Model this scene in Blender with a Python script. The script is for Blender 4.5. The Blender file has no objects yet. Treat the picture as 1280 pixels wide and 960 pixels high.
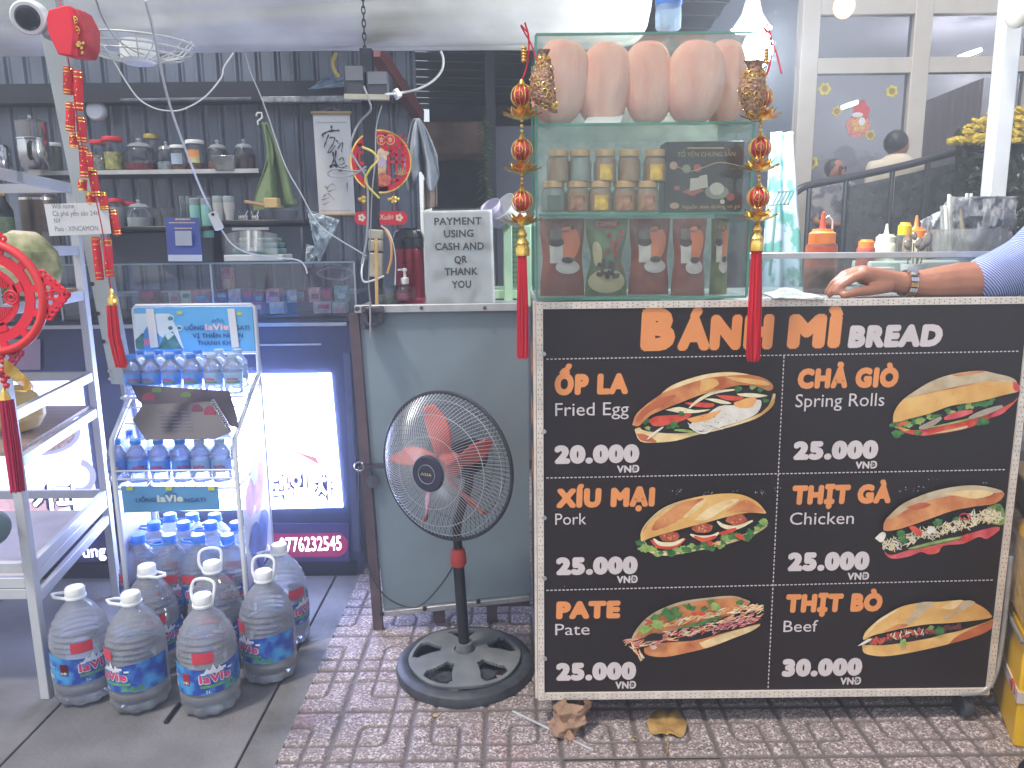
import bpy, bmesh, math, random
from mathutils import Vector, Matrix, noise
random.seed(7)
sc = bpy.context.scene
col = sc.collection
PI = math.pi

# ---------------------------------------------------------------- camera
F, PIT, ROL, EYE = 950.0, math.radians(10.5), math.radians(-0.65), 1.25
cam = bpy.data.objects.new('camera', bpy.data.cameras.new('camera'))
cam.data.lens = 36 * F / 1280; cam.data.sensor_width = 36
cam.data.clip_start = .05; cam.data.clip_end = 300
cam.matrix_world = Matrix.Translation((0, 0, EYE)) @ Matrix.Rotation(PI / 2 - PIT, 4, 'X') @ Matrix.Rotation(ROL, 4, 'Z')
col.objects.link(cam); sc.camera = cam

# ---------------------------------------------------------------- night sky, street light, exposure
SUN_EL, SUN_AZ = math.radians(60), math.radians(200)
w = bpy.data.worlds.new('World'); sc.world = w; w.use_nodes = True
nt = w.node_tree; nt.nodes.clear()
sky = nt.nodes.new('ShaderNodeTexSky'); sky.sky_type = 'NISHITA'; sky.sun_disc = False
sky.sun_elevation = SUN_EL; sky.sun_rotation = SUN_AZ
bg = nt.nodes.new('ShaderNodeBackground'); bg.inputs['Strength'].default_value = 0.15
wo = nt.nodes.new('ShaderNodeOutputWorld')
hs = nt.nodes.new('ShaderNodeHueSaturation'); hs.inputs['Saturation'].default_value = .42      # city night sky: greyer than noon blue
nt.links.new(sky.outputs[0], hs.inputs['Color']); nt.links.new(hs.outputs[0], bg.inputs[0]); nt.links.new(bg.outputs[0], wo.inputs[0])
sun = bpy.data.lights.new('sun', 'SUN'); sun.energy = 1.9; sun.angle = math.radians(6); sun.color = (1.0, .90, .80)
so = bpy.data.objects.new('sun', sun); col.objects.link(so)
so.rotation_euler = Vector((-.40, -.34, 1.0)).to_track_quat('Z', 'Y').to_euler()
so.location = (0, 0, 6)
sc.view_settings.view_transform = 'Standard'; sc.view_settings.look = 'None'
sc.view_settings.exposure = 0.75; sc.view_settings.gamma = 1.0
sc.render.engine = 'CYCLES'
sc.cycles.transparent_max_bounces = 24; sc.cycles.max_bounces = 10
sc.cycles.caustics_reflective = False; sc.cycles.caustics_refractive = False
sc.cycles.sample_clamp_indirect = 6

# ---------------------------------------------------------------- measuring helpers: a pixel of the survey photo -> a point of the place
def ray(px, py):
    x = (px - 640) / F; y = -(py - 480) / F
    c, s = math.cos(ROL), math.sin(ROL)
    x, y = x * c - y * s, x * s + y * c
    return Vector((x, math.cos(PIT) + y * math.sin(PIT), -math.sin(PIT) + y * math.cos(PIT)))
def W(px, py, Y):
    d = ray(px, py); t = Y / d.y
    return Vector((d.x * t, Y, EYE + d.z * t))
def G(px, py, z=0.0):
    d = ray(px, py); t = (z - EYE) / d.z
    return Vector((d.x * t, d.y * t, z))
def mpp(px, py, Y):                              # metres per pixel there
    return (W(px + 1, py, Y) - W(px, py, Y)).length

# ---------------------------------------------------------------- materials
def lin(c):
    r = []
    for v in c:
        v = v / 255.0
        r.append(v / 12.92 if v <= .04045 else ((v + .055) / 1.055) ** 2.4)
    return r + [1.0]
_M = {}
def mat(name, rgb, rough=.5, metal=0.0, var=.12, scale=9.0, bump=0.0, bscale=60.0, rgb2=None, emis=0.0, spec=.5, alpha=1.0, trans=0.0, detail=6.0, lo=.35, hi=.65, stretch=None, rand=0.0, sss=0.0, coat=0.0):
    if name in _M: return _M[name]
    m = bpy.data.materials.new(name); m.use_nodes = True; _M[name] = m
    n = m.node_tree.nodes; l = m.node_tree.links
    b = n['Principled BSDF']
    b.inputs['Roughness'].default_value = rough; b.inputs['Metallic'].default_value = metal
    b.inputs['Specular IOR Level'].default_value = spec
    b.inputs['Alpha'].default_value = alpha
    b.inputs['Transmission Weight'].default_value = trans
    if coat: b.inputs['Coat Weight'].default_value = coat; b.inputs['Coat Roughness'].default_value = .12
    if sss:
        b.inputs['Subsurface Weight'].default_value = sss; b.inputs['Subsurface Scale'].default_value = .02
    c = lin(rgb)
    tc = n.new('ShaderNodeTexCoord'); src = tc.outputs['Object']
    if stretch:
        mp = n.new('ShaderNodeMapping'); mp.inputs['Scale'].default_value = stretch
        l.new(src, mp.inputs[0]); src = mp.outputs[0]
    nz = n.new('ShaderNodeTexNoise'); nz.inputs['Scale'].default_value = scale; nz.inputs['Detail'].default_value = detail
    l.new(src, nz.inputs['Vector'])
    mr = n.new('ShaderNodeMapRange'); mr.inputs['From Min'].default_value = lo; mr.inputs['From Max'].default_value = hi
    l.new(nz.outputs['Fac'], mr.inputs['Value'])
    mx = n.new('ShaderNodeMix'); mx.data_type = 'RGBA'
    l.new(mr.outputs[0], mx.inputs[0])
    if rgb2: a, d = c, lin(rgb2)
    else:
        a = [v * (1 - var) for v in c[:3]] + [1]; d = [min(1, v * (1 + var)) for v in c[:3]] + [1]
    mx.inputs[6].default_value = a; mx.inputs[7].default_value = d
    out = mx.outputs[2]
    if rand:
        oi = n.new('ShaderNodeObjectInfo'); hs = n.new('ShaderNodeHueSaturation')
        m1 = n.new('ShaderNodeMapRange'); m1.inputs['To Min'].default_value = 1 - rand; m1.inputs['To Max'].default_value = 1 + rand
        l.new(oi.outputs['Random'], m1.inputs[0]); l.new(m1.outputs[0], hs.inputs['Value']); l.new(out, hs.inputs['Color']); out = hs.outputs[0]
    l.new(out, b.inputs['Base Color'])
    if emis:
        l.new(out, b.inputs['Emission Color']); b.inputs['Emission Strength'].default_value = emis
    rr = n.new('ShaderNodeMapRange'); rr.inputs['To Min'].default_value = max(0.02, rough - .08); rr.inputs['To Max'].default_value = min(1, rough + .1)
    l.new(nz.outputs['Fac'], rr.inputs[0]); l.new(rr.outputs[0], b.inputs['Roughness'])
    if bump:
        bn = n.new('ShaderNodeTexNoise'); bn.inputs['Scale'].default_value = bscale; bn.inputs['Detail'].default_value = 4
        l.new(src, bn.inputs['Vector'])
        bp = n.new('ShaderNodeBump'); bp.inputs['Strength'].default_value = bump; bp.inputs['Distance'].default_value = .01
        l.new(bn.outputs['Fac'], bp.inputs['Height']); l.new(bp.outputs[0], b.inputs['Normal'])
    return m

def glassy(name, tint=(225, 240, 238), refl=.12, rough=.03, dirt=0.0, dirtrgb=(200, 205, 205)):
    """thin clear sheet or wall: see-through with a mirror film and a little dust"""
    if name in _M: return _M[name]
    m = bpy.data.materials.new(name); m.use_nodes = True; _M[name] = m
    n = m.node_tree.nodes; l = m.node_tree.links; n.remove(n['Principled BSDF'])
    o = n['Material Output']
    t = n.new('ShaderNodeBsdfTransparent'); t.inputs[0].default_value = lin(tint)
    g = n.new('ShaderNodeBsdfGlossy'); g.inputs['Roughness'].default_value = rough
    fr = n.new('ShaderNodeLayerWeight'); fr.inputs['Blend'].default_value = .35
    mr = n.new('ShaderNodeMapRange'); mr.inputs['To Min'].default_value = refl * .45; mr.inputs['To Max'].default_value = min(1, refl * 4)
    l.new(fr.outputs['Fresnel'], mr.inputs[0])
    mx = n.new('ShaderNodeMixShader'); l.new(mr.outputs[0], mx.inputs[0]); l.new(t.outputs[0], mx.inputs[1]); l.new(g.outputs[0], mx.inputs[2])
    out = mx.outputs[0]
    if dirt:
        d = n.new('ShaderNodeBsdfDiffuse'); d.inputs[0].default_value = lin(dirtrgb)
        tc = n.new('ShaderNodeTexCoord'); nz = n.new('ShaderNodeTexNoise'); nz.inputs['Scale'].default_value = 14; nz.inputs['Detail'].default_value = 7
        l.new(tc.outputs['Object'], nz.inputs['Vector'])
        m2 = n.new('ShaderNodeMapRange'); m2.inputs['From Min'].default_value = .3; m2.inputs['From Max'].default_value = .8
        m2.inputs['To Min'].default_value = dirt * .35; m2.inputs['To Max'].default_value = dirt * 1.6
        l.new(nz.outputs['Fac'], m2.inputs[0])
        mx2 = n.new('ShaderNodeMixShader'); l.new(m2.outputs[0], mx2.inputs[0]); l.new(out, mx2.inputs[1]); l.new(d.outputs[0], mx2.inputs[2]); out = mx2.outputs[0]
    l.new(out, o.inputs['Surface'])
    return m

def watery(name, tint, clear=.35, ior=1.25, rough=.02):
    """clear plastic full of water: refraction mixed with plain see-through"""
    if name in _M: return _M[name]
    m = bpy.data.materials.new(name); m.use_nodes = True; _M[name] = m
    n = m.node_tree.nodes; l = m.node_tree.links; n.remove(n['Principled BSDF']); o = n['Material Output']
    t = n.new('ShaderNodeBsdfTransparent'); t.inputs[0].default_value = lin(tint)
    g = n.new('ShaderNodeBsdfGlass'); g.inputs['Color'].default_value = lin(tint); g.inputs['IOR'].default_value = ior; g.inputs['Roughness'].default_value = rough
    mx = n.new('ShaderNodeMixShader'); mx.inputs[0].default_value = clear
    l.new(g.outputs[0], mx.inputs[1]); l.new(t.outputs[0], mx.inputs[2])
    gl = n.new('ShaderNodeBsdfGlossy'); gl.inputs['Roughness'].default_value = .08
    fr = n.new('ShaderNodeFresnel'); fr.inputs['IOR'].default_value = 1.65
    m2 = n.new('ShaderNodeMixShader'); l.new(fr.outputs[0], m2.inputs[0]); l.new(mx.outputs[0], m2.inputs[1]); l.new(gl.outputs[0], m2.inputs[2])
    df = n.new('ShaderNodeBsdfTranslucent'); df.inputs[0].default_value = lin([min(255, v + 15) for v in tint])
    d2 = n.new('ShaderNodeBsdfDiffuse'); d2.inputs[0].default_value = lin([min(255, v + 15) for v in tint])
    md_ = n.new('ShaderNodeMixShader'); l.new(df.outputs[0], md_.inputs[1]); l.new(d2.outputs[0], md_.inputs[2])
    m3 = n.new('ShaderNodeMixShader'); m3.inputs[0].default_value = .21; l.new(m2.outputs[0], m3.inputs[1]); l.new(md_.outputs[0], m3.inputs[2])
    l.new(m3.outputs[0], o.inputs['Surface'])
    return m

# ---------------------------------------------------------------- mesh helpers
class MB:
    def __init__(s): s.v = []; s.f = []; s.mi = []; s.sm = []
    def _add(s, vs, fs, mi=0, sm=True):
        b = len(s.v); s.v += [Vector(v) for v in vs]
        for f in fs: s.f.append([b + i for i in f]); s.mi.append(mi); s.sm.append(sm)
        return s
    def box(s, c, d, M=None, mi=0, taper=1.0):
        x, y, z = d[0] / 2, d[1] / 2, d[2] / 2
        vs = [(-x, -y, -z), (x, -y, -z), (x, y, -z), (-x, y, -z)] + [(a * taper, b * taper, z) for a, b in ((-x, -y), (x, -y), (x, y), (-x, y))]
        vs = [Vector(v) for v in vs]
        if M is not None: vs = [M @ v for v in vs]
        vs = [v + Vector(c) for v in vs]
        return s._add(vs, [(0, 3, 2, 1), (4, 5, 6, 7), (0, 1, 5, 4), (1, 2, 6, 5), (2, 3, 7, 6), (3, 0, 4, 7)], mi, False)
    def b2(s, lo, hi, mi=0):
        return s.box([(a + b) / 2 for a, b in zip(lo, hi)], [abs(b - a) for a, b in zip(lo, hi)], None, mi)
    def bar(s, a, b, wd, th, up=(0, 0, 1), mi=0):          # rectangular bar from a to b
        a = Vector(a); b = Vector(b); d = (b - a); L = d.length; d.normalize()
        u = Vector(up); sx = d.cross(u)
        if sx.length < 1e-4: sx = d.cross(Vector((0, 1, 0)))
        sx.normalize(); u = sx.cross(d)
        vs = []
        for p in (a, b):
            for i, j in ((-1, -1), (1, -1), (1, 1), (-1, 1)): vs.append(p + sx * (i * wd / 2) + u * (j * th / 2))
        return s._add(vs, [(0, 1, 2, 3), (7, 6, 5, 4), (0, 4, 5, 1), (1, 5, 6, 2), (2, 6, 7, 3), (3, 7, 4, 0)], mi, False)
    def tube(s, pts, r, seg=8, mi=0, closed=False, caps=True):
        pts = [Vector(p) for p in pts]; n = len(pts)
        rs = r if isinstance(r, (list, tuple)) else [r] * n
        t0 = (pts[1] - pts[0]).normalized(); u = t0.orthogonal().normalized()
        base = len(s.v); rings = []
        for i in range(n):
            if closed: t = (pts[(i + 1) % n] - pts[i - 1])
            else: t = pts[min(i + 1, n - 1)] - pts[max(i - 1, 0)]
            if t.length < 1e-9: t = t0
            t.normalize()
            u = (u - t * u.dot(t))
            if u.length < 1e-6: u = t.orthogonal()
            u.normalize(); v = t.cross(u)
            for k in range(seg):
                a = 2 * PI * k / seg
                s.v.append(pts[i] + (u * math.cos(a) + v * math.sin(a)) * rs[i])
        m = n if closed else n - 1
        for i in range(m):
            for k in range(seg):
                a = base + i * seg + k; b = base + i * seg + (k + 1) % seg
                c = base + ((i + 1) % n) * seg + (k + 1) % seg; d = base + ((i + 1) % n) * seg + k
                s.f.append([a, b, c, d]); s.mi.append(mi); s.sm.append(True)
        if caps and not closed:
            s.f.append([base + k for k in range(seg)][::-1]); s.mi.append(mi); s.sm.append(False)
            s.f.append([base + (n - 1) * seg + k for k in range(seg)]); s.mi.append(mi); s.sm.append(False)
        return s
    def cyl(s, a, b, r, r2=None, seg=16, mi=0):
        return s.tube([a, b], [r, r if r2 is None else r2], seg, mi)
    def lathe(s, prof, seg=24, M=None, mi=0, flute=0.0, nf=0, bands=None):
        M = M or Matrix(); base = len(s.v); n = len(prof)
        for r, z in prof:
            for k in range(seg):
                a = 2 * PI * k / seg
                rr = r * (1 + flute * math.cos(nf * a)) if nf else r
                s.v.append(M @ Vector((rr * math.cos(a), rr * math.sin(a), z)))
        for i in range(n - 1):
            for k in range(seg):
                s.f.append([base + i * seg + k, base + i * seg + (k + 1) % seg, base + (i + 1) * seg + (k + 1) % seg, base + (i + 1) * seg + k])
                s.mi.append(mi); s.sm.append(True)
        if prof[0][0] > 1e-4: s.f.append([base + k for k in range(seg)][::-1]); s.mi.append(mi); s.sm.append(True)
        if prof[-1][0] > 1e-4: s.f.append([base + (n - 1) * seg + k for k in range(seg)]); s.mi.append(mi); s.sm.append(True)
        return s
    def ell(s, c, r, M=None, seg=16, rings=10, mi=0):
        M3 = M or Matrix.Identity(3); c = Vector(c); base = len(s.v)
        for i in range(rings + 1):
            t = PI * i / rings
            for k in range(seg):
                a = 2 * PI * k / seg
                s.v.append(c + M3 @ Vector((r[0] * math.sin(t) * math.cos(a), r[1] * math.sin(t) * math.sin(a), -r[2] * math.cos(t))))
        for i in range(rings):
            for k in range(seg):
                s.f.append([base + i * seg + k, base + i * seg + (k + 1) % seg, base + (i + 1) * seg + (k + 1) % seg, base + (i + 1) * seg + k]); s.mi.append(mi); s.sm.append(True)
        return s
    def poly(s, pts, mi=0): return s._add(pts, [tuple(range(len(pts)))], mi, False)
    def prism(s, pts, off, mi=0):                          # planar outline pushed along off
        n = len(pts); off = Vector(off); p = [Vector(q) for q in pts]
        vs = p + [q + off for q in p]
        return s._add(vs, [tuple(range(n))[::-1], tuple(range(n, 2 * n))] + [(i, (i + 1) % n, n + (i + 1) % n, n + i) for i in range(n)], mi, False)
    def grid(s, fn, nu, nv, mi=0, wrap=False):
        base = len(s.v)
        for j in range(nv + 1):
            for i in range(nu + 1): s.v.append(Vector(fn(i / nu, j / nv)))
        for j in range(nv):
            for i in range(nu):
                a = base + j * (nu + 1) + i
                s.f.append([a, a + 1, a + nu + 2, a + nu + 1]); s.mi.append(mi); s.sm.append(True)
        return s
    def mesh(s, name, mats, shift=(0, 0, 0), ang=38):
        me = bpy.data.meshes.new(name); sh = Vector(shift)
        me.from_pydata([tuple(v - sh) for v in s.v], [], s.f)
        mats = mats if isinstance(mats, (list, tuple)) else [mats]
        for m in mats: me.materials.append(m)
        me.polygons.foreach_set('material_index', s.mi)
        me.polygons.foreach_set('use_smooth', s.sm)
        me.update()
        try: me.set_sharp_from_angle(angle=math.radians(ang))
        except Exception: pass
        return me

def abs_loc(o):
    v = Vector(o.location)
    while o.parent: o = o.parent; v += Vector(o.location)
    return v
def build(mb, name, mats, parent=None, local=False, label=None, bev=0.0, ang=38, thick=0.0):
    sh = Vector((0, 0, 0))
    if parent is not None and not local: sh = abs_loc(parent)
    me = mb.mesh(name, mats, sh, ang)
    o = bpy.data.objects.new(name, me); col.objects.link(o)
    if parent is not None: o.parent = parent
    if label: o['label'] = label
    if parent is not None and name.split('_')[-1] in ('lettering', 'strokes', 'print', 'writing', 'marks', 'picture', 'flecks', 'rules', 'rings', 'chain', 'beads', 'lettering'): o['kind'] = 'stuff'
    if thick:
        md = o.modifiers.new('thickness', 'SOLIDIFY'); md.thickness = thick; md.offset = 0
    if bev:
        md = o.modifiers.new('bevel', 'BEVEL'); md.width = bev; md.segments = 2; md.limit_method = 'ANGLE'; md.angle_limit = math.radians(40)
    return o
def tag(o, label, cat, group=None):
    o['label'] = label; o['category'] = cat
    if group: o['group'] = group
    return o
def thing(name, loc, label, cat, group=None, rz=0.0):
    o = bpy.data.objects.new(name, None); o.empty_display_size = .05; col.objects.link(o)
    o.location = loc; o.rotation_euler = (0, 0, rz)
    return tag(o, label, cat, group)
def single(mb, name, mats, base, label, cat, group=None, **k):   # a thing that is one mesh
    me = mb.mesh(name, mats, base, k.pop('ang', 38))
    o = bpy.data.objects.new(name, me); col.objects.link(o); o.location = base
    if k.get('bev'):
        md = o.modifiers.new('bevel', 'BEVEL'); md.width = k['bev']; md.segments = 2; md.limit_method = 'ANGLE'
    if k.get('thick'):
        md = o.modifiers.new('thickness', 'SOLIDIFY'); md.thickness = k['thick']; md.offset = 0
    return tag(o, label, cat, group)
def struct(mb, name, mats, parent=None, **k):
    o = build(mb, name, mats, parent, **k)
    if parent is None: o['kind'] = 'structure'
    return o
def copy_tree(o, parent=None):
    c = o.copy(); col.objects.link(c)
    if parent is not None: c.parent = parent
    for ch in list(o.children): copy_tree(ch, c)
    return c

# lettering --------------------------------------------------------
_cap = {}
def glyphs(s, offset):
    """outline letters; bold is made of shifted copies a hair apart in depth (third coordinate)"""
    c = bpy.data.curves.new('t', 'FONT'); c.body = s; c.resolution_u = 3; c.space_character = 1 + offset * 1.9
    o = bpy.data.objects.new('t', c); m = o.to_mesh()
    vs = [v.co.copy() for v in m.vertices]; fs = [list(p.vertices) for p in m.polygons]
    o.to_mesh_clear(); bpy.data.objects.remove(o); bpy.data.curves.remove(c)
    if offset > .004:
        n = 10; V = []; Fc = []
        for k in range(n + 1):
            dx, dy = (offset * math.cos(2 * PI * k / n), offset * math.sin(2 * PI * k / n)) if k < n else (0, 0); b = len(V)
            V += [Vector((v.x + dx, v.y + dy, k)) for v in vs]; Fc += [[b + i for i in f] for f in fs]
        return V, Fc
    return vs, fs
def letter(mb, s, pl, pr, cap, Y, mi=0, offset=0.0, slant=0.0, n=-1.0, frame=None, jitter=0.0):
    """words along the base line pl..pr (pixels, on the plane y=Y), capitals cap pixels tall"""
    if offset not in _cap:
        hv, _ = glyphs('H', offset); ys = [v.y for v in hv]; _cap[offset] = (min(ys), max(ys))
    y0, y1 = _cap[offset]
    vs, fs = glyphs(s, offset)
    xs = [v.x for v in vs]; x0, x1 = min(xs), max(xs)
    if frame: a, b, up = frame
    else:
        a = W(pl[0], pl[1], Y); b = W(pr[0], pr[1], Y); t = W(pl[0], pl[1] - cap, Y); up = Vector((0, 0, (t - a).z))
    u = b - a
    vv = []; dep = up.cross(u).normalized() * .000022
    if not frame and dep.y > 0: dep = -dep
    for v in vs:
        k = (v.x - x0) / (x1 - x0); h = (v.y - y0) / (y1 - y0)
        q = a + u * k + up * (h) + u.normalized() * (slant * h * up.length) + dep * v.z
        vv.append(q)
    mb._add(vv, fs, mi, False)
    return mb

def smooth_path(pts, n=6):
    P = [Vector(p) for p in pts]; out = []
    Q = [2 * P[0] - P[1]] + P + [2 * P[-1] - P[-2]]
    for i in range(1, len(Q) - 2):
        p0, p1, p2, p3 = Q[i - 1], Q[i], Q[i + 1], Q[i + 2]
        for k in range(n):
            t = k / n
            out.append(.5 * ((2 * p1) + (-p0 + p2) * t + (2 * p0 - 5 * p1 + 4 * p2 - p3) * t * t + (-p0 + 3 * p1 - 3 * p2 + p3) * t ** 3))
    out.append(P[-1]); return out
def cable(pxs, Y, r, m, label, cat='cable', name='cable', dY=0.0, n=6):
    pts = []
    for i, p in enumerate(pxs):
        yy = p[2] if len(p) > 2 else Y + dY * math.sin(i * 1.7)
        pts.append(W(p[0], p[1], yy))
    mb = MB().tube(smooth_path(pts, n), r, 6)
    return single(mb, name, m, pts[0], label, cat)
def ringpts(c, r, n=32, ax=(1, 0, 0), ay=(0, 0, 1)):
    ax = Vector(ax); ay = Vector(ay); c = Vector(c)
    return [c + ax * (r * math.cos(2 * PI * k / n)) + ay * (r * math.sin(2 * PI * k / n)) for k in range(n)]
def ordn(i): return ['first', 'second', 'third', 'fourth', 'fifth', 'sixth', 'seventh', 'eighth', 'ninth', 'tenth', 'eleventh', 'twelfth'][i]
# ================================================================ MATERIALS
m_conc = mat('concrete', (112, 111, 113), .6, var=.5, scale=2.3, bump=.25, bscale=90)
m_cem = mat('cement_strip', (112, 112, 112), .75, var=.25, scale=7, bump=.3)
m_dark = mat('dark_metal', (40, 43, 52), .4, .3, var=.15)
m_black = mat('black_plastic', (22, 23, 26), .38, var=.2)
m_rubber = mat('grey_black_plastic', (58, 62, 68), .5, var=.3, scale=25, bump=.1)
m_alu = mat('aluminium', (176, 178, 180), .38, .55, var=.12, scale=20)
m_white = mat('white_paint', (214, 216, 216), .45, var=.06)
m_whitep = mat('white_plastic', (225, 228, 228), .35, var=.04)
m_chrome = mat('chrome', (200, 200, 205), .15, 1.0, var=.05)
m_gold = mat('gold', (214, 160, 62), .25, .9, var=.25, scale=40, rgb2=(245, 214, 120))
m_red = mat('red_lacquer', (196, 24, 38), .35, var=.15, coat=.3)
m_redt = mat('red_thread', (205, 22, 46), .75, var=.3, scale=300, stretch=(1, 1, .02))
m_redf = mat('red_felt', (222, 26, 52), .6, var=.1)
m_glass = glassy('clear_glass', (246, 251, 249), .08)
m_gedge = mat('green_glass_edge', (86, 146, 128), .15, var=.2, alpha=.85)
m_jar = glassy('jar_glass', (236, 240, 242), .10, .05)
m_corr = mat('corrugated_dark', (106, 114, 128), .42, .25, var=.18, scale=4, bump=.08)
m_brownm = mat('brown_steel', (92, 76, 80), .5, .2, var=.2, scale=16)
m_cord = mat('white_cord', (205, 208, 206), .5, var=.06)
m_grey = mat('grey_cord', (140, 142, 146), .5, var=.08)

# ================================================================ GROUND
g = MB().grid(lambda u, v: (-12 + 24 * u, -6 + 22 * v, -.03), 4, 4)
ground = struct(g, 'ground', m_cem)
fl = struct(MB().b2((-6.3, .3, -.025), (-.68, 8, -.012)), 'concrete_floor', mat('joint_dirt', (38, 36, 36), .9))
slab_me = {}
for i in range(9):
    for j in range(3):
        x1 = -.688 - .585 * i; y0 = .3 + 2.55 * j
        mb = MB()
        mb.b2((x1 - .579, y0, -.02), (x1, y0 + 2.544, 0))
        build(mb, 'slab', m_conc, fl, bev=.003)
struct(MB().b2((-.682, .3, -.02), (-.592, 8, -.002)), 'cement_strip', m_cem, fl)

# pavers: each tile carries a moulded groove pattern
def paver_material():
    m = bpy.data.materials.new('paver'); m.use_nodes = True
    n = m.node_tree.nodes; l = m.node_tree.links; b = n['Principled BSDF']
    tc = n.new('ShaderNodeTexCoord'); ge = n.new('ShaderNodeNewGeometry')
    vo = n.new('ShaderNodeTexVoronoi'); vo.inputs['Scale'].default_value = 230
    l.new(ge.outputs['Position'], vo.inputs['Vector'])
    cr = n.new('ShaderNodeValToRGB'); e = cr.color_ramp.elements
    sep = n.new('ShaderNodeSeparateColor'); l.new(vo.outputs['Color'], sep.inputs[0]); l.new(sep.outputs[0], cr.inputs[0])
    e[0].position = 0; e[0].color = lin((84, 76, 76)); e[1].position = 1; e[1].color = lin((222, 210, 206))
    for p, c in ((.3, (138, 122, 122)), (.7, (154, 140, 139)), (.84, (200, 192, 190))):
        k = cr.color_ramp.elements.new(p); k.color = lin(c)
    oi = n.new('ShaderNodeObjectInfo'); hs = n.new('ShaderNodeHueSaturation')
    mr = n.new('ShaderNodeMapRange'); mr.inputs['To Min'].default_value = .85; mr.inputs['To Max'].default_value = 1.1
    l.new(oi.outputs['Random'], mr.inputs[0]); l.new(mr.outputs[0], hs.inputs['Value']); l.new(cr.outputs[0], hs.inputs['Color'])
    nz = n.new('ShaderNodeTexNoise'); nz.inputs['Scale'].default_value = 5; nz.inputs['Detail'].default_value = 8; nz.inputs['Roughness'].default_value = .7
    l.new(ge.outputs['Position'], nz.inputs['Vector'])
    m1 = n.new('ShaderNodeMapRange'); m1.inputs['From Min'].default_value = .42; m1.inputs['From Max'].default_value = .7; m1.inputs['To Max'].default_value = .5
    l.new(nz.outputs['Fac'], m1.inputs[0])
    mx = n.new('ShaderNodeMix'); mx.data_type = 'RGBA'; l.new(m1.outputs[0], mx.inputs[0]); l.new(hs.outputs[0], mx.inputs[6]); mx.inputs[7].default_value = lin((118, 108, 104))
    n2 = n.new('ShaderNodeTexNoise'); n2.inputs['Scale'].default_value = 3.1; n2.inputs['Detail'].default_value = 5
    vm = n.new('ShaderNodeVectorMath'); vm.inputs[1].default_value = (7.3, 2.2, 0); l.new(ge.outputs['Position'], vm.inputs[0]); l.new(vm.outputs[0], n2.inputs['Vector'])
    m2 = n.new('ShaderNodeMapRange'); m2.inputs['From Min'].default_value = .58; m2.inputs['From Max'].default_value = .75; m2.inputs['To Max'].default_value = .5
    l.new(n2.outputs['Fac'], m2.inputs[0])
    mx2 = n.new('ShaderNodeMix'); mx2.data_type = 'RGBA'; l.new(m2.outputs[0], mx2.inputs[0]); l.new(mx.outputs[2], mx2.inputs[6]); mx2.inputs[7].default_value = lin((146, 96, 90))
    at = n.new('ShaderNodeAttribute'); at.attribute_name = 'dirt'
    mx3 = n.new('ShaderNodeMix'); mx3.data_type = 'RGBA'; l.new(at.outputs['Fac'], mx3.inputs[0]); l.new(mx2.outputs[2], mx3.inputs[6]); mx3.inputs[7].default_value = lin((98, 90, 88))
    l.new(mx3.outputs[2], b.inputs['Base Color']); b.inputs['Roughness'].default_value = .62
    bp = n.new('ShaderNodeBump'); bp.inputs['Strength'].default_value = .35; bp.inputs['Distance'].default_value = .002
    l.new(vo.outputs['Distance'], bp.inputs['Height']); l.new(bp.outputs[0], b.inputs['Normal'])
    return m
m_paver = paver_material()
TW, TH = .39, .407
def groove(u, v):
    a, b = abs(u), abs(v); d = [min(a, b) - .028]
    r = .1; qa, qb = a - .33, b - .33
    s = r - math.hypot(max(r - qa, 0), max(r - qb, 0)) if (qa < r or qb < r) else 1
    if qa > -.1 and qb > -.1: d.append(abs(s) - .016)
    r = .14; pa, pb = a - (.71 - r), b - (.71 - r)
    s = math.hypot(max(pa, 0), max(pb, 0)) + min(max(pa, pb), 0) - r
    d.append(abs(s) - .016); d.append(1 - max(a, b) - .03)
    return min(d)
def paver_mesh(u0):
    nu = int(92 * (1 - u0) / 2); nv = 92; vs = []; dirt = []
    for j in range(nv + 1):
        for i in range(nu + 1):
            u = u0 + (1 - u0) * i / nu; v = -1 + 2 * j / nv
            d = groove(u, v) + .006 * noise.noise(Vector((u * 9, v * 9, 0)))
            t = max(0, min(1, 1 - d / .022)); dirt.append(t * .9)
            vs.append((u * TW / 2, v * TH / 2, -.0055 * t + .0006 * noise.noise(Vector((u * 14, v * 14, 3)))))
    fs = [(j * (nu + 1) + i, j * (nu + 1) + i + 1, (j + 1) * (nu + 1) + i + 1, (j + 1) * (nu + 1) + i) for j in range(nv) for i in range(nu)]
    me = bpy.data.meshes.new('paver'); me.from_pydata(vs, [], fs); me.materials.append(m_paver)
    me.attributes.new('dirt', 'FLOAT', 'POINT').data.foreach_set('value', dirt)
    me.polygons.foreach_set('use_smooth', [True] * len(fs)); return me
pm, pmh = paver_mesh(-1), paver_mesh(-.63)
pave = struct(MB().b2((-.592, .3, -.024), (4.2, 4.4, -.008)), 'pavement', mat('grout', (70, 62, 58), .9))
for j in range(-2, 6):
    for i in range(-1, 8):
        if j > 3 and i > 2: continue
        o = bpy.data.objects.new('paver', pmh if i == -1 else pm); col.objects.link(o); o.parent = pave
        o.location = (-.275 + TW * (i + .5), 1.675 + TH * (j + .5), random.uniform(-.0015, .001))
        o.rotation_euler = (random.uniform(-.003, .003), random.uniform(-.003, .003), 0)

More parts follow.
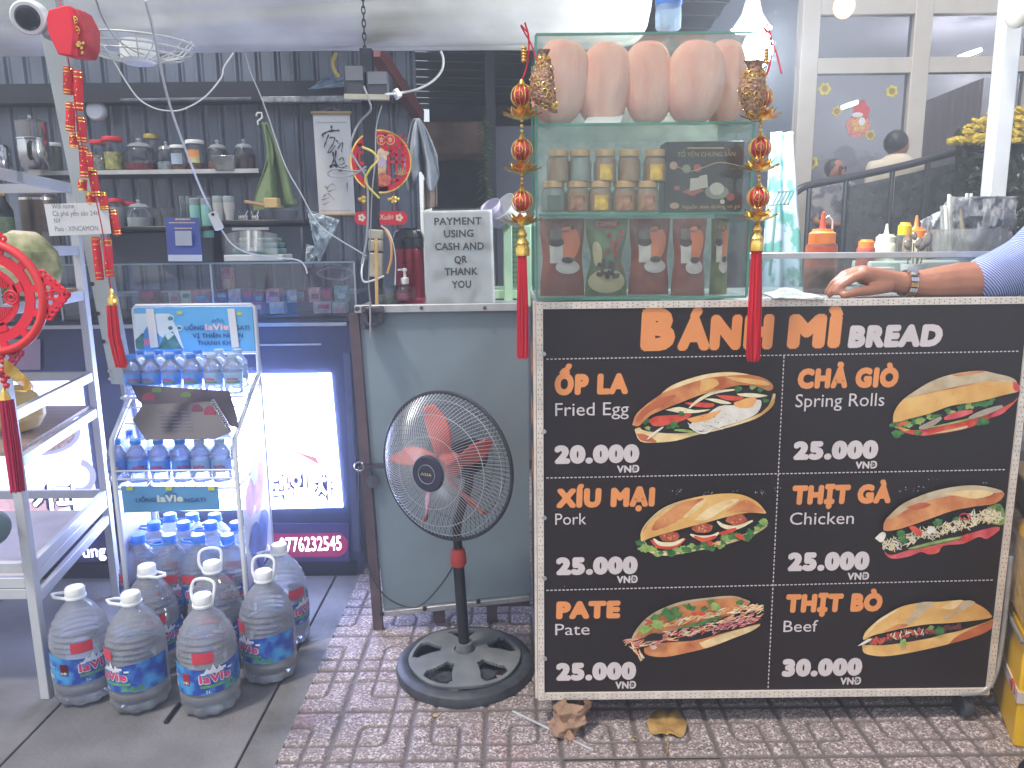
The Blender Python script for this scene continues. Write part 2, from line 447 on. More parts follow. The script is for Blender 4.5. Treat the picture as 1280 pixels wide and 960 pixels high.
# ================================================================ BACK OF THE STALL
# corrugated back wall: ribs are real folds
def corr(x0, x1, z0, z1, Y, pitch=.048, dep=.014):
    xs = []; x = x0; k = 0
    while x < x1:
        for dx, dy in ((0, 0), (.42, 0), (.5, -dep), (.62, -dep), (.70, 0), (.78, -dep * .5), (.84, -dep * .5), (.92, 0)):
            xs.append((x + dx * pitch * 2, dy))
        x += pitch * 2
    vs = []; fs = []
    for xx, dy in xs: vs += [(xx, Y + dy, z0), (xx, Y + dy, z1)]
    for i in range(len(xs) - 1): fs.append((2 * i, 2 * i + 2, 2 * i + 3, 2 * i + 1))
    mb = MB(); mb._add(vs, fs, 0, False); return mb
bw = struct(corr(-4.2, -.48, 0, 2.9, 4.02), 'back_wall', m_corr)
a = W(40, 118, 3.95); b = W(470, 118, 3.95)
struct(MB().b2((-3.2, 3.9, a.z - .05), (-.5, 4.0, a.z + .04)), 'wall_beam', mat('dark_beam', (38, 42, 52), .5, .2))
# dark recess to the right of the corrugated wall, with its own ribbed ceiling
struct(MB().b2((-.56, 5.6, 0), (1.9, 5.65, 3.2)), 'recess_wall', mat('recess_dark', (70, 72, 84), .7, var=.2))
cl = MB()
for i in range(16):
    y0 = 3.2 + i * .16
    cl._add([(-1.2, y0, 2.42 + i * -.012), (1.0, y0, 2.34 - i * .012), (1.0, y0 + .08, 2.35 - i * .012), (-1.2, y0 + .08, 2.43 - i * .012),
             (1.0, y0 + .16, 2.33 - i * .012), (-1.2, y0 + .16, 2.41 - i * .012)], [(0, 3, 2, 1), (3, 5, 4, 2)], 0, False)
struct(cl, 'recess_ceiling', mat('ribbed_roof', (80, 83, 95), .6, .2, var=.15))
struct(MB().bar(W(468, 62, 3.3), W(524, 146, 4.0), .05, .06), 'roof_brace', mat('oxide_red', (120, 62, 66), .6))
struct(MB().b2(W(612, 158, 4.3), (.95, 4.36, 0)), 'pale_wall', mat('grey_plaster', (120, 124, 138), .8, var=.06, bump=.1))
struct(MB().b2((W(606, 60, 4.25).x, 4.2, 0), (W(618, 60, 4.25).x, 4.26, 2.4)), 'recess_post', mat('post_dark', (58, 60, 70), .6))
# brown duct in the recess
o = single(MB().b2(W(526, 152, 5.0), tuple(W(604, 192, 5.0) + Vector((0, .4, 0)))), 'storage_chest', mat('brown_board', (160, 130, 116), .6, var=.3, scale=5), W(526, 192, 5.0),
           'brown wooden chest up in the dark recess behind the grey rag', 'chest', bev=.01)

# awning: rolled fabric with sagging folds
def awn(u, v):
    x = -2.6 + u * (W(812, 20, 2.4).x + 2.6)
    th = -1.9 + v * 3.9                               # round the roll
    r = .21 + .010 * noise.noise(Vector((x * .9, th * 1.2, 0))) + .004 * noise.noise(Vector((x * 2.2, th * 7, 5)))
    end = min(1, (1 - u) / .05); r *= .82 + .18 * math.sqrt(max(0, 1 - (1 - end) ** 2))
    fold = .010 * math.exp(-((math.sin(th * 3 + x * .8)) ** 2) * 20)
    r -= fold
    return (x, 2.5 + r * math.sin(th), 2.055 - r * math.cos(th))
mb = MB().grid(awn, 150, 60)
aw = single(mb, 'rolled_awning', mat('awning_fabric', (212, 213, 208), .62, var=.16, scale=5, bump=.18, bscale=520), (-1, 2.5, 2.2),
            'grey fabric awning rolled up across the top of the stall', 'awning', thick=.004)

# ================================================================ STOREFRONT (right background)
Ys = 5.0
sf = thing('shopfront', (2.6, Ys, 0), 'glass shopfront with white frames beyond the yellow flowers', 'shopfront')
m_fr = mat('white_frame', (192, 185, 174), .5, var=.05)
def fbar(p, q, wpx, name='frame_bar', Y=Ys, m=m_fr, par=None, d=.07):
    a = W(p[0], p[1], Y); b = W(q[0], q[1], Y); wd = wpx * mpp(640, 200, Y)
    return build(MB().bar(a, b, d, wd, (1, 0, 0) if abs(a.z - b.z) > abs(a.x - b.x) else (0, 0, 1)) if False else
                 MB().b2((min(a.x, b.x) - (wd / 2 if abs(a.z - b.z) > abs(a.x - b.x) else 0), Y - d / 2, min(a.z, b.z) - (0 if abs(a.z - b.z) > abs(a.x - b.x) else wd / 2)),
                         (max(a.x, b.x) + (wd / 2 if abs(a.z - b.z) > abs(a.x - b.x) else 0), Y + d / 2, max(a.z, b.z) + (0 if abs(a.z - b.z) > abs(a.x - b.x) else wd / 2))), name, m, par or sf)
xa = W(1008, 90, Ys).x; xb = W(1146, 90, Ys).x; xc = xb + (xb - xa) * 1.05; z1 = W(1008, 84, Ys).z; z2 = W(1060, 10, Ys).z
for x in (xa, xb, xc, xc + .8):
    build(MB().b2((x - .055, Ys - .04, 0), (x + .055, Ys + .04, 3.0)), 'frame_post', m_fr, sf, bev=.006)
for z in (z1, z2, .1):
    for x0, x1 in ((xa, xb), (xb, xc), (xc, xc + .8)):
        build(MB().b2((x0 + .056, Ys - .035, z - .045), (x1 - .056, Ys + .035, z + .045)), 'frame_rail', m_fr, sf)
        
m_pane = glassy('shop_glass', (196, 200, 210), .1, .02)
for z0, zz in ((.145, z1 - .045), (z1 + .045, z2 - .045)):
    for x0, x1 in ((xa, xb), (xb, xc), (xc, xc + .8)):
        build(MB().b2((x0 + .056, Ys - .004, z0), (x1 - .056, Ys + .004, zz)), 'pane', m_pane, sf)
struct(MB().b2((xa - 2.6, Ys + .02, 2.98), (xc + 2.5, Ys + .3, 3.6)), 'shop_lintel', mat('shop_lintel', (96, 100, 112), .7))
# plain wall left of the shopfront, bluish grey
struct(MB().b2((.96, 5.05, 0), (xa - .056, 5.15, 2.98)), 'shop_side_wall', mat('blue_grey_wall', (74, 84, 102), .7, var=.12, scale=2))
for px in (985, 1003):
    pass
rm = MB()
rm.b2((xa - .1, 8.2, 0), (xc + 2.5, 8.25, 3.2)); rm.b2((xa - .1, 5.1, 3.0), (xc + 2.5, 8.2, 3.05))
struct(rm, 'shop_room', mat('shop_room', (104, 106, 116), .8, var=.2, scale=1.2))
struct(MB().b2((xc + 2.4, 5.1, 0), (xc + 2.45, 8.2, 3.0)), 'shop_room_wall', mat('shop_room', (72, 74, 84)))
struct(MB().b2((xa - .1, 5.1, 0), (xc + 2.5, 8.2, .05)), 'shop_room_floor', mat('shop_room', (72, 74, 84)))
# brown pleated curtain inside
cx0 = W(1150, 150, 5.6).x; cx1 = W(1224, 150, 5.6).x
cz = W(1180, 128, 5.6).z
o = single(MB().grid(lambda u, v: (cx0 + u * (cx1 - cx0), 5.6 + .03 * math.sin(u * 60), .2 + v * (cz - .2 + .16 * u)), 140, 3), 'curtain', mat('brown_curtain', (176, 126, 112), .8, var=.2, scale=30, stretch=(1, 1, .05)),
           (cx0, 5.6, .2), 'brown pleated curtain behind the shop window', 'curtain', thick=.004)
# cooler lamps seen through the glass (lit)
m_lamp = mat('lamp_white', (235, 242, 255), .5, emis=20, var=.01)
for i, (px, py, lw, lb) in enumerate([(1212, 67, 17, 'oblong lit ceiling light seen through the upper shop window'), (1062, 131, 12, 'oblong lit ceiling light behind the leftmost shop pane')]):
    p = W(px, py, 6.6)
    single(MB().box(p, (lw * .0075, .12, .03), Matrix.Rotation(-.3, 3, 'Y')), 'ceiling_light', m_lamp, p, lb, 'light')
# (their light in the room)
for i_, (px, py, en_) in enumerate(((1212, 75, 190), (1062, 138, 22))):
    Ls = bpy.data.lights.new('ceiling_light_glow', 'POINT'); Ls.energy = en_; Ls.color = (1, .86, .70); Ls.shadow_soft_size = .12
    lo2 = bpy.data.objects.new('ceiling_light_glow', Ls); col.objects.link(lo2); lo2.location = W(px, py, 6.6) + Vector((0, 0, -.1))
# flower stickers
m_yel = mat('yellow_print', (205, 190, 60), .5, var=.15, scale=30); m_yc = mat('sticker_centre', (150, 120, 40), .5)
for i, (px, py, r, lb) in enumerate([(1031, 111, 8, 'largest pale yellow flower sticker at top left of the window'), (1115, 114, 7.5, 'deep yellow flower sticker near the top right of the window'),
                        (1046, 139, 6, 'small yellow flower sticker beside the lit lamp reflection'), (1088, 169, 6, 'yellow flower sticker just below the lucky mascot sticker'), (1015, 203, 8, 'yellow flower sticker lowest of the five on the window')]):
    c = W(px, py, Ys - .012); k = mpp(px, py, Ys); mb = MB()
    pts = []
    for j in range(48):
        a = 2 * PI * j / 48; rr = r * k * (.78 + .22 * abs(math.cos(a * 3 + i)))
        pts.append(c + Vector((rr * math.cos(a), 0, rr * math.sin(a))))
    mb.prism(pts, (0, .003, 0)); mb.prism([c + Vector((.02 * math.cos(q), -.001, .02 * math.sin(q))) for q in [2 * PI * t / 10 for t in range(10)]], (0, .001, 0), 1)
    single(mb, 'flower_sticker', [m_yel, m_yc], c, lb, 'sticker', 'flower stickers on the shop window')
# lucky mascot sticker (plain red and gold shape)
c = W(1073, 152, Ys - .012); k = mpp(1073, 152, Ys)
def blob(mb, cx, cy, rx, ry, mi, off=0.0, base=c, kk=None, n=20, wob=0.0, Y=None):
    kk = kk or k
    pts = [base + Vector(((cx + rx * (1 + wob * math.sin(5 * 2 * PI * j / n)) * math.cos(2 * PI * j / n)) * kk, -off, (cy + ry * (1 + wob * math.sin(5 * 2 * PI * j / n)) * math.sin(2 * PI * j / n)) * kk)) for j in range(n)]
    mb.prism(pts, (0, .001, 0), mi)
mb = MB()
blob(mb, 0, -5, 15, 14, 0, .001, wob=.06); blob(mb, 3, 12, 10, 11, 1, .002, wob=.1); blob(mb, 1, -4, 9, 9, 2, .004, wob=.15); blob(mb, -2, 8, 7, 3, 3, .004); blob(mb, 4, 0, 4, 5, 3, .006); blob(mb, 4, 22, 3.5, 4, 1, .003)
single(mb, 'mascot_sticker', [mat('st_pink', (206, 128, 112), .5, var=.3, scale=60), mat('st_red', (196, 62, 56), .5, var=.2, scale=60), mat('st_gold', (214, 162, 90), .5, var=.3, scale=80), m_white], c,
       'red and gold lucky new year sticker in the middle of the shop window', 'sticker')

# stair railing in front of the shop
m_rail = mat('rail_grey', (66, 68, 74), .35, .5)
Yr = 4.2
rl = thing('railing', (W(1000, 235, Yr).x, Yr, 0), 'grey metal stair railing with frosted panels rising past the shop window', 'railing')
build(MB().tube(smooth_path([W(995, 240, Yr), W(1010, 232, Yr), W(1060, 222, Yr), W(1130, 207, Yr), W(1196, 190, Yr), W(1207, 190, Yr), W(1222, 201, Yr), W(1262, 236, Yr), W(1300, 268, Yr)], 5), .020, 10), 'handrail', m_rail, rl)
for px in (1012, 1058, 1116, 1160, 1198, 1240):
    top = 232 - (px - 1010) * .222 if px < 1200 else 190 + (px - 1200) * .75
    a = W(px, top, Yr); build(MB().cyl((a.x, Yr, .0), (a.x, Yr, a.z), .014, seg=8), 'post', m_rail, rl)
m_pan = glassy('rail_panel', (120, 124, 134), .1, .1, dirt=.35, dirtrgb=(120, 122, 128))
for x0, x1 in ((1062, 1112), (1120, 1157), (1164, 1194)):
    a = W(x0, 240 - (x0 - 1010) * .222, Yr); b = W(x1, 240 - (x1 - 1010) * .222, Yr)
    build(MB().prism([(a.x, Yr - .005, .3), (b.x, Yr - .005, .3), (b.x, Yr - .005, b.z - .02), (a.x, Yr - .005, a.z - .02)], (0, .01, 0)), 'panel', m_pan, rl)

# yellow flowering shrub in a dark pot wrap
fb = W(1245, 200, 3.9)
pl = thing('flowering_shrub', (fb.x, 3.9, 0), 'yellow flowering shrub behind the white post', 'plant')
mb = MB(); rnd = random.Random(3)
for i in range(900):
    px = rnd.uniform(1190, 1300); py = 200 - 68 * math.sqrt(max(0, rnd.random())) * (0.35 + .65 * min(1, (px - 1190) / 50)) * rnd.uniform(.35, 1)
    if px < 1230 and py < 160 - (px - 1190) * .6 + 0: continue
    p = W(px, min(py, 176), 3.9 + rnd.uniform(-.25, .25)); s = rnd.uniform(.010, .022)
    mb.ell(p, (s * 1.6, s, s * .7), Matrix.Rotation(rnd.uniform(-.8, .8), 3, 'Y'), 6, 3, 0)
f_ = build(mb, 'blossoms', mat('yellow_bloom', (196, 170, 50), .7, var=.35, scale=30), pl); f_['kind'] = 'stuff'
mb = MB()
for i in range(1600):
    px = rnd.uniform(1196, 1310); py = rnd.uniform(160, 330); p = W(px, py, 3.95 + rnd.uniform(-.25, .25)); s = rnd.uniform(.015, .04)
    R_ = Matrix.Rotation(rnd.uniform(-1, 1), 3, 'X') @ Matrix.Rotation(rnd.uniform(-1.5, 1.5), 3, 'Y')
    mb._add([p + R_ @ Vector(q) for q in ((-s, 0, 0), (0, 0, -s * .4), (s, 0, 0), (0, 0, s * .4))], [(0, 1, 2, 3)])
f_ = build(mb, 'foliage', mat('dark_leaf', (58, 64, 46), .7, var=.4, scale=12), pl); f_['kind'] = 'stuff'
build(MB().cyl((fb.x, 3.95, .5), (fb.x, 3.95, 1.6), .03, .02, 8), 'trunk', mat('bark', (70, 58, 48), .9), pl)
build(MB().lathe([(.14, 0), (.2, .5), (.19, .5), (.13, .05)], 20, Matrix.Translation((fb.x, 3.95, 0))), 'pot', m_black, pl)

# white tent post at right
a = W(1270, -60, 2.6); b = W(1233, 330, 2.6); b2 = a + (b - a) * 3.4; b2.z = 0
po = thing('tent_post', (b.x, 2.6, 0), 'white square tent post at the right with a round bulb on top', 'post')
tt = (a.z) / (a.z - b.z); foot = a + (b - a) * tt
build(MB().bar(a, foot, .055, .055, (0, 1, 0)), 'post_tube', m_white, po, bev=.004)
e = W(1272, 18, 2.5); build(MB().ell(e, (.035, .035, .04)), 'bulb_cover', mat('cream', (225, 220, 205), .4), po)
# ================================================================ GREY COUNTER (middle)
Yp = 2.33
xl, xr = W(450, 500, Yp).x, .052
ct = thing('counter', ((xl + xr) / 2, Yp, 0), 'blue grey metal sided counter behind the fan', 'counter')
m_bg = mat('blue_grey_sheet', (124, 140, 149), .55, .15, var=.12, scale=2.5, bump=.06, bscale=30)
zb0, zb1 = W(462, 766, Yp).z, W(664, 746, Yp).z; zt0, zt1 = W(450, 386, Yp).z, W(664, 383, Yp).z
build(MB().prism([(xl + .045, Yp, zb0 + .012), (xr, Yp, zb1 + .012), (xr, Yp, zt1 - .012), (xl + .01, Yp, zt0 - .012)], (0, .01, 0)), 'front_sheet', m_bg, ct)
build(MB().bar((xl, Yp - .004, zt0), (xr, Yp - .004, zt1), .03, .024), 'top_edge', m_alu, ct, bev=.002)
build(MB().bar((xl + .045, Yp - .003, zb0), (xr, Yp - .003, zb1), .02, .018), 'bottom_edge', m_alu, ct, bev=.002)
build(MB().bar((xl - .005, Yp, zt0 - .015), (xl + .025, Yp, 0), .03, .027, (0, 1, 0)), 'post', m_brownm, ct)
build(MB().b2((xl, Yp + .012, zt0 - .02), (xr, Yp + .55, zt0 + .005)), 'worktop', mat('worktop', (150, 156, 158), .4, .3), ct)
build(MB().b2((xl + .02, Yp + .5, 0), (xr, Yp + .54, zt0 - .02)), 'back_sheet', m_bg, ct)
for px in (548, 615):
    p = G(px, 784); build(MB().b2((p.x - .018, Yp + .03, 0), (p.x + .018, Yp + .06, .12)), 'leg', m_brownm, ct)
build(MB().b2((G(548, 784).x, Yp + .035, .055), (xr, Yp + .055, .075)), 'lower_rail', m_brownm, ct)
for px, py in ((478, 767), (531, 760), (598, 751)):
    p = W(px, py, Yp - .016); build(MB().cyl(p, p + Vector((0, -.008, 0)), .007, seg=10), 'bolt', m_dark, ct)
for px in (527, 606):
    p = W(px, 385, Yp - .022); build(MB().cyl(p, p + Vector((0, -.006, 0)), .006, seg=10), 'bolt', m_brownm, ct)

# iron clamp on the counter corner, holding the dark pole
cb = W(466, 395, 2.28)
kl = thing('pole_clamp', cb, 'dark iron bracket bolted to the corner of the grey counter', 'clamp')
mi_ = mat('iron', (82, 80, 90), .45, .6, var=.25, scale=30)
for x0, x1, y0, y1 in ((453, 461, 382, 412), (470, 479, 382, 405)):
    build(MB().b2(W(x0, y1, 2.285), W(x1, y0, 2.31)), 'plate', mi_, kl, bev=.002)
build(MB().b2(W(452, 391, 2.27), W(480, 383, 2.31)), 'cross_plate', mi_, kl, bev=.002)
build(MB().b2(W(456, 409, 2.27), W(472, 402, 2.31)), 'cross_plate', mi_, kl, bev=.002)
build(MB().cyl(W(463, 378, 2.26), W(463, 422, 2.26), .0035, seg=8), 'rod', m_chrome, kl)
for px, py in ((455, 387), (477, 386), (455, 406), (470, 404), (447, 386)):
    p = W(px, py, 2.265); build(MB().cyl(p, p + Vector((0, -.012, 0)), .007, seg=6), 'nut', mi_, kl)
# wall latch (dark) low on the counter's left
q = W(470, 590, Yp)
lt = thing('latch', q, 'small dark metal latch on the left side of the grey counter', 'latch')
build(MB().b2(W(452, 586, Yp - .03), W(482, 579, Yp - .01)), 'bar', mi_, lt); build(MB().tube(ringpts(W(449, 583, Yp - .03), .014, 14), .003, 6, closed=True), 'ring', m_chrome, lt)
build(MB().cyl(W(466, 602, Yp - .02), W(466, 602, Yp - .004), .02, seg=14), 'boss', mi_, lt)

# ================================================================ MENU CART
Yc = 1.80
X0, X1, Z0, Z1 = .056, 1.245, .078, 1.113
cart = thing('menu_cart', ((X0 + X1) / 2, Yc, 0), 'dark food cart with a sandwich menu in orange and white letters', 'cart')
m_plum = mat('plum_board', (25, 11, 14), .5, var=.14, scale=2.2, bump=.03, bscale=300)
m_side = mat('cart_side', (44, 38, 46), .35, .1)
build(MB().b2((X0 + .02, Yc, Z0 + .02), (X1 - .02, Yc + .006, Z1 - .015)), 'menu_board', m_plum, cart)
build(MB().b2((X0 + .004, Yc + .008, Z0 + .02), (X0 + .014, Yc + .55, Z1 - .02)), 'side_panel', m_side, cart)
build(MB().b2((X1 - .014, Yc + .008, Z0 + .02), (X1 - .004, Yc + .55, Z1 - .02)), 'side_panel', m_side, cart)
build(MB().b2((X0 + .016, Yc + .54, Z0 + .02), (X1 - .016, Yc + .55, Z1 - .02)), 'back_panel', m_side, cart)
build(MB().b2((X0 + .016, Yc + .008, Z0 + .022), (X1 - .016, Yc + .54, Z0 + .03)), 'bottom_panel', m_side, cart)
build(MB().b2((X0 + .003, Yc + .01, Z1 - .018), (X1 - .003, Yc + .56, Z1 - .006)), 'countertop', mat('countertop_steel', (170, 170, 172), .4, .4), cart)
m_perf = mat('perforated_angle', (214, 204, 192), .5, .1, var=.1, scale=30)
m_hole = mat('hole_dark', (60, 52, 50), .8)
def perf(a, b, wd, name='edge_strip'):
    a = Vector(a); b = Vector(b); mb = MB(); L = (b - a).length; d = (b - a).normalized(); up = Vector((0, 1, 0)).cross(d)
    mb.bar(a, b, .006, wd, up) if False else mb.prism([a - up * wd / 2, b - up * wd / 2, b + up * wd / 2, a + up * wd / 2], (0, .007, 0))
    n = int(L / .012)
    for i in range(n):
        c = a + d * ((i + .5) * L / n); s = .0013
        for k in ((-.25,), (.25,)) if i % 3 else ((0,),):
            q = c + up * wd * k[0] + Vector((0, -.0006, 0))
            mb.prism([q + Vector((s, 0, 0)), q + Vector((0, 0, s * 1.3)), q - Vector((s, 0, 0)), q - Vector((0, 0, s * 1.3))], (0, .0005, 0), 1)
    return build(mb, name, [m_perf, m_hole], cart)
E_ = .018
perf((X0 + .011, Yc - .006, Z0 + .002), (X0 + .011, Yc - .006, Z1), .016)
perf((X0 + .0195, Yc - .005, Z1 - .009), (X1, Yc - .005, Z1 - .009), .016)
perf((X0 + .0195, Yc - .005, Z0 + .011), (X1 - .012, Yc - .005, Z0 + .011), .019)
perf((X1 - .012, Yc - .0045, Z0 + .022), (X1 - .012, Yc - .0045, Z1 - .018), .017)
build(MB().b2((X0 - .004, Yc + .002, Z0 + .002), (X0 + .002, Yc + .03, Z1)), 'edge_angle', m_perf, cart)
for z in (.2, .42, .58, .8, .99): build(MB().cyl((X0 + .021, Yc - .007, z), (X0 + .021, Yc - .012, z), .005, seg=10), 'rivet', m_alu, cart)
# bent tube at the lower right corner
xe = X1 + .006
build(MB().tube(smooth_path([(xe, Yc, .46), (xe + .003, Yc, .25), (xe - .006, Yc, .13), (xe - .035, Yc - .003, Z0 + .012), (xe - .09, Yc - .005, Z0 + .005)], 6), .006, 8), 'corner_tube', m_alu, cart)
for x, y in ((X0 + .05, Yc + .05), (X1 - .06, Yc + .03), (X0 + .05, Yc + .5), (X1 - .06, Yc + .5)):
    cw = build(MB().b2((x - .02, y - .015, .055), (x + .02, y + .03, Z0 + .02)), 'caster', m_dark, cart, bev=.003)
    mb = MB(); M = Matrix.Translation((x + .005, y, .032)) @ Matrix.Rotation(PI / 2, 4, 'Y') @ Matrix.Rotation(0, 4, 'Z')
    mb.lathe([(.012, -.014), (.030, -.013), (.033, -.006), (.033, .006), (.030, .013), (.012, .014)], 20, M)
    build(mb, 'wheel', m_rubber, cw)
# side panel sandwich letters, seen at a grazing angle
mb = MB()
fr_ = lambda z, s: ((X0 + .0032, Yc + .30, z), (X0 + .0032, Yc + .03, z), s)
for z, t in ((.86, 'BÁNH'), (.70, 'MÌ'), (.55, 'BREAD')):
    a = Vector((X0 + .0032, Yc + .5, z)); b = Vector((X0 + .0032, Yc + .06, z))
    letter(mb, t, None, None, 0, 0, offset=.05, frame=(a, b, Vector((0, 0, .1))))
m_or = mat('menu_orange', (226, 144, 84), .5, var=.05, scale=12); m_lt = mat('menu_white', (206, 196, 194), .5, var=.05, scale=12); m_ol = mat('menu_outline', (58, 34, 26), .5)
build(mb, 'side_lettering', m_or, cart)

YT = Yc - .0012
def words(s, x0, x1, yb, cap, m, off=.07, slope=-.0165, Y=YT, ol=True, name='lettering', slant=0.0, wob=True):
    mb = MB()
    y1 = yb + slope * (x1 - x0)
    if ol: letter(mb, s, (x0 - 1.0, yb + .9), (x1 + 1.0, y1 + .9), cap + 1.8, Y + .0005, 1, off + .022, slant)
    letter(mb, s, (x0, yb), (x1, y1), cap, Y, 0, off, slant)
    return build(mb, name, [m, m_ol], cart)
words('B', 800, 843, 439, 54, m_or, .085, slant=.03); words('ÁNH', 846, 965, 438.5, 44, m_or, .085, slant=.03); words('MÌ', 983, 1050, 436, 43, m_or, .085, slant=.04)
words('BREAD', 1059, 1176, 435, 28, m_lt, .08, slant=.08)
items = [
 ('ỐP LA', 693, 785, 494, 26, 'Fried Egg', 694, 786, 520, 16, '20.000', 693, 799, 580, 23, 771, 799, 591),
 ('CHẢ GIÒ', 996, 1122, 486, 25, 'Spring Rolls', 994, 1105, 509, 16, '25.000', 991, 1097, 575, 23, 1069, 1096, 586),
 ('XÍU MẠI', 695, 818, 635, 24, 'Pork', 694, 733, 656, 14, '25.000', 695, 797, 719, 22, 771, 797, 729),
 ('THỊT GÀ', 989, 1113, 631, 24, 'Chicken', 987, 1067, 656, 15, '25.000', 984, 1086, 714, 23, 1059, 1086, 725),
 ('PATE', 695, 775, 774, 22, 'Pate', 694, 737, 794, 14, '25.000', 695, 795, 851, 22, 769, 795, 861),
 ('THỊT BÒ', 981, 1102, 766, 23, 'Beef', 979, 1022, 790, 14, '30.000', 977, 1077, 846, 22, 1050, 1076, 856)]
for it in items:
    words(it[0], it[1], it[2], it[3], it[4], m_or, .08, slant=.03)
    words(it[5], it[6], it[7], it[8], it[9], m_lt, .0, ol=False)
    words(it[10], it[11], it[12], it[13], it[14], m_lt, .085)
    words('VNĐ', it[15], it[16], it[17], 9, m_lt, .05, ol=False)
# dashed rules
mb = MB()
def dashes(p, q, n, wd=1.3):
    for i in range(n):
        t0, t1 = i / n, (i + .58) / n
        a = (p[0] + (q[0] - p[0]) * t0, p[1] + (q[1] - p[1]) * t0); b = (p[0] + (q[0] - p[0]) * t1, p[1] + (q[1] - p[1]) * t1)
        dx, dy = q[0] - p[0], q[1] - p[1]; L = math.hypot(dx, dy); nx, ny = -dy / L * wd / 2, dx / L * wd / 2
        mb.poly([W(x, y, YT) for x, y in ((a[0] + nx, a[1] + ny), (b[0] + nx, b[1] + ny), (b[0] - nx, b[1] - ny), (a[0] - nx, a[1] - ny))])
dashes((683, 449), (1275, 439), 118); dashes((683, 597.5), (1258, 587), 115); dashes((683, 738), (1243, 725), 112); dashes((980, 445), (960, 862), 82)
build(mb, 'dashed_rules', m_lt, cart)

# sandwich pictures: flat print, layers a fraction of a millimetre apart
P = {k: mat('print_' + k, c, .5, var=v, scale=s, rgb2=c2, lo=.3, hi=.7) for k, c, v, s, c2 in [
    ('crust', (176, 88, 50), .2, 18, (226, 160, 100)), ('golden', (206, 146, 74), .2, 14, (236, 196, 120)), ('deep', (168, 76, 46), .2, 16, (206, 120, 74)),
    ('pale', (222, 186, 124), .1, 30, (240, 218, 168)), ('flour', (206, 190, 160), .1, 26, (176, 150, 110)), ('leaf', (30, 82, 44), .3, 60, (84, 140, 70)), ('leafl', (112, 150, 70), .3, 50, (170, 190, 110)),
    ('tomato', (190, 50, 40), .2, 40, (226, 96, 70)), ('pink', (196, 52, 70), .2, 40, (228, 110, 110)), ('egg', (206, 196, 184), .1, 30, (232, 226, 214)), ('yolk', (226, 150, 80), .2, 30, (236, 180, 110)),
    ('onion', (226, 220, 206), .1, 40, None), ('dark', (34, 26, 24), .3, 30, None), ('meat', (150, 64, 44), .3, 60, (196, 110, 76)), ('shred', (222, 208, 160), .2, 60, (240, 232, 200)),
    ('carrot', (226, 140, 84), .2, 60, (240, 184, 130)), ('ham', (196, 140, 136), .2, 60, (226, 178, 168)), ('grey', (168, 152, 136), .15, 50, None), ('purple', (84, 40, 44), .3, 50, (130, 70, 66))]}
PL = list(P); PM = [P[k] for k in PL]; PI_ = {k: i for i, k in enumerate(PL)}
class Pic:
    def __init__(s, seed, ox, oy, sc_): s.mb = MB(); s.d = 0; s.r = random.Random(seed); s.o = (ox, oy, sc_)
    def px(s, x, y): return (s.o[0] + x / s.o[2], s.o[1] + y / s.o[2])
    def P(s, pts, k, sm=3, step=True):
        if step: s.d += 1
        Y = YT - .00012 * s.d
        q = [Vector((x, y, 0)) for x, y in pts]
        if sm and len(q) > 3:
            q = smooth_path(q + [q[0]], sm)[:-1]
        s.mb.poly([W(*s.px(v.x, v.y), Y) for v in q][::-1], PI_[k]); return s
    def strip(s, pts, wd, k, sm=4, step=True):
        q = smooth_path([Vector((x, y, 0)) for x, y in pts], sm); L = []; R_ = []
        for i, v in enumerate(q):
            t = (q[min(i + 1, len(q) - 1)] - q[max(i - 1, 0)]).normalized(); n = Vector((-t.y, t.x, 0)); w_ = wd * (math.sin(PI * (i + .4) / len(q)) ** .5 * .5)
            L.append(v + n * w_); R_.append(v - n * w_)
        if step: s.d += 1
        Y = YT - .00012 * s.d
        s.mb._add([W(*s.px(v.x, v.y), Y) for v in L + R_], [(i, i + 1, len(L) + i + 1, len(L) + i) for i in range(len(L) - 1)], PI_[k], False); return s
    def frill(s, cx, cy, r, k, n=18, sq=.7):
        pts = [];
        for i in range(n):
            a = 2 * PI * i / n; rr = r * s.r.uniform(.55, 1.1); pts.append((cx + rr * math.cos(a), cy + rr * sq * math.sin(a)))
        return s.P(pts, k, 0)
    def along(s, path, n, fn):
        q = [Vector((x, y, 0)) for x, y in path]; sp = smooth_path(q, 10)
        for i in range(n):
            v = sp[int((i + s.r.random()) / n * (len(sp) - 1))]; fn(s, v.x, v.y)
    def shreds(s, path, n, ks, ln=28, wd=3, sp=14, ang=None):
        s.d += 1
        def f(q, x, y):
            a = q.r.uniform(-PI, PI) if ang is None else ang + q.r.uniform(-.5, .5)
            x += q.r.uniform(-sp, sp); y += q.r.uniform(-sp, sp) * .8; L = ln * q.r.uniform(.4, 1)
            q.d += .25
            q.strip([(x - L * math.cos(a) / 2, y - L * math.sin(a) / 2), (x + q.r.uniform(-3, 3), y + q.r.uniform(-4, 4)), (x + L * math.cos(a) / 2, y + L * math.sin(a) / 2)], wd, q.r.choice(ks), 3, False)
        s.along(path, n, f)
    def specks(s, path, n, ks, r=2, sp=20):
        s.d += 1
        def f(q, x, y):
            x += q.r.uniform(-sp, sp); y += q.r.uniform(-sp, sp); rr = r * q.r.uniform(.5, 1.3); q.P([(x - rr, y), (x, y - rr), (x + rr, y), (x, y + rr)], q.r.choice(ks), 0, False)
        s.along(path, n, f)
    def done(s): build(s.mb, 'sandwich_picture', PM, cart)
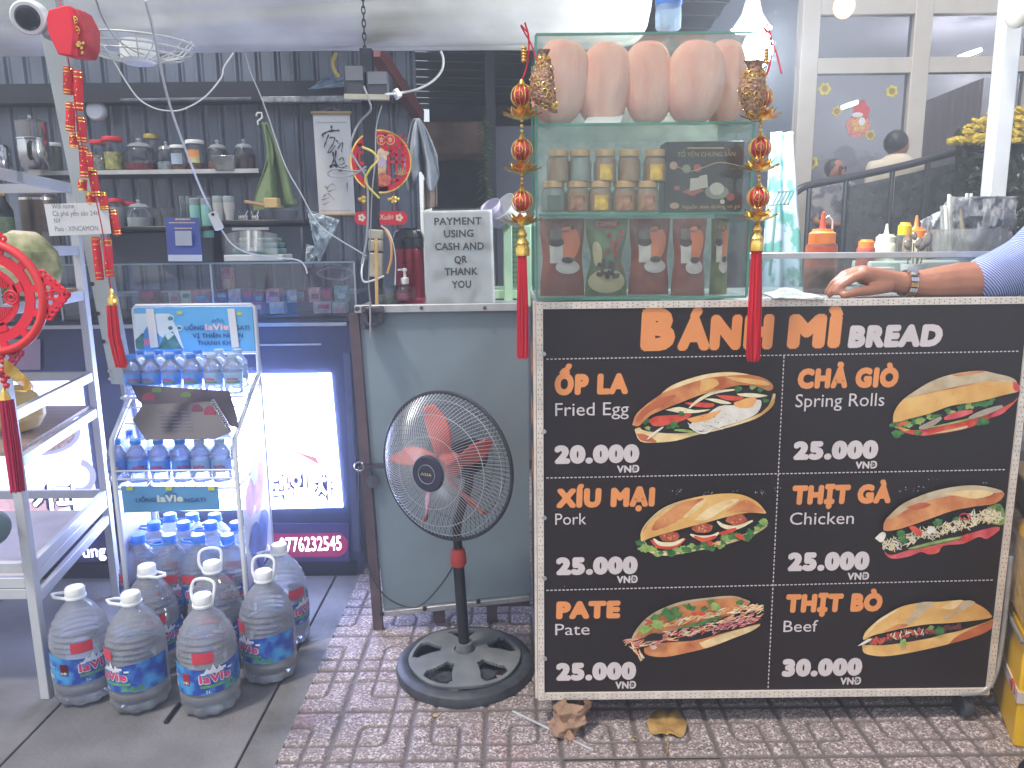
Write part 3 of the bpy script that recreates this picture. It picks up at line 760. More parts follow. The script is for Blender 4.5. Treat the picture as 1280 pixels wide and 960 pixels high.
# 1 fried egg  (tracing coords: 6.4 px per photo px from (780,450))
p = Pic(1, 780, 450, 6.4)
p.P([(85, 560), (130, 650), (260, 660), (420, 645), (560, 605), (760, 560), (1000, 490), (1120, 430), (1190, 350), (1210, 290), (1180, 270), (900, 330), (400, 480), (120, 540)], 'pale')
p.P([(100, 590), (140, 645), (260, 658), (220, 620), (150, 590)], 'deep'); p.P([(1060, 440), (1180, 330), (1205, 300), (1195, 360), (1120, 430), (1010, 480)], 'golden')
p.P([(130, 520), (300, 430), (600, 300), (900, 230), (1150, 240), (1190, 280), (1100, 420), (780, 540), (560, 580), (330, 585), (150, 560)], 'dark')
p.P([(620, 470), (760, 370), (900, 360), (1040, 320), (1100, 330), (1070, 420), (960, 480), (800, 530), (640, 570), (520, 540), (560, 490)], 'egg')
p.P([(500, 470), (700, 420), (780, 400), (700, 470), (560, 500)], 'yolk'); p.P([(880, 340), (1000, 300), (1060, 310), (1030, 370), (960, 385), (890, 370)], 'yolk')
p.P([(200, 480), (260, 450), (400, 440), (540, 430), (480, 480), (320, 525), (230, 525)], 'tomato'); p.P([(480, 340), (600, 340), (720, 350), (690, 380), (560, 370)], 'tomato'); p.P([(730, 280), (860, 285), (960, 300), (900, 325), (800, 315)], 'tomato')
for a in ([(330, 400), (440, 375), (560, 400), (690, 395), (600, 420), (470, 425)], [(640, 310), (740, 310), (860, 345), (780, 350)], [(900, 270), (1020, 265), (1150, 285), (1060, 300), (940, 290)]): p.P(a, 'shred')
p.strip([(520, 385), (600, 320), (720, 260), (900, 235)], 26, 'shred'); p.strip([(185, 635), (250, 580), (315, 535)], 18, 'onion'); p.strip([(510, 500), (560, 560), (640, 585), (700, 550), (620, 510)], 14, 'onion')
p.strip([(600, 500), (700, 520), (790, 555)], 12, 'onion')
for x, y, r in ((170, 490, 42), (190, 545, 30), (400, 520, 45), (910, 230, 38), (1030, 220, 30), (1090, 235, 34), (1130, 320, 32), (460, 430, 30), (360, 535, 26)): p.frill(x, y, r, p.r.choice(['leaf', 'leafl']))
p.strip([(400, 560), (480, 565), (570, 580)], 22, 'leafl'); p.specks([(600, 520), (900, 430)], 26, ['dark'], 4, 60)
p.P([(65, 520), (100, 430), (200, 340), (300, 270), (380, 205), (520, 150), (680, 110), (850, 95), (1000, 115), (1120, 145), (1185, 190), (1190, 230), (1150, 245), (1080, 215), (940, 200), (820, 225), (640, 270), (480, 330), (330, 390), (210, 445), (130, 520), (100, 530)], 'crust')
p.P([(300, 265), (380, 205), (520, 150), (680, 110), (850, 97), (1000, 117), (900, 120), (700, 140), (560, 175), (400, 230)], 'pale'); p.P([(620, 160), (720, 150), (760, 190), (700, 230), (610, 250)], 'golden'); p.P([(800, 130), (1100, 160), (1170, 200), (1080, 200), (900, 170)], 'golden')
p.P([(90, 470), (180, 370), (320, 300), (420, 280), (330, 350), (200, 420), (110, 500)], 'deep')
p.done()
# 2 spring rolls (from (1080,450))
p = Pic(2, 1080, 450, 6.4)
p.P([(260, 545), (340, 585), (470, 605), (640, 585), (850, 540), (1020, 460), (1130, 410), (1230, 310), (1255, 250), (1100, 300), (600, 440), (300, 510)], 'tomato')
p.P([(500, 590), (700, 530), (800, 515), (820, 545), (640, 580)], 'pale'); p.P([(270, 540), (360, 500), (390, 540), (330, 570)], 'golden')
p.P([(240, 500), (500, 420), (800, 330), (1060, 270), (1240, 245), (1200, 330), (1000, 420), (760, 490), (520, 540), (380, 560)], 'dark')
p.along([(240, 510), (420, 480), (640, 420), (860, 360), (1080, 300)], 22, lambda s, x, y: s.frill(x + s.r.uniform(-20, 20), y + s.r.uniform(-18, 25), s.r.uniform(28, 52), s.r.choice(['leaf', 'leaf', 'leafl'])))
for x, y, r in ((265, 590, 55), (230, 520, 34), (430, 580, 40), (960, 490, 50), (920, 510, 30)): p.frill(x, y, r, 'leaf')
p.strip([(640, 470), (740, 440), (870, 410)], 50, 'pink'); p.strip([(440, 545), (520, 520), (620, 460)], 46, 'grey'); p.strip([(840, 465), (960, 420), (1110, 370)], 46, 'grey'); p.strip([(500, 590), (700, 540), (900, 500)], 24, 'tomato'); p.strip([(520, 540), (700, 505), (860, 465)], 14, 'leafl')
p.strip([(270, 530), (300, 510), (340, 495)], 28, 'tomato'); p.P([(455, 600), (480, 575), (510, 590), (480, 608)], 'pink'); p.strip([(1020, 450), (1130, 400)], 36, 'pink')
p.P([(232, 500), (235, 440), (260, 380), (320, 310), (420, 240), (540, 170), (700, 115), (920, 85), (1060, 110), (1180, 140), (1230, 190), (1250, 245), (1120, 280), (900, 335), (700, 365), (520, 430), (380, 465), (300, 490)], 'golden')
p.P([(320, 310), (420, 240), (540, 170), (700, 115), (920, 85), (1060, 110), (1180, 140), (1210, 180), (1000, 172), (800, 200), (640, 240), (460, 275), (370, 300)], 'flour')
p.P([(700, 118), (920, 86), (960, 95), (760, 130)], 'crust'); p.P([(1190, 170), (1230, 190), (1250, 245), (1200, 240)], 'pink'); p.strip([(400, 290), (700, 225), (900, 185)], 8, 'crust')
p.specks([(300, 400), (700, 280), (1100, 200)], 40, ['pale', 'crust'], 4, 60)
p.done()
# 3 pork (from (780,600))
p = Pic(3, 780, 600, 6.4)
p.P([(150, 490), (190, 570), (330, 605), (560, 570), (760, 530), (960, 470), (1090, 410), (1140, 350), (900, 340), (400, 450)], 'pale')
p.P([(160, 480), (400, 400), (700, 330), (1000, 265), (1130, 280), (1100, 380), (900, 450), (640, 520), (400, 560), (230, 560)], 'dark')
p.along([(130, 510), (300, 580), (500, 545), (700, 520), (850, 470), (1020, 430), (1140, 310)], 30, lambda s, x, y: s.frill(x + s.r.uniform(-20, 20), y + s.r.uniform(-25, 20), s.r.uniform(28, 58), s.r.choice(['leaf', 'leafl', 'leaf'])))
for a, k in (([(215, 480), (280, 530), (400, 530), (490, 470)], 'tomato'), ([(235, 470), (290, 510), (400, 510), (480, 470)], 'shred'), ([(530, 435), (600, 460), (700, 455), (760, 420)], 'shred'), ([(560, 450), (640, 480), (740, 450)], 'tomato'), ([(745, 330), (800, 370), (900, 380), (1030, 325)], 'shred'), ([(760, 430), (840, 410), (900, 390)], 'tomato')): p.strip(a, 34, k)
for x, y, rx in ((370, 450, 85), (630, 385, 82), (900, 315, 88)):
    p.P([(x + rx * math.cos(a) * p.r.uniform(.85, 1.1), y + rx * .5 * math.sin(a) * p.r.uniform(.85, 1.15)) for a in [2 * PI * i / 14 for i in range(14)]], 'meat', 2)
    p.specks([(x - 50, y), (x + 50, y)], 16, ['tomato', 'carrot'], 7, 24)
p.P([(880, 440), (930, 430), (970, 480), (920, 470)], 'tomato'); p.frill(690, 505, 30, 'tomato'); p.frill(750, 505, 26, 'carrot')
p.P([(135, 480), (135, 420), (180, 340), (280, 245), (400, 185), (560, 140), (740, 112), (880, 108), (980, 130), (1070, 180), (1130, 250), (1125, 268), (1000, 262), (840, 290), (680, 335), (520, 375), (360, 420), (220, 460), (150, 490)], 'golden')
p.P([(250, 330), (420, 200), (560, 160), (640, 150), (520, 250), (460, 310), (300, 390), (220, 400)], 'crust'); p.P([(560, 320), (680, 220), (820, 160), (920, 160), (780, 250), (660, 320)], 'pale'); p.P([(470, 300), (580, 190), (660, 150), (620, 210), (520, 290)], 'pale'); p.P([(820, 250), (960, 160), (1060, 200), (1120, 255), (980, 258)], 'crust')
p.strip([(150, 420), (210, 320), (330, 230), (480, 165)], 16, 'flour'); p.specks([(300, 350), (600, 250), (1000, 200)], 50, ['pale', 'deep'], 4, 60)
p.done()
# 4 chicken (from (1070,600))
p = Pic(4, 1070, 600, 6.4)
p.P([(210, 540), (250, 610), (310, 630), (430, 610), (520, 575), (580, 595), (660, 580), (700, 525), (860, 510), (980, 455), (1050, 470), (1150, 375), (800, 400), (400, 500)], 'pink')
p.P([(540, 560), (620, 540), (700, 520), (640, 575), (580, 590)], 'tomato')
p.P([(150, 465), (210, 410), (600, 300), (1000, 200), (1160, 190), (1195, 290), (1190, 350), (1000, 400), (800, 460), (600, 520), (420, 560), (280, 600), (220, 560), (205, 500)], 'dark')
p.strip([(420, 550), (640, 500), (850, 455)], 26, 'leafl'); p.strip([(440, 560), (650, 512), (840, 470)], 10, 'leaf'); p.P([(1050, 215), (1150, 190), (1190, 270), (1185, 350), (1100, 355), (1040, 300)], 'leafl')
p.P([(150, 465), (210, 415), (240, 440), (205, 500)], 'onion')
p.shreds([(240, 520), (420, 470), (640, 410), (860, 350), (1050, 280), (1130, 300)], 330, ['shred', 'shred', 'pale', 'egg'], 60, 9, 55)
for x, y, r in ((360, 430, 50), (380, 480, 44), (655, 340, 48), (800, 310, 26), (1140, 140, 52), (1140, 230, 34)): p.frill(x, y, r, 'leaf')
p.P([(420, 375), (470, 370), (530, 420), (510, 450), (450, 410)], 'tomato'); p.strip([(830, 280), (870, 268), (915, 290), (890, 318), (840, 310), (828, 285)], 14, 'pink'); p.frill(600, 405, 48, 'egg'); p.P([(850, 500), (880, 430), (910, 450), (880, 500)], 'tomato')
p.P([(218, 400), (225, 340), (270, 280), (360, 200), (480, 140), (620, 90), (780, 55), (940, 42), (1080, 60), (1175, 95), (1180, 130), (1110, 190), (960, 210), (780, 245), (620, 300), (480, 350), (340, 395), (250, 408)], 'crust')
p.P([(240, 310), (360, 200), (480, 140), (620, 90), (780, 55), (940, 42), (1080, 60), (1175, 95), (1000, 110), (800, 120), (600, 160), (420, 230), (300, 300)], 'flour')
p.P([(700, 110), (850, 85), (1000, 80), (1100, 110), (960, 150), (820, 130)], 'pale'); p.P([(400, 220), (520, 180), (600, 200), (480, 240)], 'deep')
p.done()
# 5 pate (from (780,735))
p = Pic(5, 780, 735, 6.4)
p.P([(60, 420), (70, 380), (130, 290), (220, 210), (350, 145), (500, 100), (700, 75), (860, 62), (950, 85), (1000, 130), (700, 260), (200, 440)], 'flour')
p.P([(75, 400), (200, 260), (400, 150), (650, 95), (900, 80), (1000, 130), (800, 250), (300, 420)], 'crust')
p.P([(20, 455), (150, 400), (400, 340), (800, 230), (1120, 180), (1110, 240), (1080, 290), (900, 330), (700, 400), (400, 440), (180, 470)], 'dark')
p.P([(160, 480), (300, 440), (560, 420), (760, 370), (950, 320), (1090, 285), (1030, 340), (880, 400), (700, 470), (500, 520), (330, 552), (220, 545), (165, 520)], 'crust')
p.P([(600, 440), (760, 380), (1080, 290), (1020, 345), (880, 400), (720, 460), (640, 480)], 'pale')
p.shreds([(60, 450), (250, 420), (480, 360), (700, 300), (900, 250), (1080, 210)], 200, ['carrot', 'ham', 'tomato', 'ham', 'shred'], 80, 9, 44, -.3)
p.shreds([(340, 300), (560, 240), (760, 200), (1000, 160), (1100, 165)], 110, ['shred', 'carrot', 'yolk', 'shred'], 90, 9, 26, -.3)
p.shreds([(700, 340), (900, 290), (1050, 250)], 90, ['ham', 'purple', 'pink'], 40, 7, 30, -.4); p.shreds([(60, 460), (110, 520), (140, 560)], 20, ['shred', 'carrot'], 70, 7, 18, 1.0)
p.strip([(430, 325), (580, 295), (700, 255), (800, 235)], 26, 'leaf'); p.strip([(160, 415), (240, 390), (310, 400)], 60, 'dark'); p.P([(200, 470), (240, 455), (265, 475), (230, 495)], 'ham'); p.strip([(160, 255), (215, 268)], 16, 'tomato')
for x, y, r in ((340, 200, 60), (370, 240, 45), (430, 215, 48), (510, 150, 42), (550, 165, 34), (690, 110, 34), (640, 165, 36), (250, 235, 44), (930, 115, 40), (410, 170, 34)): p.frill(x, y, r, 'leaf')
for x, y, r in ((170, 330, 62), (270, 290, 66), (735, 150, 55)): p.frill(x, y, r, 'leafl')
p.frill(620, 205, 34, 'tomato'); p.frill(560, 205, 26, 'tomato')
p.done()
# 6 beef (from (1060,735))
p = Pic(6, 1060, 735, 6.4)
p.P([(112, 455), (130, 520), (240, 545), (360, 540), (560, 505), (800, 450), (1000, 395), (1120, 345), (1158, 300), (1150, 250), (900, 320), (400, 420)], 'golden')
p.P([(800, 450), (900, 370), (1150, 260), (1158, 300), (1120, 345), (1000, 395)], 'deep')
p.P([(75, 465), (120, 430), (220, 380), (460, 320), (700, 285), (1000, 265), (1140, 240), (1130, 262), (900, 340), (760, 370), (660, 400), (460, 435), (280, 458), (150, 455)], 'dark')
p.shreds([(180, 430), (300, 400), (440, 370), (600, 345), (700, 335)], 90, ['meat', 'purple', 'meat', 'tomato'], 50, 22, 26)
p.shreds([(760, 330), (920, 305)], 20, ['purple'], 40, 26, 16); p.shreds([(330, 390), (620, 345)], 14, ['onion', 'shred'], 60, 8, 26)
p.P([(75, 465), (130, 425), (170, 405), (190, 412), (130, 450)], 'onion'); p.frill(725, 345, 48, 'leaf', 18, .9); p.frill(665, 318, 26, 'leafl'); p.frill(440, 435, 36, 'leafl', 12, 1)
p.P([(118, 400), (140, 350), (200, 290), (320, 205), (440, 145), (600, 115), (740, 110), (880, 97), (1000, 115), (1090, 160), (1145, 215), (1135, 240), (1000, 262), (820, 280), (640, 290), (460, 318), (300, 355), (200, 380), (130, 415)], 'golden')
p.P([(430, 310), (520, 200), (560, 120), (700, 118), (600, 200), (500, 290)], 'flour'); p.P([(760, 230), (860, 180), (940, 100), (1020, 120), (900, 190), (780, 250)], 'flour'); p.P([(740, 160), (840, 105), (920, 100), (840, 170)], 'pale'); p.strip([(130, 390), (240, 270), (400, 170)], 22, 'pale')
p.P([(280, 350), (400, 290), (480, 300), (340, 345)], 'crust'); p.specks([(300, 300), (600, 200), (1000, 180)], 40, ['pale', 'crust'], 4, 50)
p.done()
# worn flecks on the board
mb = MB(); rr = random.Random(9)
for cx, cy, n in ((846, 615, 10), (885, 618, 8), (915, 616, 6), (950, 616, 9), (1128, 612, 5), (1152, 611, 4), (1165, 600, 3), (1230, 602, 5), (975, 612, 3), (1142, 611, 3), (700, 733, 2)):
    for i in range(n):
        x = cx + rr.uniform(-7, 7); y = cy + rr.uniform(-3, 3); s = rr.uniform(.3, .8)
        mb.poly([W(x - s, y, YT - .0002), W(x, y - s, YT - .0002), W(x + s * 1.4, y, YT - .0002), W(x, y + s, YT - .0002)])
build(mb, 'worn_flecks', mat('fleck', (190, 184, 182), .7), cart)
# ================================================================ GLASS CASE ON THE CART
Yg = 1.825; gx0, gx1 = .062, .563; gz0 = Z1 + .002; gz1 = W(800, 40, Yg).z; dg = .30
case = thing('glass_case', ((gx0 + gx1) / 2, Yg, gz0), 'three level glass display case standing on the menu cart', 'display case')
t = .005
m_back = glassy('case_back', (240, 248, 245), .06, .15, dirt=.5, dirtrgb=(226, 236, 232))
build(MB().b2((gx0 + t, Yg, gz0 + t), (gx1 - t, Yg + t, gz1 - t)), 'front_pane', glassy('case_glass', (250, 253, 252), .05, .02, dirt=.04, dirtrgb=(210, 220, 216)), case)
build(MB().b2((gx0, Yg, gz0 + t), (gx0 + t - .0005, Yg + dg, gz1 - t)), 'side_pane', m_glass, case)
build(MB().b2((gx1 - t + .0005, Yg, gz0 + t), (gx1, Yg + dg, gz1 - t)), 'side_pane', m_glass, case)
build(MB().b2((gx0 + t, Yg + dg - t, gz0 + t), (gx1 - t, Yg + dg, gz1 - t)), 'back_pane', m_back, case)
zs1 = W(800, 156, Yg).z; zs2 = W(800, 269, Yg).z
m_shelf = glassy('shelf_glass', (244, 252, 249), .08, .05, dirt=.08, dirtrgb=(210, 226, 218))
for z, nm in ((gz0, 'bottom_pane'), (zs2, 'shelf'), (zs1, 'shelf'), (gz1 - t, 'top_pane')):
    sh_ = build(MB().b2((gx0 + t if nm == 'shelf' else gx0, Yg + t + .001, z), (gx1 - t if nm == 'shelf' else gx1, Yg + dg - t, z + t - .0005)), nm, m_shelf, case)
    build(MB().b2((gx0 if nm != 'shelf' else gx0 + t, Yg - .001, z), (gx1, Yg + t, z + t)), 'glass_edge', m_gedge, case)
for x in (gx0, gx1):
    for y in (Yg - .001, Yg + dg):
        build(MB().b2((x - .0025, y - .002, gz0 + t), (x + .0025, y + .003, gz1 - t)), 'glass_edge', m_gedge, case)

m_bread = mat('pale_bread', (244, 166, 146), .75, var=.14, scale=16, bump=.4, bscale=60, rgb2=(250, 200, 180), stretch=(1, 1, .4), sss=.15)
def loaf(pxc, pyt, pyb, wpx, Y, tilt, lb, two=False):
    a = W(pxc, pyt, Y); b = W(pxc, pyb, Y); h = (a.z - b.z) / 2; r = wpx * mpp(pxc, 100, Y) / 2 * 1.16
    c = Vector((a.x, Y, (a.z + b.z) / 2)); rd = random.Random(pxc)
    mb = MB(); M = Matrix.Rotation(tilt, 3, 'Y')
    def fn(u, v):
        th = PI * v; ph = 2 * PI * u
        q = math.sin(th) ** .62 * (.86 + .16 * math.sin(PI * (.15 + .55 * v)))
        k = 1 + .05 * noise.noise(Vector((math.cos(ph) * 1.5 + pxc, math.sin(ph) * 1.5, v * 4)))
        seam = 1 - .10 * math.exp(-((u - .76) * 16) ** 2) * q
        return c + M @ Vector((r * q * k * math.cos(ph) * seam, r * .8 * q * k * math.sin(ph) * seam, -h * math.cos(th)))
    mb.grid(fn, 40, 26)
    return single(mb, 'bread_loaf', m_bread, c - Vector((0, 0, h)), lb, 'bread', 'loaves in the top of the glass case')
loaf(700, 51, 156, 62, 1.93, .18, 'leftmost pale bread loaf in the glass case, behind the glittery pouch')
loaf(756, 54, 156, 58, 1.94, .13, 'second pale bread loaf from the left in the glass case, leaning right')
loaf(811, 52, 156, 54, 1.94, -.05, 'middle of the five pale bread loaves in the glass case')
loaf(870, 51, 156, 62, 1.93, .10, 'widest pale bread loaf with a lengthwise seam, right of the middle one')
loaf(907, 50, 156, 46, 1.98, .06, 'rightmost pale bread loaf in the glass case, beside the bright lamp')
# paper tray under the loaves
mb = MB().prism([W(730, 154, 1.86), W(775, 154, 1.86), W(790, 122, 2.08), W(745, 130, 2.08)], (0, 0, .001))
single(mb, 'paper_sheet', m_white, W(750, 154, 1.9), 'crumpled white paper sheet between the second and third loaf', 'paper')
p_ = W(722, 168, 1.9)
for px, lb in ((748, 'white paper plate below the glass shelf, left one'), (803, 'white paper plate below the glass shelf, right one')):
    pass

# jars, two storeys
m_lid = mat('gold_lid', (214, 170, 116), .3, .4, var=.15, scale=60); m_lbl = mat('jar_label', (150, 60, 58), .5, var=.3, scale=60, rgb2=(190, 150, 110))
m_honey = mat('honey', (186, 130, 84), .35, var=.3, scale=30, rgb2=(216, 176, 128)); m_gleam = mat('gold_label', (226, 180, 60), .3, .2, var=.3, scale=60); m_pale = mat('pale_fill', (176, 178, 162), .4, var=.2)
def small_jar(pxc, pb, Y, fill, lbl, lb, wpx=30, hpx=39, row=''):
    b = W(pxc, pb, Y); k = mpp(pxc, pb, Y); r = wpx * k / 2; h = hpx * k
    j = thing('honey_jar', b, lb, 'jar', 'small jars in the middle of the glass case')
    build(MB().lathe([(r * .6, .0), (r * .96, .002), (r, .006), (r, h * .62), (r * .82, h * .78), (r * .8, h * .82)], 24), 'glass', m_jar, j, local=True)
    build(MB().lathe([(.001, .003), (r * .92, .004), (r * .95, h * .58), (r * .78, h * .74), (.001, h * .75)], 20), 'filling', fill, j, local=True)
    build(MB().lathe([(r * .84, h * .80), (r * .86, h * .8), (r * .87, h * .97), (r * .8, h), (.001, h)], 28, flute=.02, nf=14), 'lid', m_lid, j, local=True)
    if lbl:
        mb = MB(); mb.grid(lambda u, v: (r * 1.01 * math.sin((u - .5) * 1.1), -r * 1.01 * math.cos((u - .5) * 1.1), h * (.08 + v * .46)), 8, 1)
        build(mb, 'label', lbl, j, local=True)
    return j
zz1 = W(750, 267, 1.86).z
for i, (px, fl_, lb_) in enumerate([(692, m_pale, mat('green_label', (90, 110, 100), .5)), (722, m_honey, m_lbl), (750, m_honey, m_gleam), (780, m_honey, m_lbl), (808, m_honey, m_lbl)]):
    small_jar(px, 266, 1.87, fl_, lb_, '%s small jar from left in the lower row, %s' % (ordn(i), ('with pale filling', 'with red label', 'with gold label', 'with red and pale label', 'next to the black gift box')[i]), 31, 38)
for i, px in enumerate([698, 725, 756, 786, 818]):
    small_jar(px, 229, 1.87, m_honey if i != 1 else m_pale, m_gleam if i in (2, 4) else None, '%s small jar from the left in the upper row of stacked jars' % ordn(i), 29, 40)
# black gift box
a = W(830, 266, 1.88); b = W(931, 176, 1.88)
gb = thing('gift_box', ((a.x + b.x) / 2, 1.9, a.z), 'black gift box with gold writing beside the stacked jars', 'box')
build(MB().b2(a, (b.x, 1.95, b.z)), 'carton', mat('black_card', (36, 32, 36), .4, var=.1), gb, bev=.002)
mb = MB(); m_gt = mat('gold_print', (190, 156, 100), .4, .3)
letter(mb, 'TỔ YẾN CHƯNG SẴN', (847, 196), (919, 195), 5.5, 1.8788); letter(mb, 'Nguồn dinh dưỡng vô giá', (853, 261), (925, 260), 4.5, 1.8788)
mb.prism([W(859, 184, 1.879), W(905, 184, 1.879), W(905, 186, 1.879), W(859, 186, 1.879)], (0, -.0005, 0))
mb.tube(smooth_path([W(843, 207, 1.8785), W(862, 214, 1.8785), W(880, 209, 1.8785), (W(900, 203, 1.8785)), W(928, 208, 1.8785)], 5), .0012, 5)
build(mb, 'gold_writing', m_gt, gb)
mb = MB()
def disc(mb, px, py, rx, ry, Y, mi, n=18, a0=0, a1=2 * PI):
    mb.poly([W(px + rx * math.cos(a0 + (a1 - a0) * i / n), py + ry * math.sin(a0 + (a1 - a0) * i / n), Y) for i in range(n)][::-1], mi)
disc(mb, 842, 207, 5, 5, 1.8786, 0); disc(mb, 858, 211, 5.5, 5.5, 1.8786, 1); disc(mb, 872, 210, 5, 5, 1.8786, 2); disc(mb, 896, 240, 15, 9, 1.8786, 1); disc(mb, 896, 236, 9, 8, 1.8784, 3)
mb.poly([W(862, 239, 1.8785), W(876, 236, 1.8785), W(874, 222, 1.8785), W(863, 223, 1.8785)], 3); mb.poly([W(875, 236, 1.8784), W(885, 234, 1.8784), W(884, 218, 1.8784), W(874, 220, 1.8784)], 3)
mb.poly([W(852, 240, 1.8786), W(866, 245, 1.8786), W(880, 238, 1.8786), W(866, 233, 1.8786)], 2); disc(mb, 843, 257, 6, 4, 1.8786, 0); disc(mb, 913, 246, 5, 5, 1.8786, 2); disc(mb, 903, 252, 3, 3, 1.8784, 3); disc(mb, 846, 235, 4, 3, 1.8786, 2)
build(mb, 'box_picture', [mat('bp1', (196, 160, 130), .5), mat('bp2', (140, 140, 128), .5), mat('bp3', (176, 88, 88), .5), mat('bp4', (206, 196, 180), .5)], gb)

# coffee bags
m_bag = mat('coffee_bag', (108, 44, 40), .28, var=.35, scale=9, rgb2=(166, 76, 56), coat=.3)
m_glow = mat('orange_print', (224, 110, 70), .35, var=.35, scale=10, rgb2=(214, 140, 80)); m_bgreen = mat('green_bag', (92, 112, 72), .3, var=.35, scale=16, coat=.3)
pr = [mat('pr_white', (206, 196, 190), .4), mat('pr_coffee', (60, 34, 30), .4), mat('pr_steel', (120, 104, 102), .4, var=.2), m_glow, mat('pr_berry', (176, 50, 48), .4, var=.3), mat('pr_bean', (66, 52, 54), .45, var=.4, scale=80), mat('pr_cream', (196, 180, 140), .5)]
def bag(x0, x1, y0, y1, Y, m, kind, lb, nip=None):
    a = W(x0, y1, Y); b = W(x1, y0, Y); cx = (a.x + b.x) / 2; hw = (b.x - a.x) / 2; h = b.z - a.z; rd = random.Random(x0)
    def surf(u, v, side=-1, lift=0.0):
        e = abs(2 * u - 1); nip_ = 1 - (nip or .09) * math.exp(-((v - .5) * 5) ** 2)
        th = .024 * (1 - e ** 3) * (math.sin(PI * min(1, max(0, v * .94 + .03))) ** .5) * (1.15 - .45 * v)
        wr = .0035 * noise.noise(Vector((u * 3 + x0, v * 9, 1))) + .002 * noise.noise(Vector((u * 12 + x0, v * 12, 4)))
        return Vector((cx + (2 * u - 1) * hw * nip_ * (1 - .04 * math.sin(PI * v)), Y + side * (th + wr * (1 - e) + lift), a.z + h * v))
    bg_ = thing('coffee_bag', (cx, Y, a.z), lb, 'bag', 'coffee bags in the bottom of the glass case')
    mb = MB().grid(lambda u, v: surf(u, v), 22, 26); mb.grid(lambda u, v: surf(1 - u, v, 1), 22, 26)
    build(mb, 'bag', m, bg_)
    pm_ = MB()
    def pat(cx_, cy_, rx, ry, mi, n=16, l=.0008, sq=False):
        vs = []; l *= 3
        for i in range(n):
            an = 2 * PI * i / n; c_, s_ = math.cos(an), math.sin(an)
            if sq: k = 1 / max(abs(c_), abs(s_)); c_ *= k; s_ *= k
            vs.append(surf(min(.99, max(.01, cx_ + rx * c_)), min(.99, max(.01, cy_ + ry * s_)), -1, l))
        NRg = 4; V_ = [surf(cx_, cy_, -1, l)]; F_ = [(0, i + 1, (i + 1) % n + 1) for i in range(n)]
        for q_ in range(1, NRg + 1):
            for i in range(n):
                an = 2 * PI * i / n; c_, s_ = math.cos(an), math.sin(an)
                if sq: k = 1 / max(abs(c_), abs(s_)); c_ *= k; s_ *= k
                V_.append(surf(min(.99, max(.01, cx_ + rx * c_ * q_ / NRg)), min(.99, max(.01, cy_ + ry * s_ * q_ / NRg)), -1, l))
        for q_ in range(NRg - 1):
            for i in range(n): F_.append((1 + q_ * n + i, 1 + (q_ + 1) * n + i, 1 + (q_ + 1) * n + (i + 1) % n, 1 + q_ * n + (i + 1) % n))
        pm_._add(V_, F_, mi, True)
    if kind == 'cup':
        pat(.62, .68, .3, .22, 3, l=.0006); pat(.34, .56, .16, .13, 0, l=.0012, sq=True); pat(.34, .70, .19, .06, 1, l=.0014); pat(.34, .82, .13, .05, 2, l=.0016, sq=True); pat(.34, .76, .15, .03, 2, l=.002)
        pat(.62, .38, .3, .09, 0, l=.0018); pat(.62, .42, .19, .10, 0, l=.0024); pat(.62, .47, .16, .045, 2, l=.003); pat(.62, .47, .14, .035, 1, l=.0036); pat(.56, .84, .1, .012, 2, l=.0016); pat(.72, .88, .03, .03, 1, l=.0018)
    else:
        for i in range(16): pat(rd.uniform(.4, .9), rd.uniform(.38, .85), .05, .032, 4, 8, .0012 + i * .0001)
        pat(.5, .93, .3, .06, 4, l=.001); pat(.5, .2, .46, .16, 6, l=.001); pat(.2, .55, .14, .16, 6, l=.0008)
        for i in range(34): pat(.5 + rd.uniform(-.3, .3), rd.uniform(.24, .48), .05, .03, 5, 8, .0016 + i * .0001)
    build(pm_, 'printed_picture', pr, bg_)
    if kind != 'cup':
        mb = MB(); letter(mb, 'COFFEE', (x0 + 14, y0 + 9), (x1 - 14, y0 + 9), 5, Y - .02); build(mb, 'lettering', pr[0], bg_)
    return bg_
bag(675, 731, 273, 370, 1.89, m_bag, 'cup', 'leftmost brown coffee bag with a white cup in the case bottom')
bag(731, 785, 273, 370, 1.885, m_bgreen, 'berry', 'green coffee bag printed with red berries and beans', .25)
bag(785, 838, 273, 368, 1.895, m_bag, 'cup', 'brown coffee bag with a cup, just right of the berry bag')
bag(838, 884, 273, 370, 1.89, m_bag, 'cup', 'rightmost brown coffee bag with a cup, beside the plain green bag', .12)
bag(886, 912, 273, 368, 1.93, mat('plain_green_bag', (74, 96, 60), .35, var=.4, scale=14, rgb2=(150, 140, 80)), None or 'cup', 'narrow green bag at the right end of the case bottom')

# plastic water bottle on top of the case
wb_ = W(835, 38, 1.95)
m_pet = watery('pet', (205, 220, 232), .62, 1.12); m_capb = mat('blue_cap', (52, 104, 196), .35, var=.08); m_lav = mat('label_blue', (66, 120, 200), .4, var=.2, scale=30)
tb = thing('water_bottle', wb_, 'clear plastic bottle with blue label on top of the glass case', 'bottle')
build(MB().lathe([(.024, 0), (.03, .004), (.031, .03), (.029, .06), (.031, .09), (.031, .17), (.014, .21), (.012, .225)], 24, flute=.02, nf=6), 'body', m_pet, tb, local=True)
build(MB().lathe([(.0316, .055), (.0316, .10)], 24), 'label', m_lav, tb, local=True); build(MB().lathe([(.0145, .222), (.0145, .24), (.001, .24)], 20), 'cap', m_capb, tb, local=True)

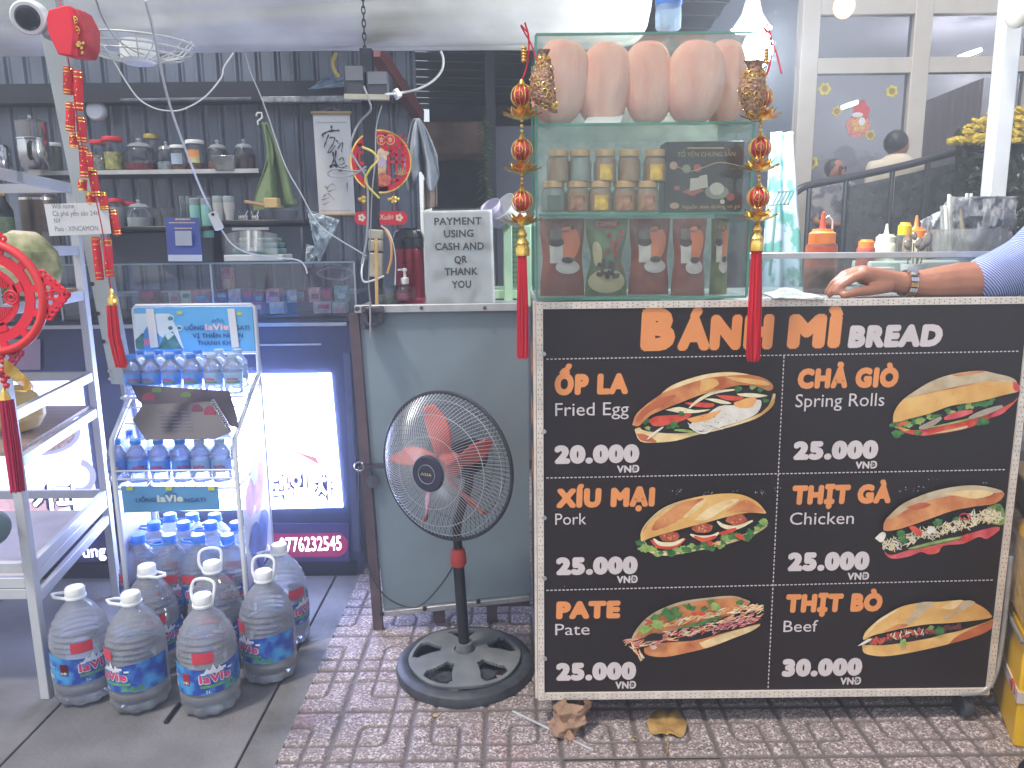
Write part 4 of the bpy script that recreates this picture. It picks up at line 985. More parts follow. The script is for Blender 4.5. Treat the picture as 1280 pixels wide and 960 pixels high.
# ================================================================ LAMPS
# bright bulb hanging behind the right end of the case
lp = W(947, 62, 2.25)
lm = thing('hanging_lamp', lp, 'blazing white bulb in a fluted white holder right of the glass case', 'lamp')
m_bulb = mat('bulb_glow', (235, 244, 255), .4, emis=60, var=.01)
build(MB().ell(lp, (.042, .042, .05)), 'bulb', m_bulb, lm)
e = W(935, 34, 2.25); e2 = W(935, 8, 2.25)
build(MB().lathe([(.012, .12), (.016, .0), (.02, -.01), (.028, -.04), (.05, -.075), (.055, -.08), (.02, -.08)], 28, Matrix.Translation((lp.x - .02, 2.25, e2.z + .02)), flute=.03, nf=14), 'holder', m_whitep, lm)
build(MB().cyl((lp.x - .02, 2.25, e2.z + .13), (lp.x - .02, 2.25, 2.5), .003), 'cord', m_cord, lm)
L = bpy.data.lights.new('hanging_lamp_light', 'POINT'); L.energy = 24; L.color = (.9, .95, 1); L.shadow_soft_size = .05
lo_ = bpy.data.objects.new('hanging_lamp_light', L); col.objects.link(lo_); lo_.location = lp + Vector((.0, -.07, -.03)); 
# warm globe above right
wp = W(1055, 8, 3.2)
gl = thing('warm_bulb', wp, 'round warm glowing bulb in front of the shopfront', 'lamp')
build(MB().ell(wp, (.04, .04, .045)), 'bulb', mat('warm_glow', (255, 196, 120), .4, emis=2.4, var=.01), gl); build(MB().cyl(wp + Vector((0, 0, .04)), wp + Vector((0, 0, .11)), .016), 'socket', m_black, gl)
build(MB().cyl(wp + Vector((0, 0, .11)), wp + Vector((0, 0, .8)), .003), 'wire', m_black, gl)

# ================================================================ HANGING LUCKY GARLANDS
m_rb = mat('red_glass', (206, 28, 44), .2, var=.1, coat=.6)
m_glit = mat('gold_glitter', (112, 74, 62), .35, .35, var=.4, scale=160, rgb2=(196, 156, 124), bump=.6, bscale=200)
def lotus(mb, c, R, tilt=0.0, n=9):
    for ring, (rr, hh) in enumerate(((R, .34), (R * .7, .6))):
        for i in range(n):
            a = 2 * PI * (i + .5 * ring) / n; d = Vector((math.cos(a), math.sin(a), 0)); s = Vector((-math.sin(a), math.cos(a), 0)); pts = []
            for t_, w_ in ((0, .1), (.35, .26), (.7, .22), (1, .0)):
                ctr = c + d * rr * t_ + Vector((0, 0, R * hh * t_ ** 1.6)); pts.append((ctr - s * R * w_, ctr + s * R * w_, ctr + Vector((0, 0, -R * .06))))
            vs = []; fs = []
            for p0, p1, p2 in pts: vs += [p0, p2, p1]
            for k in range(3):
                b = k * 3; fs += [(b, b + 3, b + 4, b + 1), (b + 1, b + 4, b + 5, b + 2)]
            mb._add(vs, fs)
def garland(xs, Y, lb, balls, top, cap_y, ttop, tbot, pouch=None, tw=19):
    X = lambda y: xs[0] + (xs[1] - xs[0]) * (y - top) / (tbot - top)
    base = W(X(top), top, Y); k = mpp(X(200), 200, Y)
    gz = thing('lucky_garland', base, lb, 'garland')
    build(MB().tube(smooth_path([W(X(top) + 4, top - 2, Y), W(X(top) + 9, top + 18, Y + .005), W(X(top) + 7, top + 50, Y), W(X(top + 70), balls[0] - 18, Y)], 5), .002, 6), 'cord', m_redt, gz)
    build(MB().tube(smooth_path([W(X(top) + 7, top + 10, Y), W(X(top) - 1, top + 2, Y - .005), W(X(top) + 14, top + 30, Y), W(X(top) + 22, top + 60, Y - .01)], 5), .0018, 6), 'cord', m_redt, gz)
    p = W(X(top) + 3, top + 38, Y); mb = MB()
    for i in range(5): mb.ell(p + Vector((0, 0, (i - 2) * 3.6 * k)), (3.8 * k, 3 * k, 2.4 * k), None, 10, 6)
    build(mb, 'gold_bead', m_gold, gz)
    chain = MB()
    for i, y in enumerate(balls):
        c = W(X(y), y, Y); R = 13.5 * k
        ba = build(MB().ell(c, (R * .86, R * .86, R * .9), None, 20, 12), 'lantern_ball', m_rb, gz)
        cg = MB()
        for j in range(6):
            a = PI * j / 6 + .3; cg.tube([c + Vector((math.cos(a) * R * math.cos(t_), math.sin(a) * R * math.cos(t_), R * 1.02 * math.sin(t_))) for t_ in [2 * PI * q / 22 for q in range(22)]], .0011, 5, closed=True)
        cg.tube(ringpts(c + Vector((-.3 * R, -R * .95, 0)), R * .35, 12), .001, 4, closed=True); cg.lathe([(.001, R * 1.5), (R * .18, R * 1.35), (R * .25, R * 1.15), (R * .4, R * .95)], 12, Matrix.Translation(c))
        build(cg, 'cage', m_gold, ba)
        lo = MB(); lotus(lo, W(X(y + 16), y + 29, Y), 25 * k); build(lo, 'lotus', m_gold, gz)
        y2 = balls[i + 1] - 14 if i + 1 < len(balls) else cap_y
        for q in range(4):
            yy = y + 27 + (y2 - y - 27) * (q + .5) / 4; chain.ell(W(X(yy), yy, Y), (2.3 * k, 2.3 * k, 2.6 * k), None, 8, 6)
    build(chain, 'bead_chain', m_gold, gz)
    c = W(X(cap_y), cap_y, Y); h = (ttop - cap_y) * k
    build(MB().lathe([(.001, 0), (3 * k, -h * .1), (6 * k, -h * .3), (4 * k, -h * .42), (8 * k, -h * .6), (7 * k, -h * .7), (8.5 * k, -h * .8), (8 * k, -h * 1.05)], 14, Matrix.Translation(c), flute=.12, nf=5), 'tassel_cap', m_gold, gz)
    ts = MB(); rd = random.Random(int(xs[0])); a0 = W(X(ttop), ttop, Y)
    for i in range(110):
        an = rd.uniform(0, 2 * PI); rr = math.sqrt(rd.random()) * tw * .40 * k; an2 = an + rd.uniform(-.2, .2); sp = rd.uniform(.95, 1.2)
        p0 = a0 + Vector((math.cos(an) * rr * .8, math.sin(an) * rr * .8, 0)); e_ = W(X(tbot), tbot + rd.uniform(-5, 2), Y) + Vector((math.cos(an2) * rr * sp, math.sin(an2) * rr * sp, 0)); mid = (p0 + e_) / 2 + Vector((math.cos(an) * rr * .12, rd.uniform(-.002, .002), 0))
        ts.tube([p0, mid, e_], .0011, 4, caps=False)
    build(ts, 'tassel', m_redt, gz)
    if pouch:
        (tx, ty), pts = pouch
        def pf(u, v):
            i = v * (len(pts) - 1); j = min(int(i), len(pts) - 2); f = i - j
            xl_ = pts[j][0] * (1 - f) + pts[j + 1][0] * f; xr_ = pts[j][1] * (1 - f) + pts[j + 1][1] * f; y_ = pts[j][2] * (1 - f) + pts[j + 1][2] * f
            an = 2 * PI * u; cx = (xl_ + xr_) / 2; hw = (xr_ - xl_) / 2
            q = W(cx + hw * math.cos(an), y_, Y - .03); q.y += hw * k * .55 * math.sin(an); return q
        build(MB().grid(pf, 20, 16), 'glitter_pouch', m_glit, gz)
        rg = MB(); rd = random.Random(5)
        for i in range(34):
            u = rd.uniform(.5, 1.0); v = rd.uniform(.22, .95); q = pf(u, v); nr = (pf(u + .01, v) - pf(u - .01, v)).cross(pf(u, v + .01) - pf(u, v - .01)).normalized()
            ax = nr.orthogonal().normalized(); rg.tube(ringpts(q + nr * (-.0006), .0052, 10, ax, nr.cross(ax)), .0009, 4, closed=True)
        build(rg, 'sequin_rings', m_gold, gz)
    return gz
garland((652, 653), 1.735, 'left red and gold lantern garland hanging at the case corner', (120, 188, 252), 30, 283, 318, 447, ((690, 64), [(672, 688, 62), (676, 684, 70), (672, 688, 74), (664, 692, 92), (662, 694, 110), (667, 696, 128), (690, 697, 141)]))
garland((955, 941), 1.735, 'right red and gold lantern garland hanging in front of the letters', (122, 185, 247), 32, 277, 312, 450, ((940, 80), [(930, 956, 76), (936, 952, 86), (930, 956, 92), (923, 957, 106), (923, 957, 122), (930, 953, 138), (940, 948, 152)]))

# ================================================================ CLEAR SCREEN RAIL + THINGS ON THE CART
Yk = 2.02
sg = thing('sneeze_screen', (.9, Yk, Z1), 'low glass screen with a pale metal top rail along the cart', 'screen')
a = W(935, 320, Yk); b = W(1238, 318, Yk)
build(MB().bar(a, b, .014, .016), 'rail', m_alu, sg, bev=.002)
build(MB().b2((a.x, Yk - .002, Z1 - .004), (b.x, Yk + .002, a.z - .009)), 'pane', glassy('screen_glass', (225, 235, 235), .1, .03, dirt=.1), sg)
build(MB().b2((b.x, Yk - .008, Z1 - .004), (b.x + .014, Yk + .008, b.z + .007)), 'post', m_alu, sg)

m_sauce = mat('chilli_sauce', (186, 70, 46), .35, var=.2, scale=8, rgb2=(206, 108, 70)); m_ocap = mat('orange_cap', (232, 130, 52), .4, var=.08); m_brown = mat('brown_sauce', (136, 86, 70), .35, var=.15)
def squeeze(px, pb, Y, wpx, hpx, body, cap, lb, tip=True, tube=False, two=None):
    b = W(px, pb, Y); k = mpp(px, pb, Y); r = wpx * k / 2; h = hpx * k
    s_ = thing('sauce_bottle', b, lb, 'bottle')
    build(MB().lathe([(r * .9, 0), (r, .004), (r, h * .52), (r * .97, h * .60), (r * .9, h * .63)], 24), 'body', body, s_, local=True)
    if two: build(MB().lathe([(r * 1.004, h * .36), (r * 1.004, h * .52), (r * .98, h * .60)], 24), 'filling_top', two, s_, local=True)
    build(MB().lathe([(r * .84, h * .62), (r * .84, h * .75), (r * .66, h * .77), (r * .6, h * .80), (.001, h * .80)], 24, flute=.015, nf=16), 'cap', cap, s_, local=True)
    if tip: build(MB().lathe([(r * .3, h * .79), (r * .2, h * .82), (r * .1, h * .99), (.001, h)], 14), 'nozzle', cap if not tube else m_sauce, s_, local=True)
    if tube: build(MB().tube([(r * .1, 0, h * .92), (r * .35, 0, h * .95), (r * .6, 0, h * .9), (r * .62, 0, h * .78)], .0025, 6), 'cap_strap', m_whitep, s_, local=True)
    return s_
squeeze(1023, 372, 2.08, 38, 105, m_brown, m_ocap, 'largest sauce bottle with orange cap and white strap, left of the hand', tube=True, two=m_sauce)
squeeze(1080, 345, 2.22, 22, 56, mat('red_spice', (176, 74, 58), .5, var=.3, scale=40), m_ocap, 'short red spice jar with a flat orange cap', tip=False)
squeeze(1104, 345, 2.25, 28, 64, mat('mayo', (222, 220, 196), .4, var=.05), mat('cream_cap', (206, 212, 196), .4), 'cream coloured squeeze bottle behind the red spice jar')
squeeze(1126, 350, 2.22, 19, 88, glassy('clear_plastic', (215, 210, 200), .2, .08, dirt=.15), mat('yellow_cap', (230, 186, 40), .4), 'clear bottle with a round yellow cap above the spoons', tip=False)
squeeze(1140, 345, 2.3, 28, 74, mat('pale_plastic', (196, 190, 170), .5), m_ocap, 'squeeze bottle with an orange pointed cap behind the spoons')
# cup of spoons
cu = W(1140, 352, 2.14); sp_ = thing('spoon_pot', cu, 'white pot holding steel spoons beside the sauce bottles', 'cutlery pot')
build(MB().lathe([(.028, 0), (.033, .05), (.031, .05), (.026, .003), (.001, .003)], 24), 'pot', m_whitep, sp_, local=True)
for i, (dx, tx, h, r_) in enumerate(((-.01, -.024, .10, .010), (.0, -.006, .125, .008), (.006, .008, .105, .011), (.012, .030, .115, .014), (.004, .016, .10, .012))):
    mb = MB().tube([(dx, 0, .01), (dx + (tx - dx) * .7, -.002, h * .7), (tx, -.004, h * .85)], .002, 6)
    mb.ell((tx, -.005, h), (r_, .003, r_ * 1.5), Matrix.Rotation(.25 if tx > 0 else -.15, 3, 'Y'), 14, 8)
    build(mb, 'spoon', mat('spoon_steel', (168, 156, 140), .25, .9), sp_, local=True)
# white tray, tub and towel
a = W(950, 360, 2.1); 
tr = single(MB().b2(W(1085, 360, 2.18), tuple(W(1225, 325, 2.18) + Vector((0, .12, 0)))), 'white_tub', mat('tub', (196, 200, 192), .5, var=.08), W(1150, 360, 2.18), 'long white plastic tub behind the wrist watch', 'tub', bev=.006)
bs = single(MB().b2(W(1093, 352, 2.15), tuple(W(1119, 334, 2.15) + Vector((0, .03, 0)))), 'napkin_box', mat('mint', (206, 220, 216), .5, rgb2=(214, 190, 190), scale=60), W(1105, 352, 2.15), 'small pale napkin packet in front of the cream bottle', 'packet', bev=.003)
m_cloth = mat('towel_white', (190, 192, 186), .9, var=.15, bump=.6, bscale=180)
def towel(u, v):
    x = 955 + u * 60; q = W(x, 372, Yc + .06)
    z = Z1 + .004 + .018 * math.exp(-((u - .45) * 3) ** 2) * math.sin(PI * min(1, v * 1.2)) + .003 * noise.noise(Vector((u * 5, v * 5, 0)))
    y = Yc + .10 - v * .11
    if v > .9: z -= (v - .9) * (.03 + .12 * max(0, u - .5)); y = Yc - .012 - .01 * (v - .9)
    return (q.x, y, z)
single(MB().grid(towel, 26, 26), 'dish_cloth', m_cloth, W(985, 370, Yc), 'folded grey white dish cloth hanging over the cart edge', 'cloth', thick=.003)
# straws and clear bags in a tall holder
hb = W(1205, 345, 2.25); st = thing('straw_holder', hb, 'clear tall holder full of wrapped white straws', 'straw holder')
k = mpp(1205, 300, 2.25)
build(MB().lathe([(.06, 0), (.09, .02), (.10, .135), (.098, .135), (.085, .02), (.001, .006)], 24), 'cup', glassy('holder_plastic', (225, 228, 228), .15, .1, dirt=.2, dirtrgb=(220, 222, 220)), st, local=True)
rd = random.Random(4)
m_wrap = glassy('straw_wrap', (235, 236, 236), .12, .15, dirt=.45, dirtrgb=(228, 230, 230)); m_strw = mat('straw_white', (214, 214, 206), .5, var=.08)
for i in range(34):
    x = rd.uniform(-.075, .075); y = rd.uniform(-.05, .05); ln = rd.uniform(.19, .235)
    build(MB().cyl((x * .8, y * .8, .01), (x * 1.15 + rd.uniform(-.01, .01), y, ln), .0042, seg=6), 'straw', m_strw if i % 3 else m_wrap, st, local=True)
build(MB().cyl((-.03, -.06, .05), (-.062, -.05, .20), .006, seg=8), 'brown_stick', mat('bamboo_grey', (140, 132, 112), .6), st, local=True)
def bagsheet(pts, Y, lb, m=None, nm='plastic_bag', cat='bag'):
    q = [W(x, y, Y + random.uniform(-.01, .01)) for x, y in pts]; c = sum(q, Vector()) / len(q)
    def fn(u, v):
        a = q[0].lerp(q[1], u); b = q[3].lerp(q[2], u); p = a.lerp(b, v)
        return p + Vector((0, .016 * noise.noise(Vector((u * 4 + pts[0][0], v * 5, 0))) + .008 * noise.noise(Vector((u * 11, v * 13, 2))), 0))
    return single(MB().grid(fn, 22, 22), nm, m or m_wrap, c, lb, cat, thick=.001)
bagsheet([(1148, 350), (1172, 350), (1178, 262), (1150, 276)], 2.3, 'crinkled clear bag leaning between the spoons and the straws', mat('frost_bag', (200, 206, 208), .25, var=.2, scale=60, alpha=.55))
bagsheet([(1170, 350), (1196, 350), (1184, 250), (1176, 262)], 2.32, 'folded white bag with an orange tip left of the straws', mat('frost_bag', (0, 0, 0)))
bagsheet([(1192, 335), (1262, 332), (1272, 245), (1190, 246)], 2.2, 'large clear cellophane sleeve round the straws', glassy('cellophane', (232, 234, 234), .3, .08, dirt=.2, dirtrgb=(230, 230, 230)))
# printed cloth hanging behind the garland
def hang(px0, px1, py0, py1, Y, folds, amp, narrow=1.0):
    def fn(u, v):
        x = (px0 + px1) / 2 + (u - .5) * (px1 - px0) * (narrow + (1 - narrow) * v); q = W(x, py0 + (py1 - py0) * v, Y)
        q.y += amp * math.sin(u * folds) * (.4 + .6 * v) + .008 * noise.noise(Vector((u * 4, v * 4, px0))); return q
    return fn
m_pat = mat('floral_cloth', (176, 192, 206), .8, scale=14, rgb2=(92, 150, 140), lo=.5, hi=.56, var=.2)
single(MB().grid(hang(950, 1006, 165, 372, 2.4, 13, .02, .5), 30, 40), 'patterned_cloth', m_pat, W(975, 372, 2.4), 'blue and green patterned cloth hanging right of the garland', 'cloth', thick=.002)
gr_ = W(972, 245, 2.2); tk = thing('spatula', gr_, 'pale turquoise slotted spatula sticking up behind the garland', 'spatula')
mq = mat('turquoise', (130, 176, 172), .4)
mb = MB(); 
for i in range(5): mb.bar(W(966 + i * 4.6, 256, 2.2), W(974 + i * 4.6, 240, 2.2), .003, .004)
mb.bar(W(962, 257, 2.2), W(986, 255, 2.2), .003, .004); mb.bar(W(972, 240, 2.2), W(993, 239, 2.2), .003, .004)
build(mb, 'head', mq, tk); build(MB().cyl(W(970, 258, 2.2), W(962, 345, 2.2), .004), 'shaft', mq, tk)

# ================================================================ PEOPLE
def capsules(chains, vox, name, m, parent, sub=0, sm=8):
    mb = MB()
    for ch in chains:
        for i in range(len(ch) - 1):
            (a, ra), (b, rb) = ch[i], ch[i + 1]; a = Vector(a); b = Vector(b); n = max(2, int((b - a).length / (min(ra, rb) * .5)) + 1)
            mb.tube([a.lerp(b, q / n) for q in range(n + 1)], [ra + (rb - ra) * q / n for q in range(n + 1)], 12)
            mb.ell(b, (rb, rb, rb), None, 12, 8)
            if i == 0: mb.ell(a, (ra, ra, ra), None, 12, 8)
    o = build(mb, name, m, parent)
    md = o.modifiers.new('skin', 'REMESH'); md.mode = 'VOXEL'; md.voxel_size = vox; md.use_smooth_shade = True
    s2 = o.modifiers.new('soft', 'SMOOTH'); s2.iterations = sm; s2.factor = .5
    return o
m_skin = mat('skin', (152, 100, 76), .5, var=.14, scale=14, bump=.12, bscale=120, sss=.08)
pe = thing('person', (1.56, 1.86, 0), 'person at the right edge in striped shirt, forearm resting on the cart', 'person')
Ya = 1.93
wr = W(1128, 353, Ya) ; kk = mpp(1100, 350, Ya)
def H(px, py, dy=0): return W(px, py, Ya + dy)
arm = [[(H(1300, 318, .03), .058), (H(1262, 338, .03), .050), (H(1238, 350, .01), .050), (H(1200, 351, 0), .047), (H(1165, 354, -.01), .039), (H(1136, 355, -.01), .030), (H(1118, 352, -.015), .026)],
       [(H(1118, 352, -.015), .026), (H(1098, 348, -.02), .027), (H(1080, 344, -.03), .024)], [(H(1118, 354, .01), .024), (H(1096, 350, .012), .025), (H(1078, 342, .01), .022)]]
# four fingers curling down to the counter, thumb underneath
fing = [([(1080, 343, -.045), (1066, 348, -.060), (1052, 357, -.066), (1044, 366, -.066)], .0105), ([(1074, 340, -.028), (1058, 346, -.040), (1045, 357, -.046), (1037, 368, -.046)], .0108),
        ([(1071, 338, -.008), (1055, 343, -.014), (1042, 354, -.02), (1034, 366, -.02)], .0105), ([(1070, 339, .012), (1057, 345, .012), (1046, 355, .008), (1039, 364, .006)], .009)]
for f_, r_ in fing: arm.append([(H(1098, 348, f_[0][2] * .6), .019)] + [(H(x, y, d), r_ * (1.12 - .1 * i)) for i, (x, y, d) in enumerate(f_)])
arm.append([(H(1108, 358, -.035), .017), (H(1088, 363, -.058), .0135), (H(1070, 365, -.074), .0115), (H(1055, 369, -.082), .0095)])
# rest of the body, outside the frame
body = arm + [[(H(1300, 318, .03), .056), ((1.50, 1.86, 1.44), .06)], [((1.50, 1.86, 1.44), .07), ((1.68, 1.86, 1.46), .1), ((1.86, 1.86, 1.44), .07)], [((1.68, 1.86, 1.42), .13), ((1.67, 1.86, 1.2), .13), ((1.66, 1.86, .98), .13)],
              [((1.57, 1.84, .95), .085), ((1.33, 1.62, .5), .055), ((1.255, 1.60, .10), .035)], [((1.75, 1.86, .95), .085), ((1.76, 1.86, .5), .055), ((1.77, 1.9, .1), .035)],
              [((1.68, 1.86, 1.46), .055), ((1.67, 1.84, 1.60), .05)], [((1.66, 1.82, 1.63), .075), ((1.65, 1.82, 1.70), .088)], [((1.86, 1.86, 1.44), .06), ((1.92, 1.84, 1.15), .045), ((1.9, 1.74, .92), .03)]]
capsules(body, .0042, 'body', m_skin, pe, sm=3)
for s_ in (-1, 1):
    build(MB().ell((1.57, 1.80 + s_ * .03, 1.68), (.008, .012, .008)), 'eye', m_white, pe)
    build(MB().ell((1.66, 1.82 + s_ * .09, 1.665), (.012, .008, .022)), 'ear', m_skin, pe)
build(MB().ell((1.565, 1.82, 1.655), (.018, .012, .022)), 'nose', m_skin, pe)
build(MB().ell((1.675, 1.83, 1.72), (.098, .098, .085)), 'hair', mat('black_hair', (26, 24, 24), .5, var=.3, scale=60, bump=.4), pe)
def shirt_mat():
    m = mat('striped_shirt', (70, 84, 140), .8, var=.05); n = m.node_tree.nodes; l = m.node_tree.links; b = n['Principled BSDF']
    tc = n.new('ShaderNodeTexCoord'); mp = n.new('ShaderNodeMapping'); mp.inputs['Rotation'].default_value = (0, .75, 0)
    wv = n.new('ShaderNodeTexWave'); wv.wave_type = 'BANDS'; wv.bands_direction = 'X'; wv.inputs['Scale'].default_value = 62; wv.inputs['Distortion'].default_value = .6; wv.inputs['Detail'].default_value = 1
    l.new(tc.outputs['Object'], mp.inputs[0]); l.new(mp.outputs[0], wv.inputs['Vector'])
    r = n.new('ShaderNodeValToRGB'); r.color_ramp.elements[0].color = lin((72, 86, 146)); r.color_ramp.elements[1].color = lin((170, 180, 212)); r.color_ramp.elements[0].position = .55; r.color_ramp.elements[1].position = .75
    l.new(wv.outputs['Fac'], r.inputs[0]); l.new(r.outputs[0], b.inputs['Base Color']); return m
m_sh = shirt_mat()
capsules([[(H(1236, 347, .0), .060), (H(1256, 342, .02), .068), (H(1286, 326, .03), .070), ((1.46, 1.86, 1.40), .080), ((1.52, 1.86, 1.45), .085)], [((1.52, 1.86, 1.44), .08), ((1.68, 1.86, 1.45), .12), ((1.84, 1.86, 1.44), .08), ((1.92, 1.84, 1.2), .07)], [((1.67, 1.86, 1.4), .155), ((1.66, 1.86, 1.0), .155)]], .008, 'shirt', m_sh, pe, sm=4)
m_jean = mat('denim', (64, 76, 104), .85, var=.2, scale=40, bump=.3, bscale=200)
capsules([[((1.58, 1.85, 1.0), .115), ((1.35, 1.63, .58), .08), ((1.248, 1.60, .36), .066), ((1.258, 1.60, .12), .05)], [((1.74, 1.86, 1.0), .115), ((1.76, 1.86, .5), .075), ((1.77, 1.9, .09), .062)]], .012, 'jeans', m_jean, pe, sm=4)
m_shoe = mat('black_shoe', (24, 24, 28), .5, var=.2)
for (x, y, dx) in ((1.29, 1.60, -.03), (1.77, 1.86, 0)):
    capsules([[((x + .01, y, .055), .045), ((x + dx * .6 - .03, y - .02, .04), .038), ((x + dx - .07, y - .04, .032), .030)]], .008, 'shoe', m_shoe, pe, sm=3)
# wrist watch (worn: its own thing)
wc = H(1134, 355, -.01); ax = (H(1165, 355, -.01) - H(1118, 352, -.015)).normalized(); up = Vector((0, 0, 1)); sd = ax.cross(up).normalized(); up = sd.cross(ax)
wt = thing('wrist_watch', wc, 'silver metal bracelet watch on the wrist resting on the cart', 'watch')
for i in range(16):
    a = 2 * PI * i / 16; c = wc + (sd * math.cos(a) + up * math.sin(a)) * .0335
    R_ = Matrix((ax, (sd * -math.sin(a) + up * math.cos(a)), (sd * math.cos(a) + up * math.sin(a)))).transposed()
    mb = MB()
    for q in (-1, 0, 1): mb.box(c + ax * (q * .0065), (.0058, .0105, .004), R_)
    build(mb, 'link', m_chrome if i % 2 else mat('watch_gold', (190, 150, 110), .25, .9), wt)
c = wc + (up * .9 + sd * .45).normalized() * .034
build(MB().cyl(c, c + (up * .9 + sd * .45).normalized() * .006, .014, seg=24), 'case', m_chrome, wt)

def seated(px, py, hw, Y, shirt, lb, face=(-.5, -.6), glasses=False, back=False):
    hc = W(px, py, Y); r = hw * mpp(px, py, Y) / 2
    q = thing('person', (hc.x, Y, 0), lb, 'person'); s = r / .085
    capsules([[(hc, r), (hc + Vector((0, 0, r * .5)), r * .92)], [(hc, r * .55), (hc + Vector((0, 0, -r * 2.2)), r * .55)], [(hc + Vector((-r * 2, 0, -r * 1.9)), r * .7), (hc + Vector((r * 2, 0, -r * 1.9)), r * .7)], [(hc + Vector((0, 0, -r * 2.2)), r * 1.5), (hc + Vector((0, 0, -r * 7)), r * 1.5)],
              [(hc + Vector((-r * 2.1, 0, -r * 1.9)), r * .6), (hc + Vector((-r * 2.4, -.05, -r * 6)), r * .45), (hc + Vector((-r * 1.4, -.28, -r * 6.4)), r * .36)], [(hc + Vector((r * 2.1, 0, -r * 1.9)), r * .6), (hc + Vector((r * 2.4, -.05, -r * 6)), r * .45)]], .016, 'body', m_skin, q, sm=2)
    fd = Vector((face[0], face[1], 0)).normalized()
    build(MB().ell(hc + fd * r * .95 + Vector((0, 0, -.02 * s)), (.014, .014, .02)), 'nose', m_skin, q)
    build(MB().ell(hc - fd * r * .26 + Vector((0, 0, r * .34)), (r * 1.04, r * 1.04, r * 1.12), None, 18, 12), 'hair', mat('black_hair', (26, 24, 24)), q)
    capsules([[(hc + Vector((-r * 1.9, 0, -r * 2.0)), r * .85), (hc + Vector((r * 1.9, 0, -r * 2.0)), r * .85)], [(hc + Vector((0, 0, -r * 2.2)), r * 1.75), (hc + Vector((0, 0, -r * 7)), r * 1.7)], [(hc + Vector((-r * 2.1, 0, -r * 1.9)), r * .75), (hc + Vector((-r * 2.4, -.04, -r * 5.5)), r * .62)]], .02, 'shirt', shirt, q, sm=3)
    capsules([[(hc + Vector((0, 0, -r * 7.5)), r * 1.7), (hc + Vector((-r, -.3, -r * 8)), r * 1.1), (hc + Vector((-r, -.35, -r * 12)), r * .7)]], .024, 'trousers', m_black, q, sm=2)
    if glasses:
        sdv = Vector((-fd.y, fd.x, 0)); mb = MB()
        for s2 in (-1, 1): mb.tube(ringpts(hc + fd * r * .98 + sdv * s2 * r * .38 + Vector((0, 0, .01)), r * .27, 14, sdv, (0, 0, 1)), .004, 5, closed=True)
        build(mb, 'glasses', m_black, q)
    return q
seated(1122, 183, 27, 4.65, mat('cream_shirt', (190, 180, 160), .8, bump=.2), 'black haired person in a cream shirt seated outside the shop, facing away', (.8, .3))
seated(1044, 214, 21, 4.75, mat('grey_shirt', (96, 98, 106), .8, rgb2=(150, 150, 152), scale=20, lo=.45, hi=.55), 'person with glasses in a patterned grey shirt, low behind the handrail', (.5, -.8), True)
seated(1140, 200, 20, 5.4, mat('dark_shirt', (60, 58, 66), .8), 'dark haired person half hidden behind the one in the cream shirt', (-.4, -.8))

# yellow crate wrapped in tape at bottom right
c0 = G(1243, 846); yx0 = c0.x - .11; 
cr = thing('yellow_crate', (yx0 + .3, 2.0, 0), 'yellow box with clear packing film standing right of the cart', 'crate')
m_y = mat('yellow_plastic', (240, 190, 34), .4, var=.1, scale=6)
m_film = mat('amber_film', (206, 150, 50), .22, var=.5, scale=9, bump=1.0, bscale=22, rgb2=(230, 190, 100))
yz = .50
cr_lo = Vector((1.240, 1.70, 0))
M_ = Matrix.Rotation(-.39, 3, 'Z')
def ybox(lo, hi, mm, nm, bev=.006):
    mb = MB(); cc = (Vector(lo) + Vector(hi)) / 2; dd = Vector(hi) - Vector(lo)
    ctr = cr_lo + M_ @ Vector((cc.x, cc.y, 0)) + Vector((0, 0, cc.z)); mb.box(ctr, dd, M_); return build(mb, nm, mm, cr, bev=bev)
ybox((0, 0, 0), (.42, .42, .30), m_y, 'box'); ybox((-.006, -.006, .305), (.426, .426, .53), m_film, 'film_wrapped_load', .02)
ybox((.02, .02, .535), (.40, .40, .58), mat('red_pack', (150, 52, 48), .5, rgb2=(200, 160, 110), scale=12, lo=.45, hi=.55), 'red_pack'); ybox((.0, .0, .585), (.38, .38, .64), mat('cream_pack', (190, 150, 110), .6, var=.2), 'cream_pack')
ybox((-.003, -.003, .12), (.423, .423, .15), mat('white_tape', (214, 196, 190), .4, rgb2=(200, 60, 50), scale=26, lo=.56, hi=.6), 'printed_tape', 0)
mb = MB().tube([cr_lo + M_ @ Vector(q) for q in ((-.008, -.008, .285), (.43, -.008, .285), (.43, .43, .285), (-.008, .43, .285))], .006, 8, closed=True); build(mb, 'tie', m_grey, cr)
# ================================================================ LITTER UNDER THE CART
def paperbag():
    b = G(712, 920); rd = random.Random(11)
    tb_ = thing('paper_bag', b, 'crumpled brown paper bag lying under the cart corner', 'paper bag')
    def fn(u, v):
        an = 2 * PI * u; t = v
        px = 716 + (1 - t) * -10 + t * 3; py = 916 - t * 44; q = W(px, py, 1.775 + t * .02)
        r = (.028 + .012 * math.sin(t * 3)) * (1 + .55 * noise.noise(Vector((math.cos(an) * 1.6, math.sin(an) * 1.6, t * 3.1)))) * (1 + .2 * noise.noise(Vector((an * 3, t * 9, 2))))
        q += Vector((math.cos(an) * r * 1.05, math.sin(an) * r * .9, 0)); q.z = max(.002, q.z); return q
    build(MB().grid(fn, 48, 26), 'bag', mat('kraft', (150, 118, 94), .7, var=.3, scale=18, bump=.3), tb_, ang=22)
    build(MB().grid(lambda u, v: G(690, 922) + Vector((u * .05 + .01 * v, .02 * math.sin(u * 5), .004 + .028 * math.sin(u * 3) * v)), 10, 8), 'folded_mouth', mat('kraft', (150, 118, 94)), tb_, thick=.002)
paperbag()
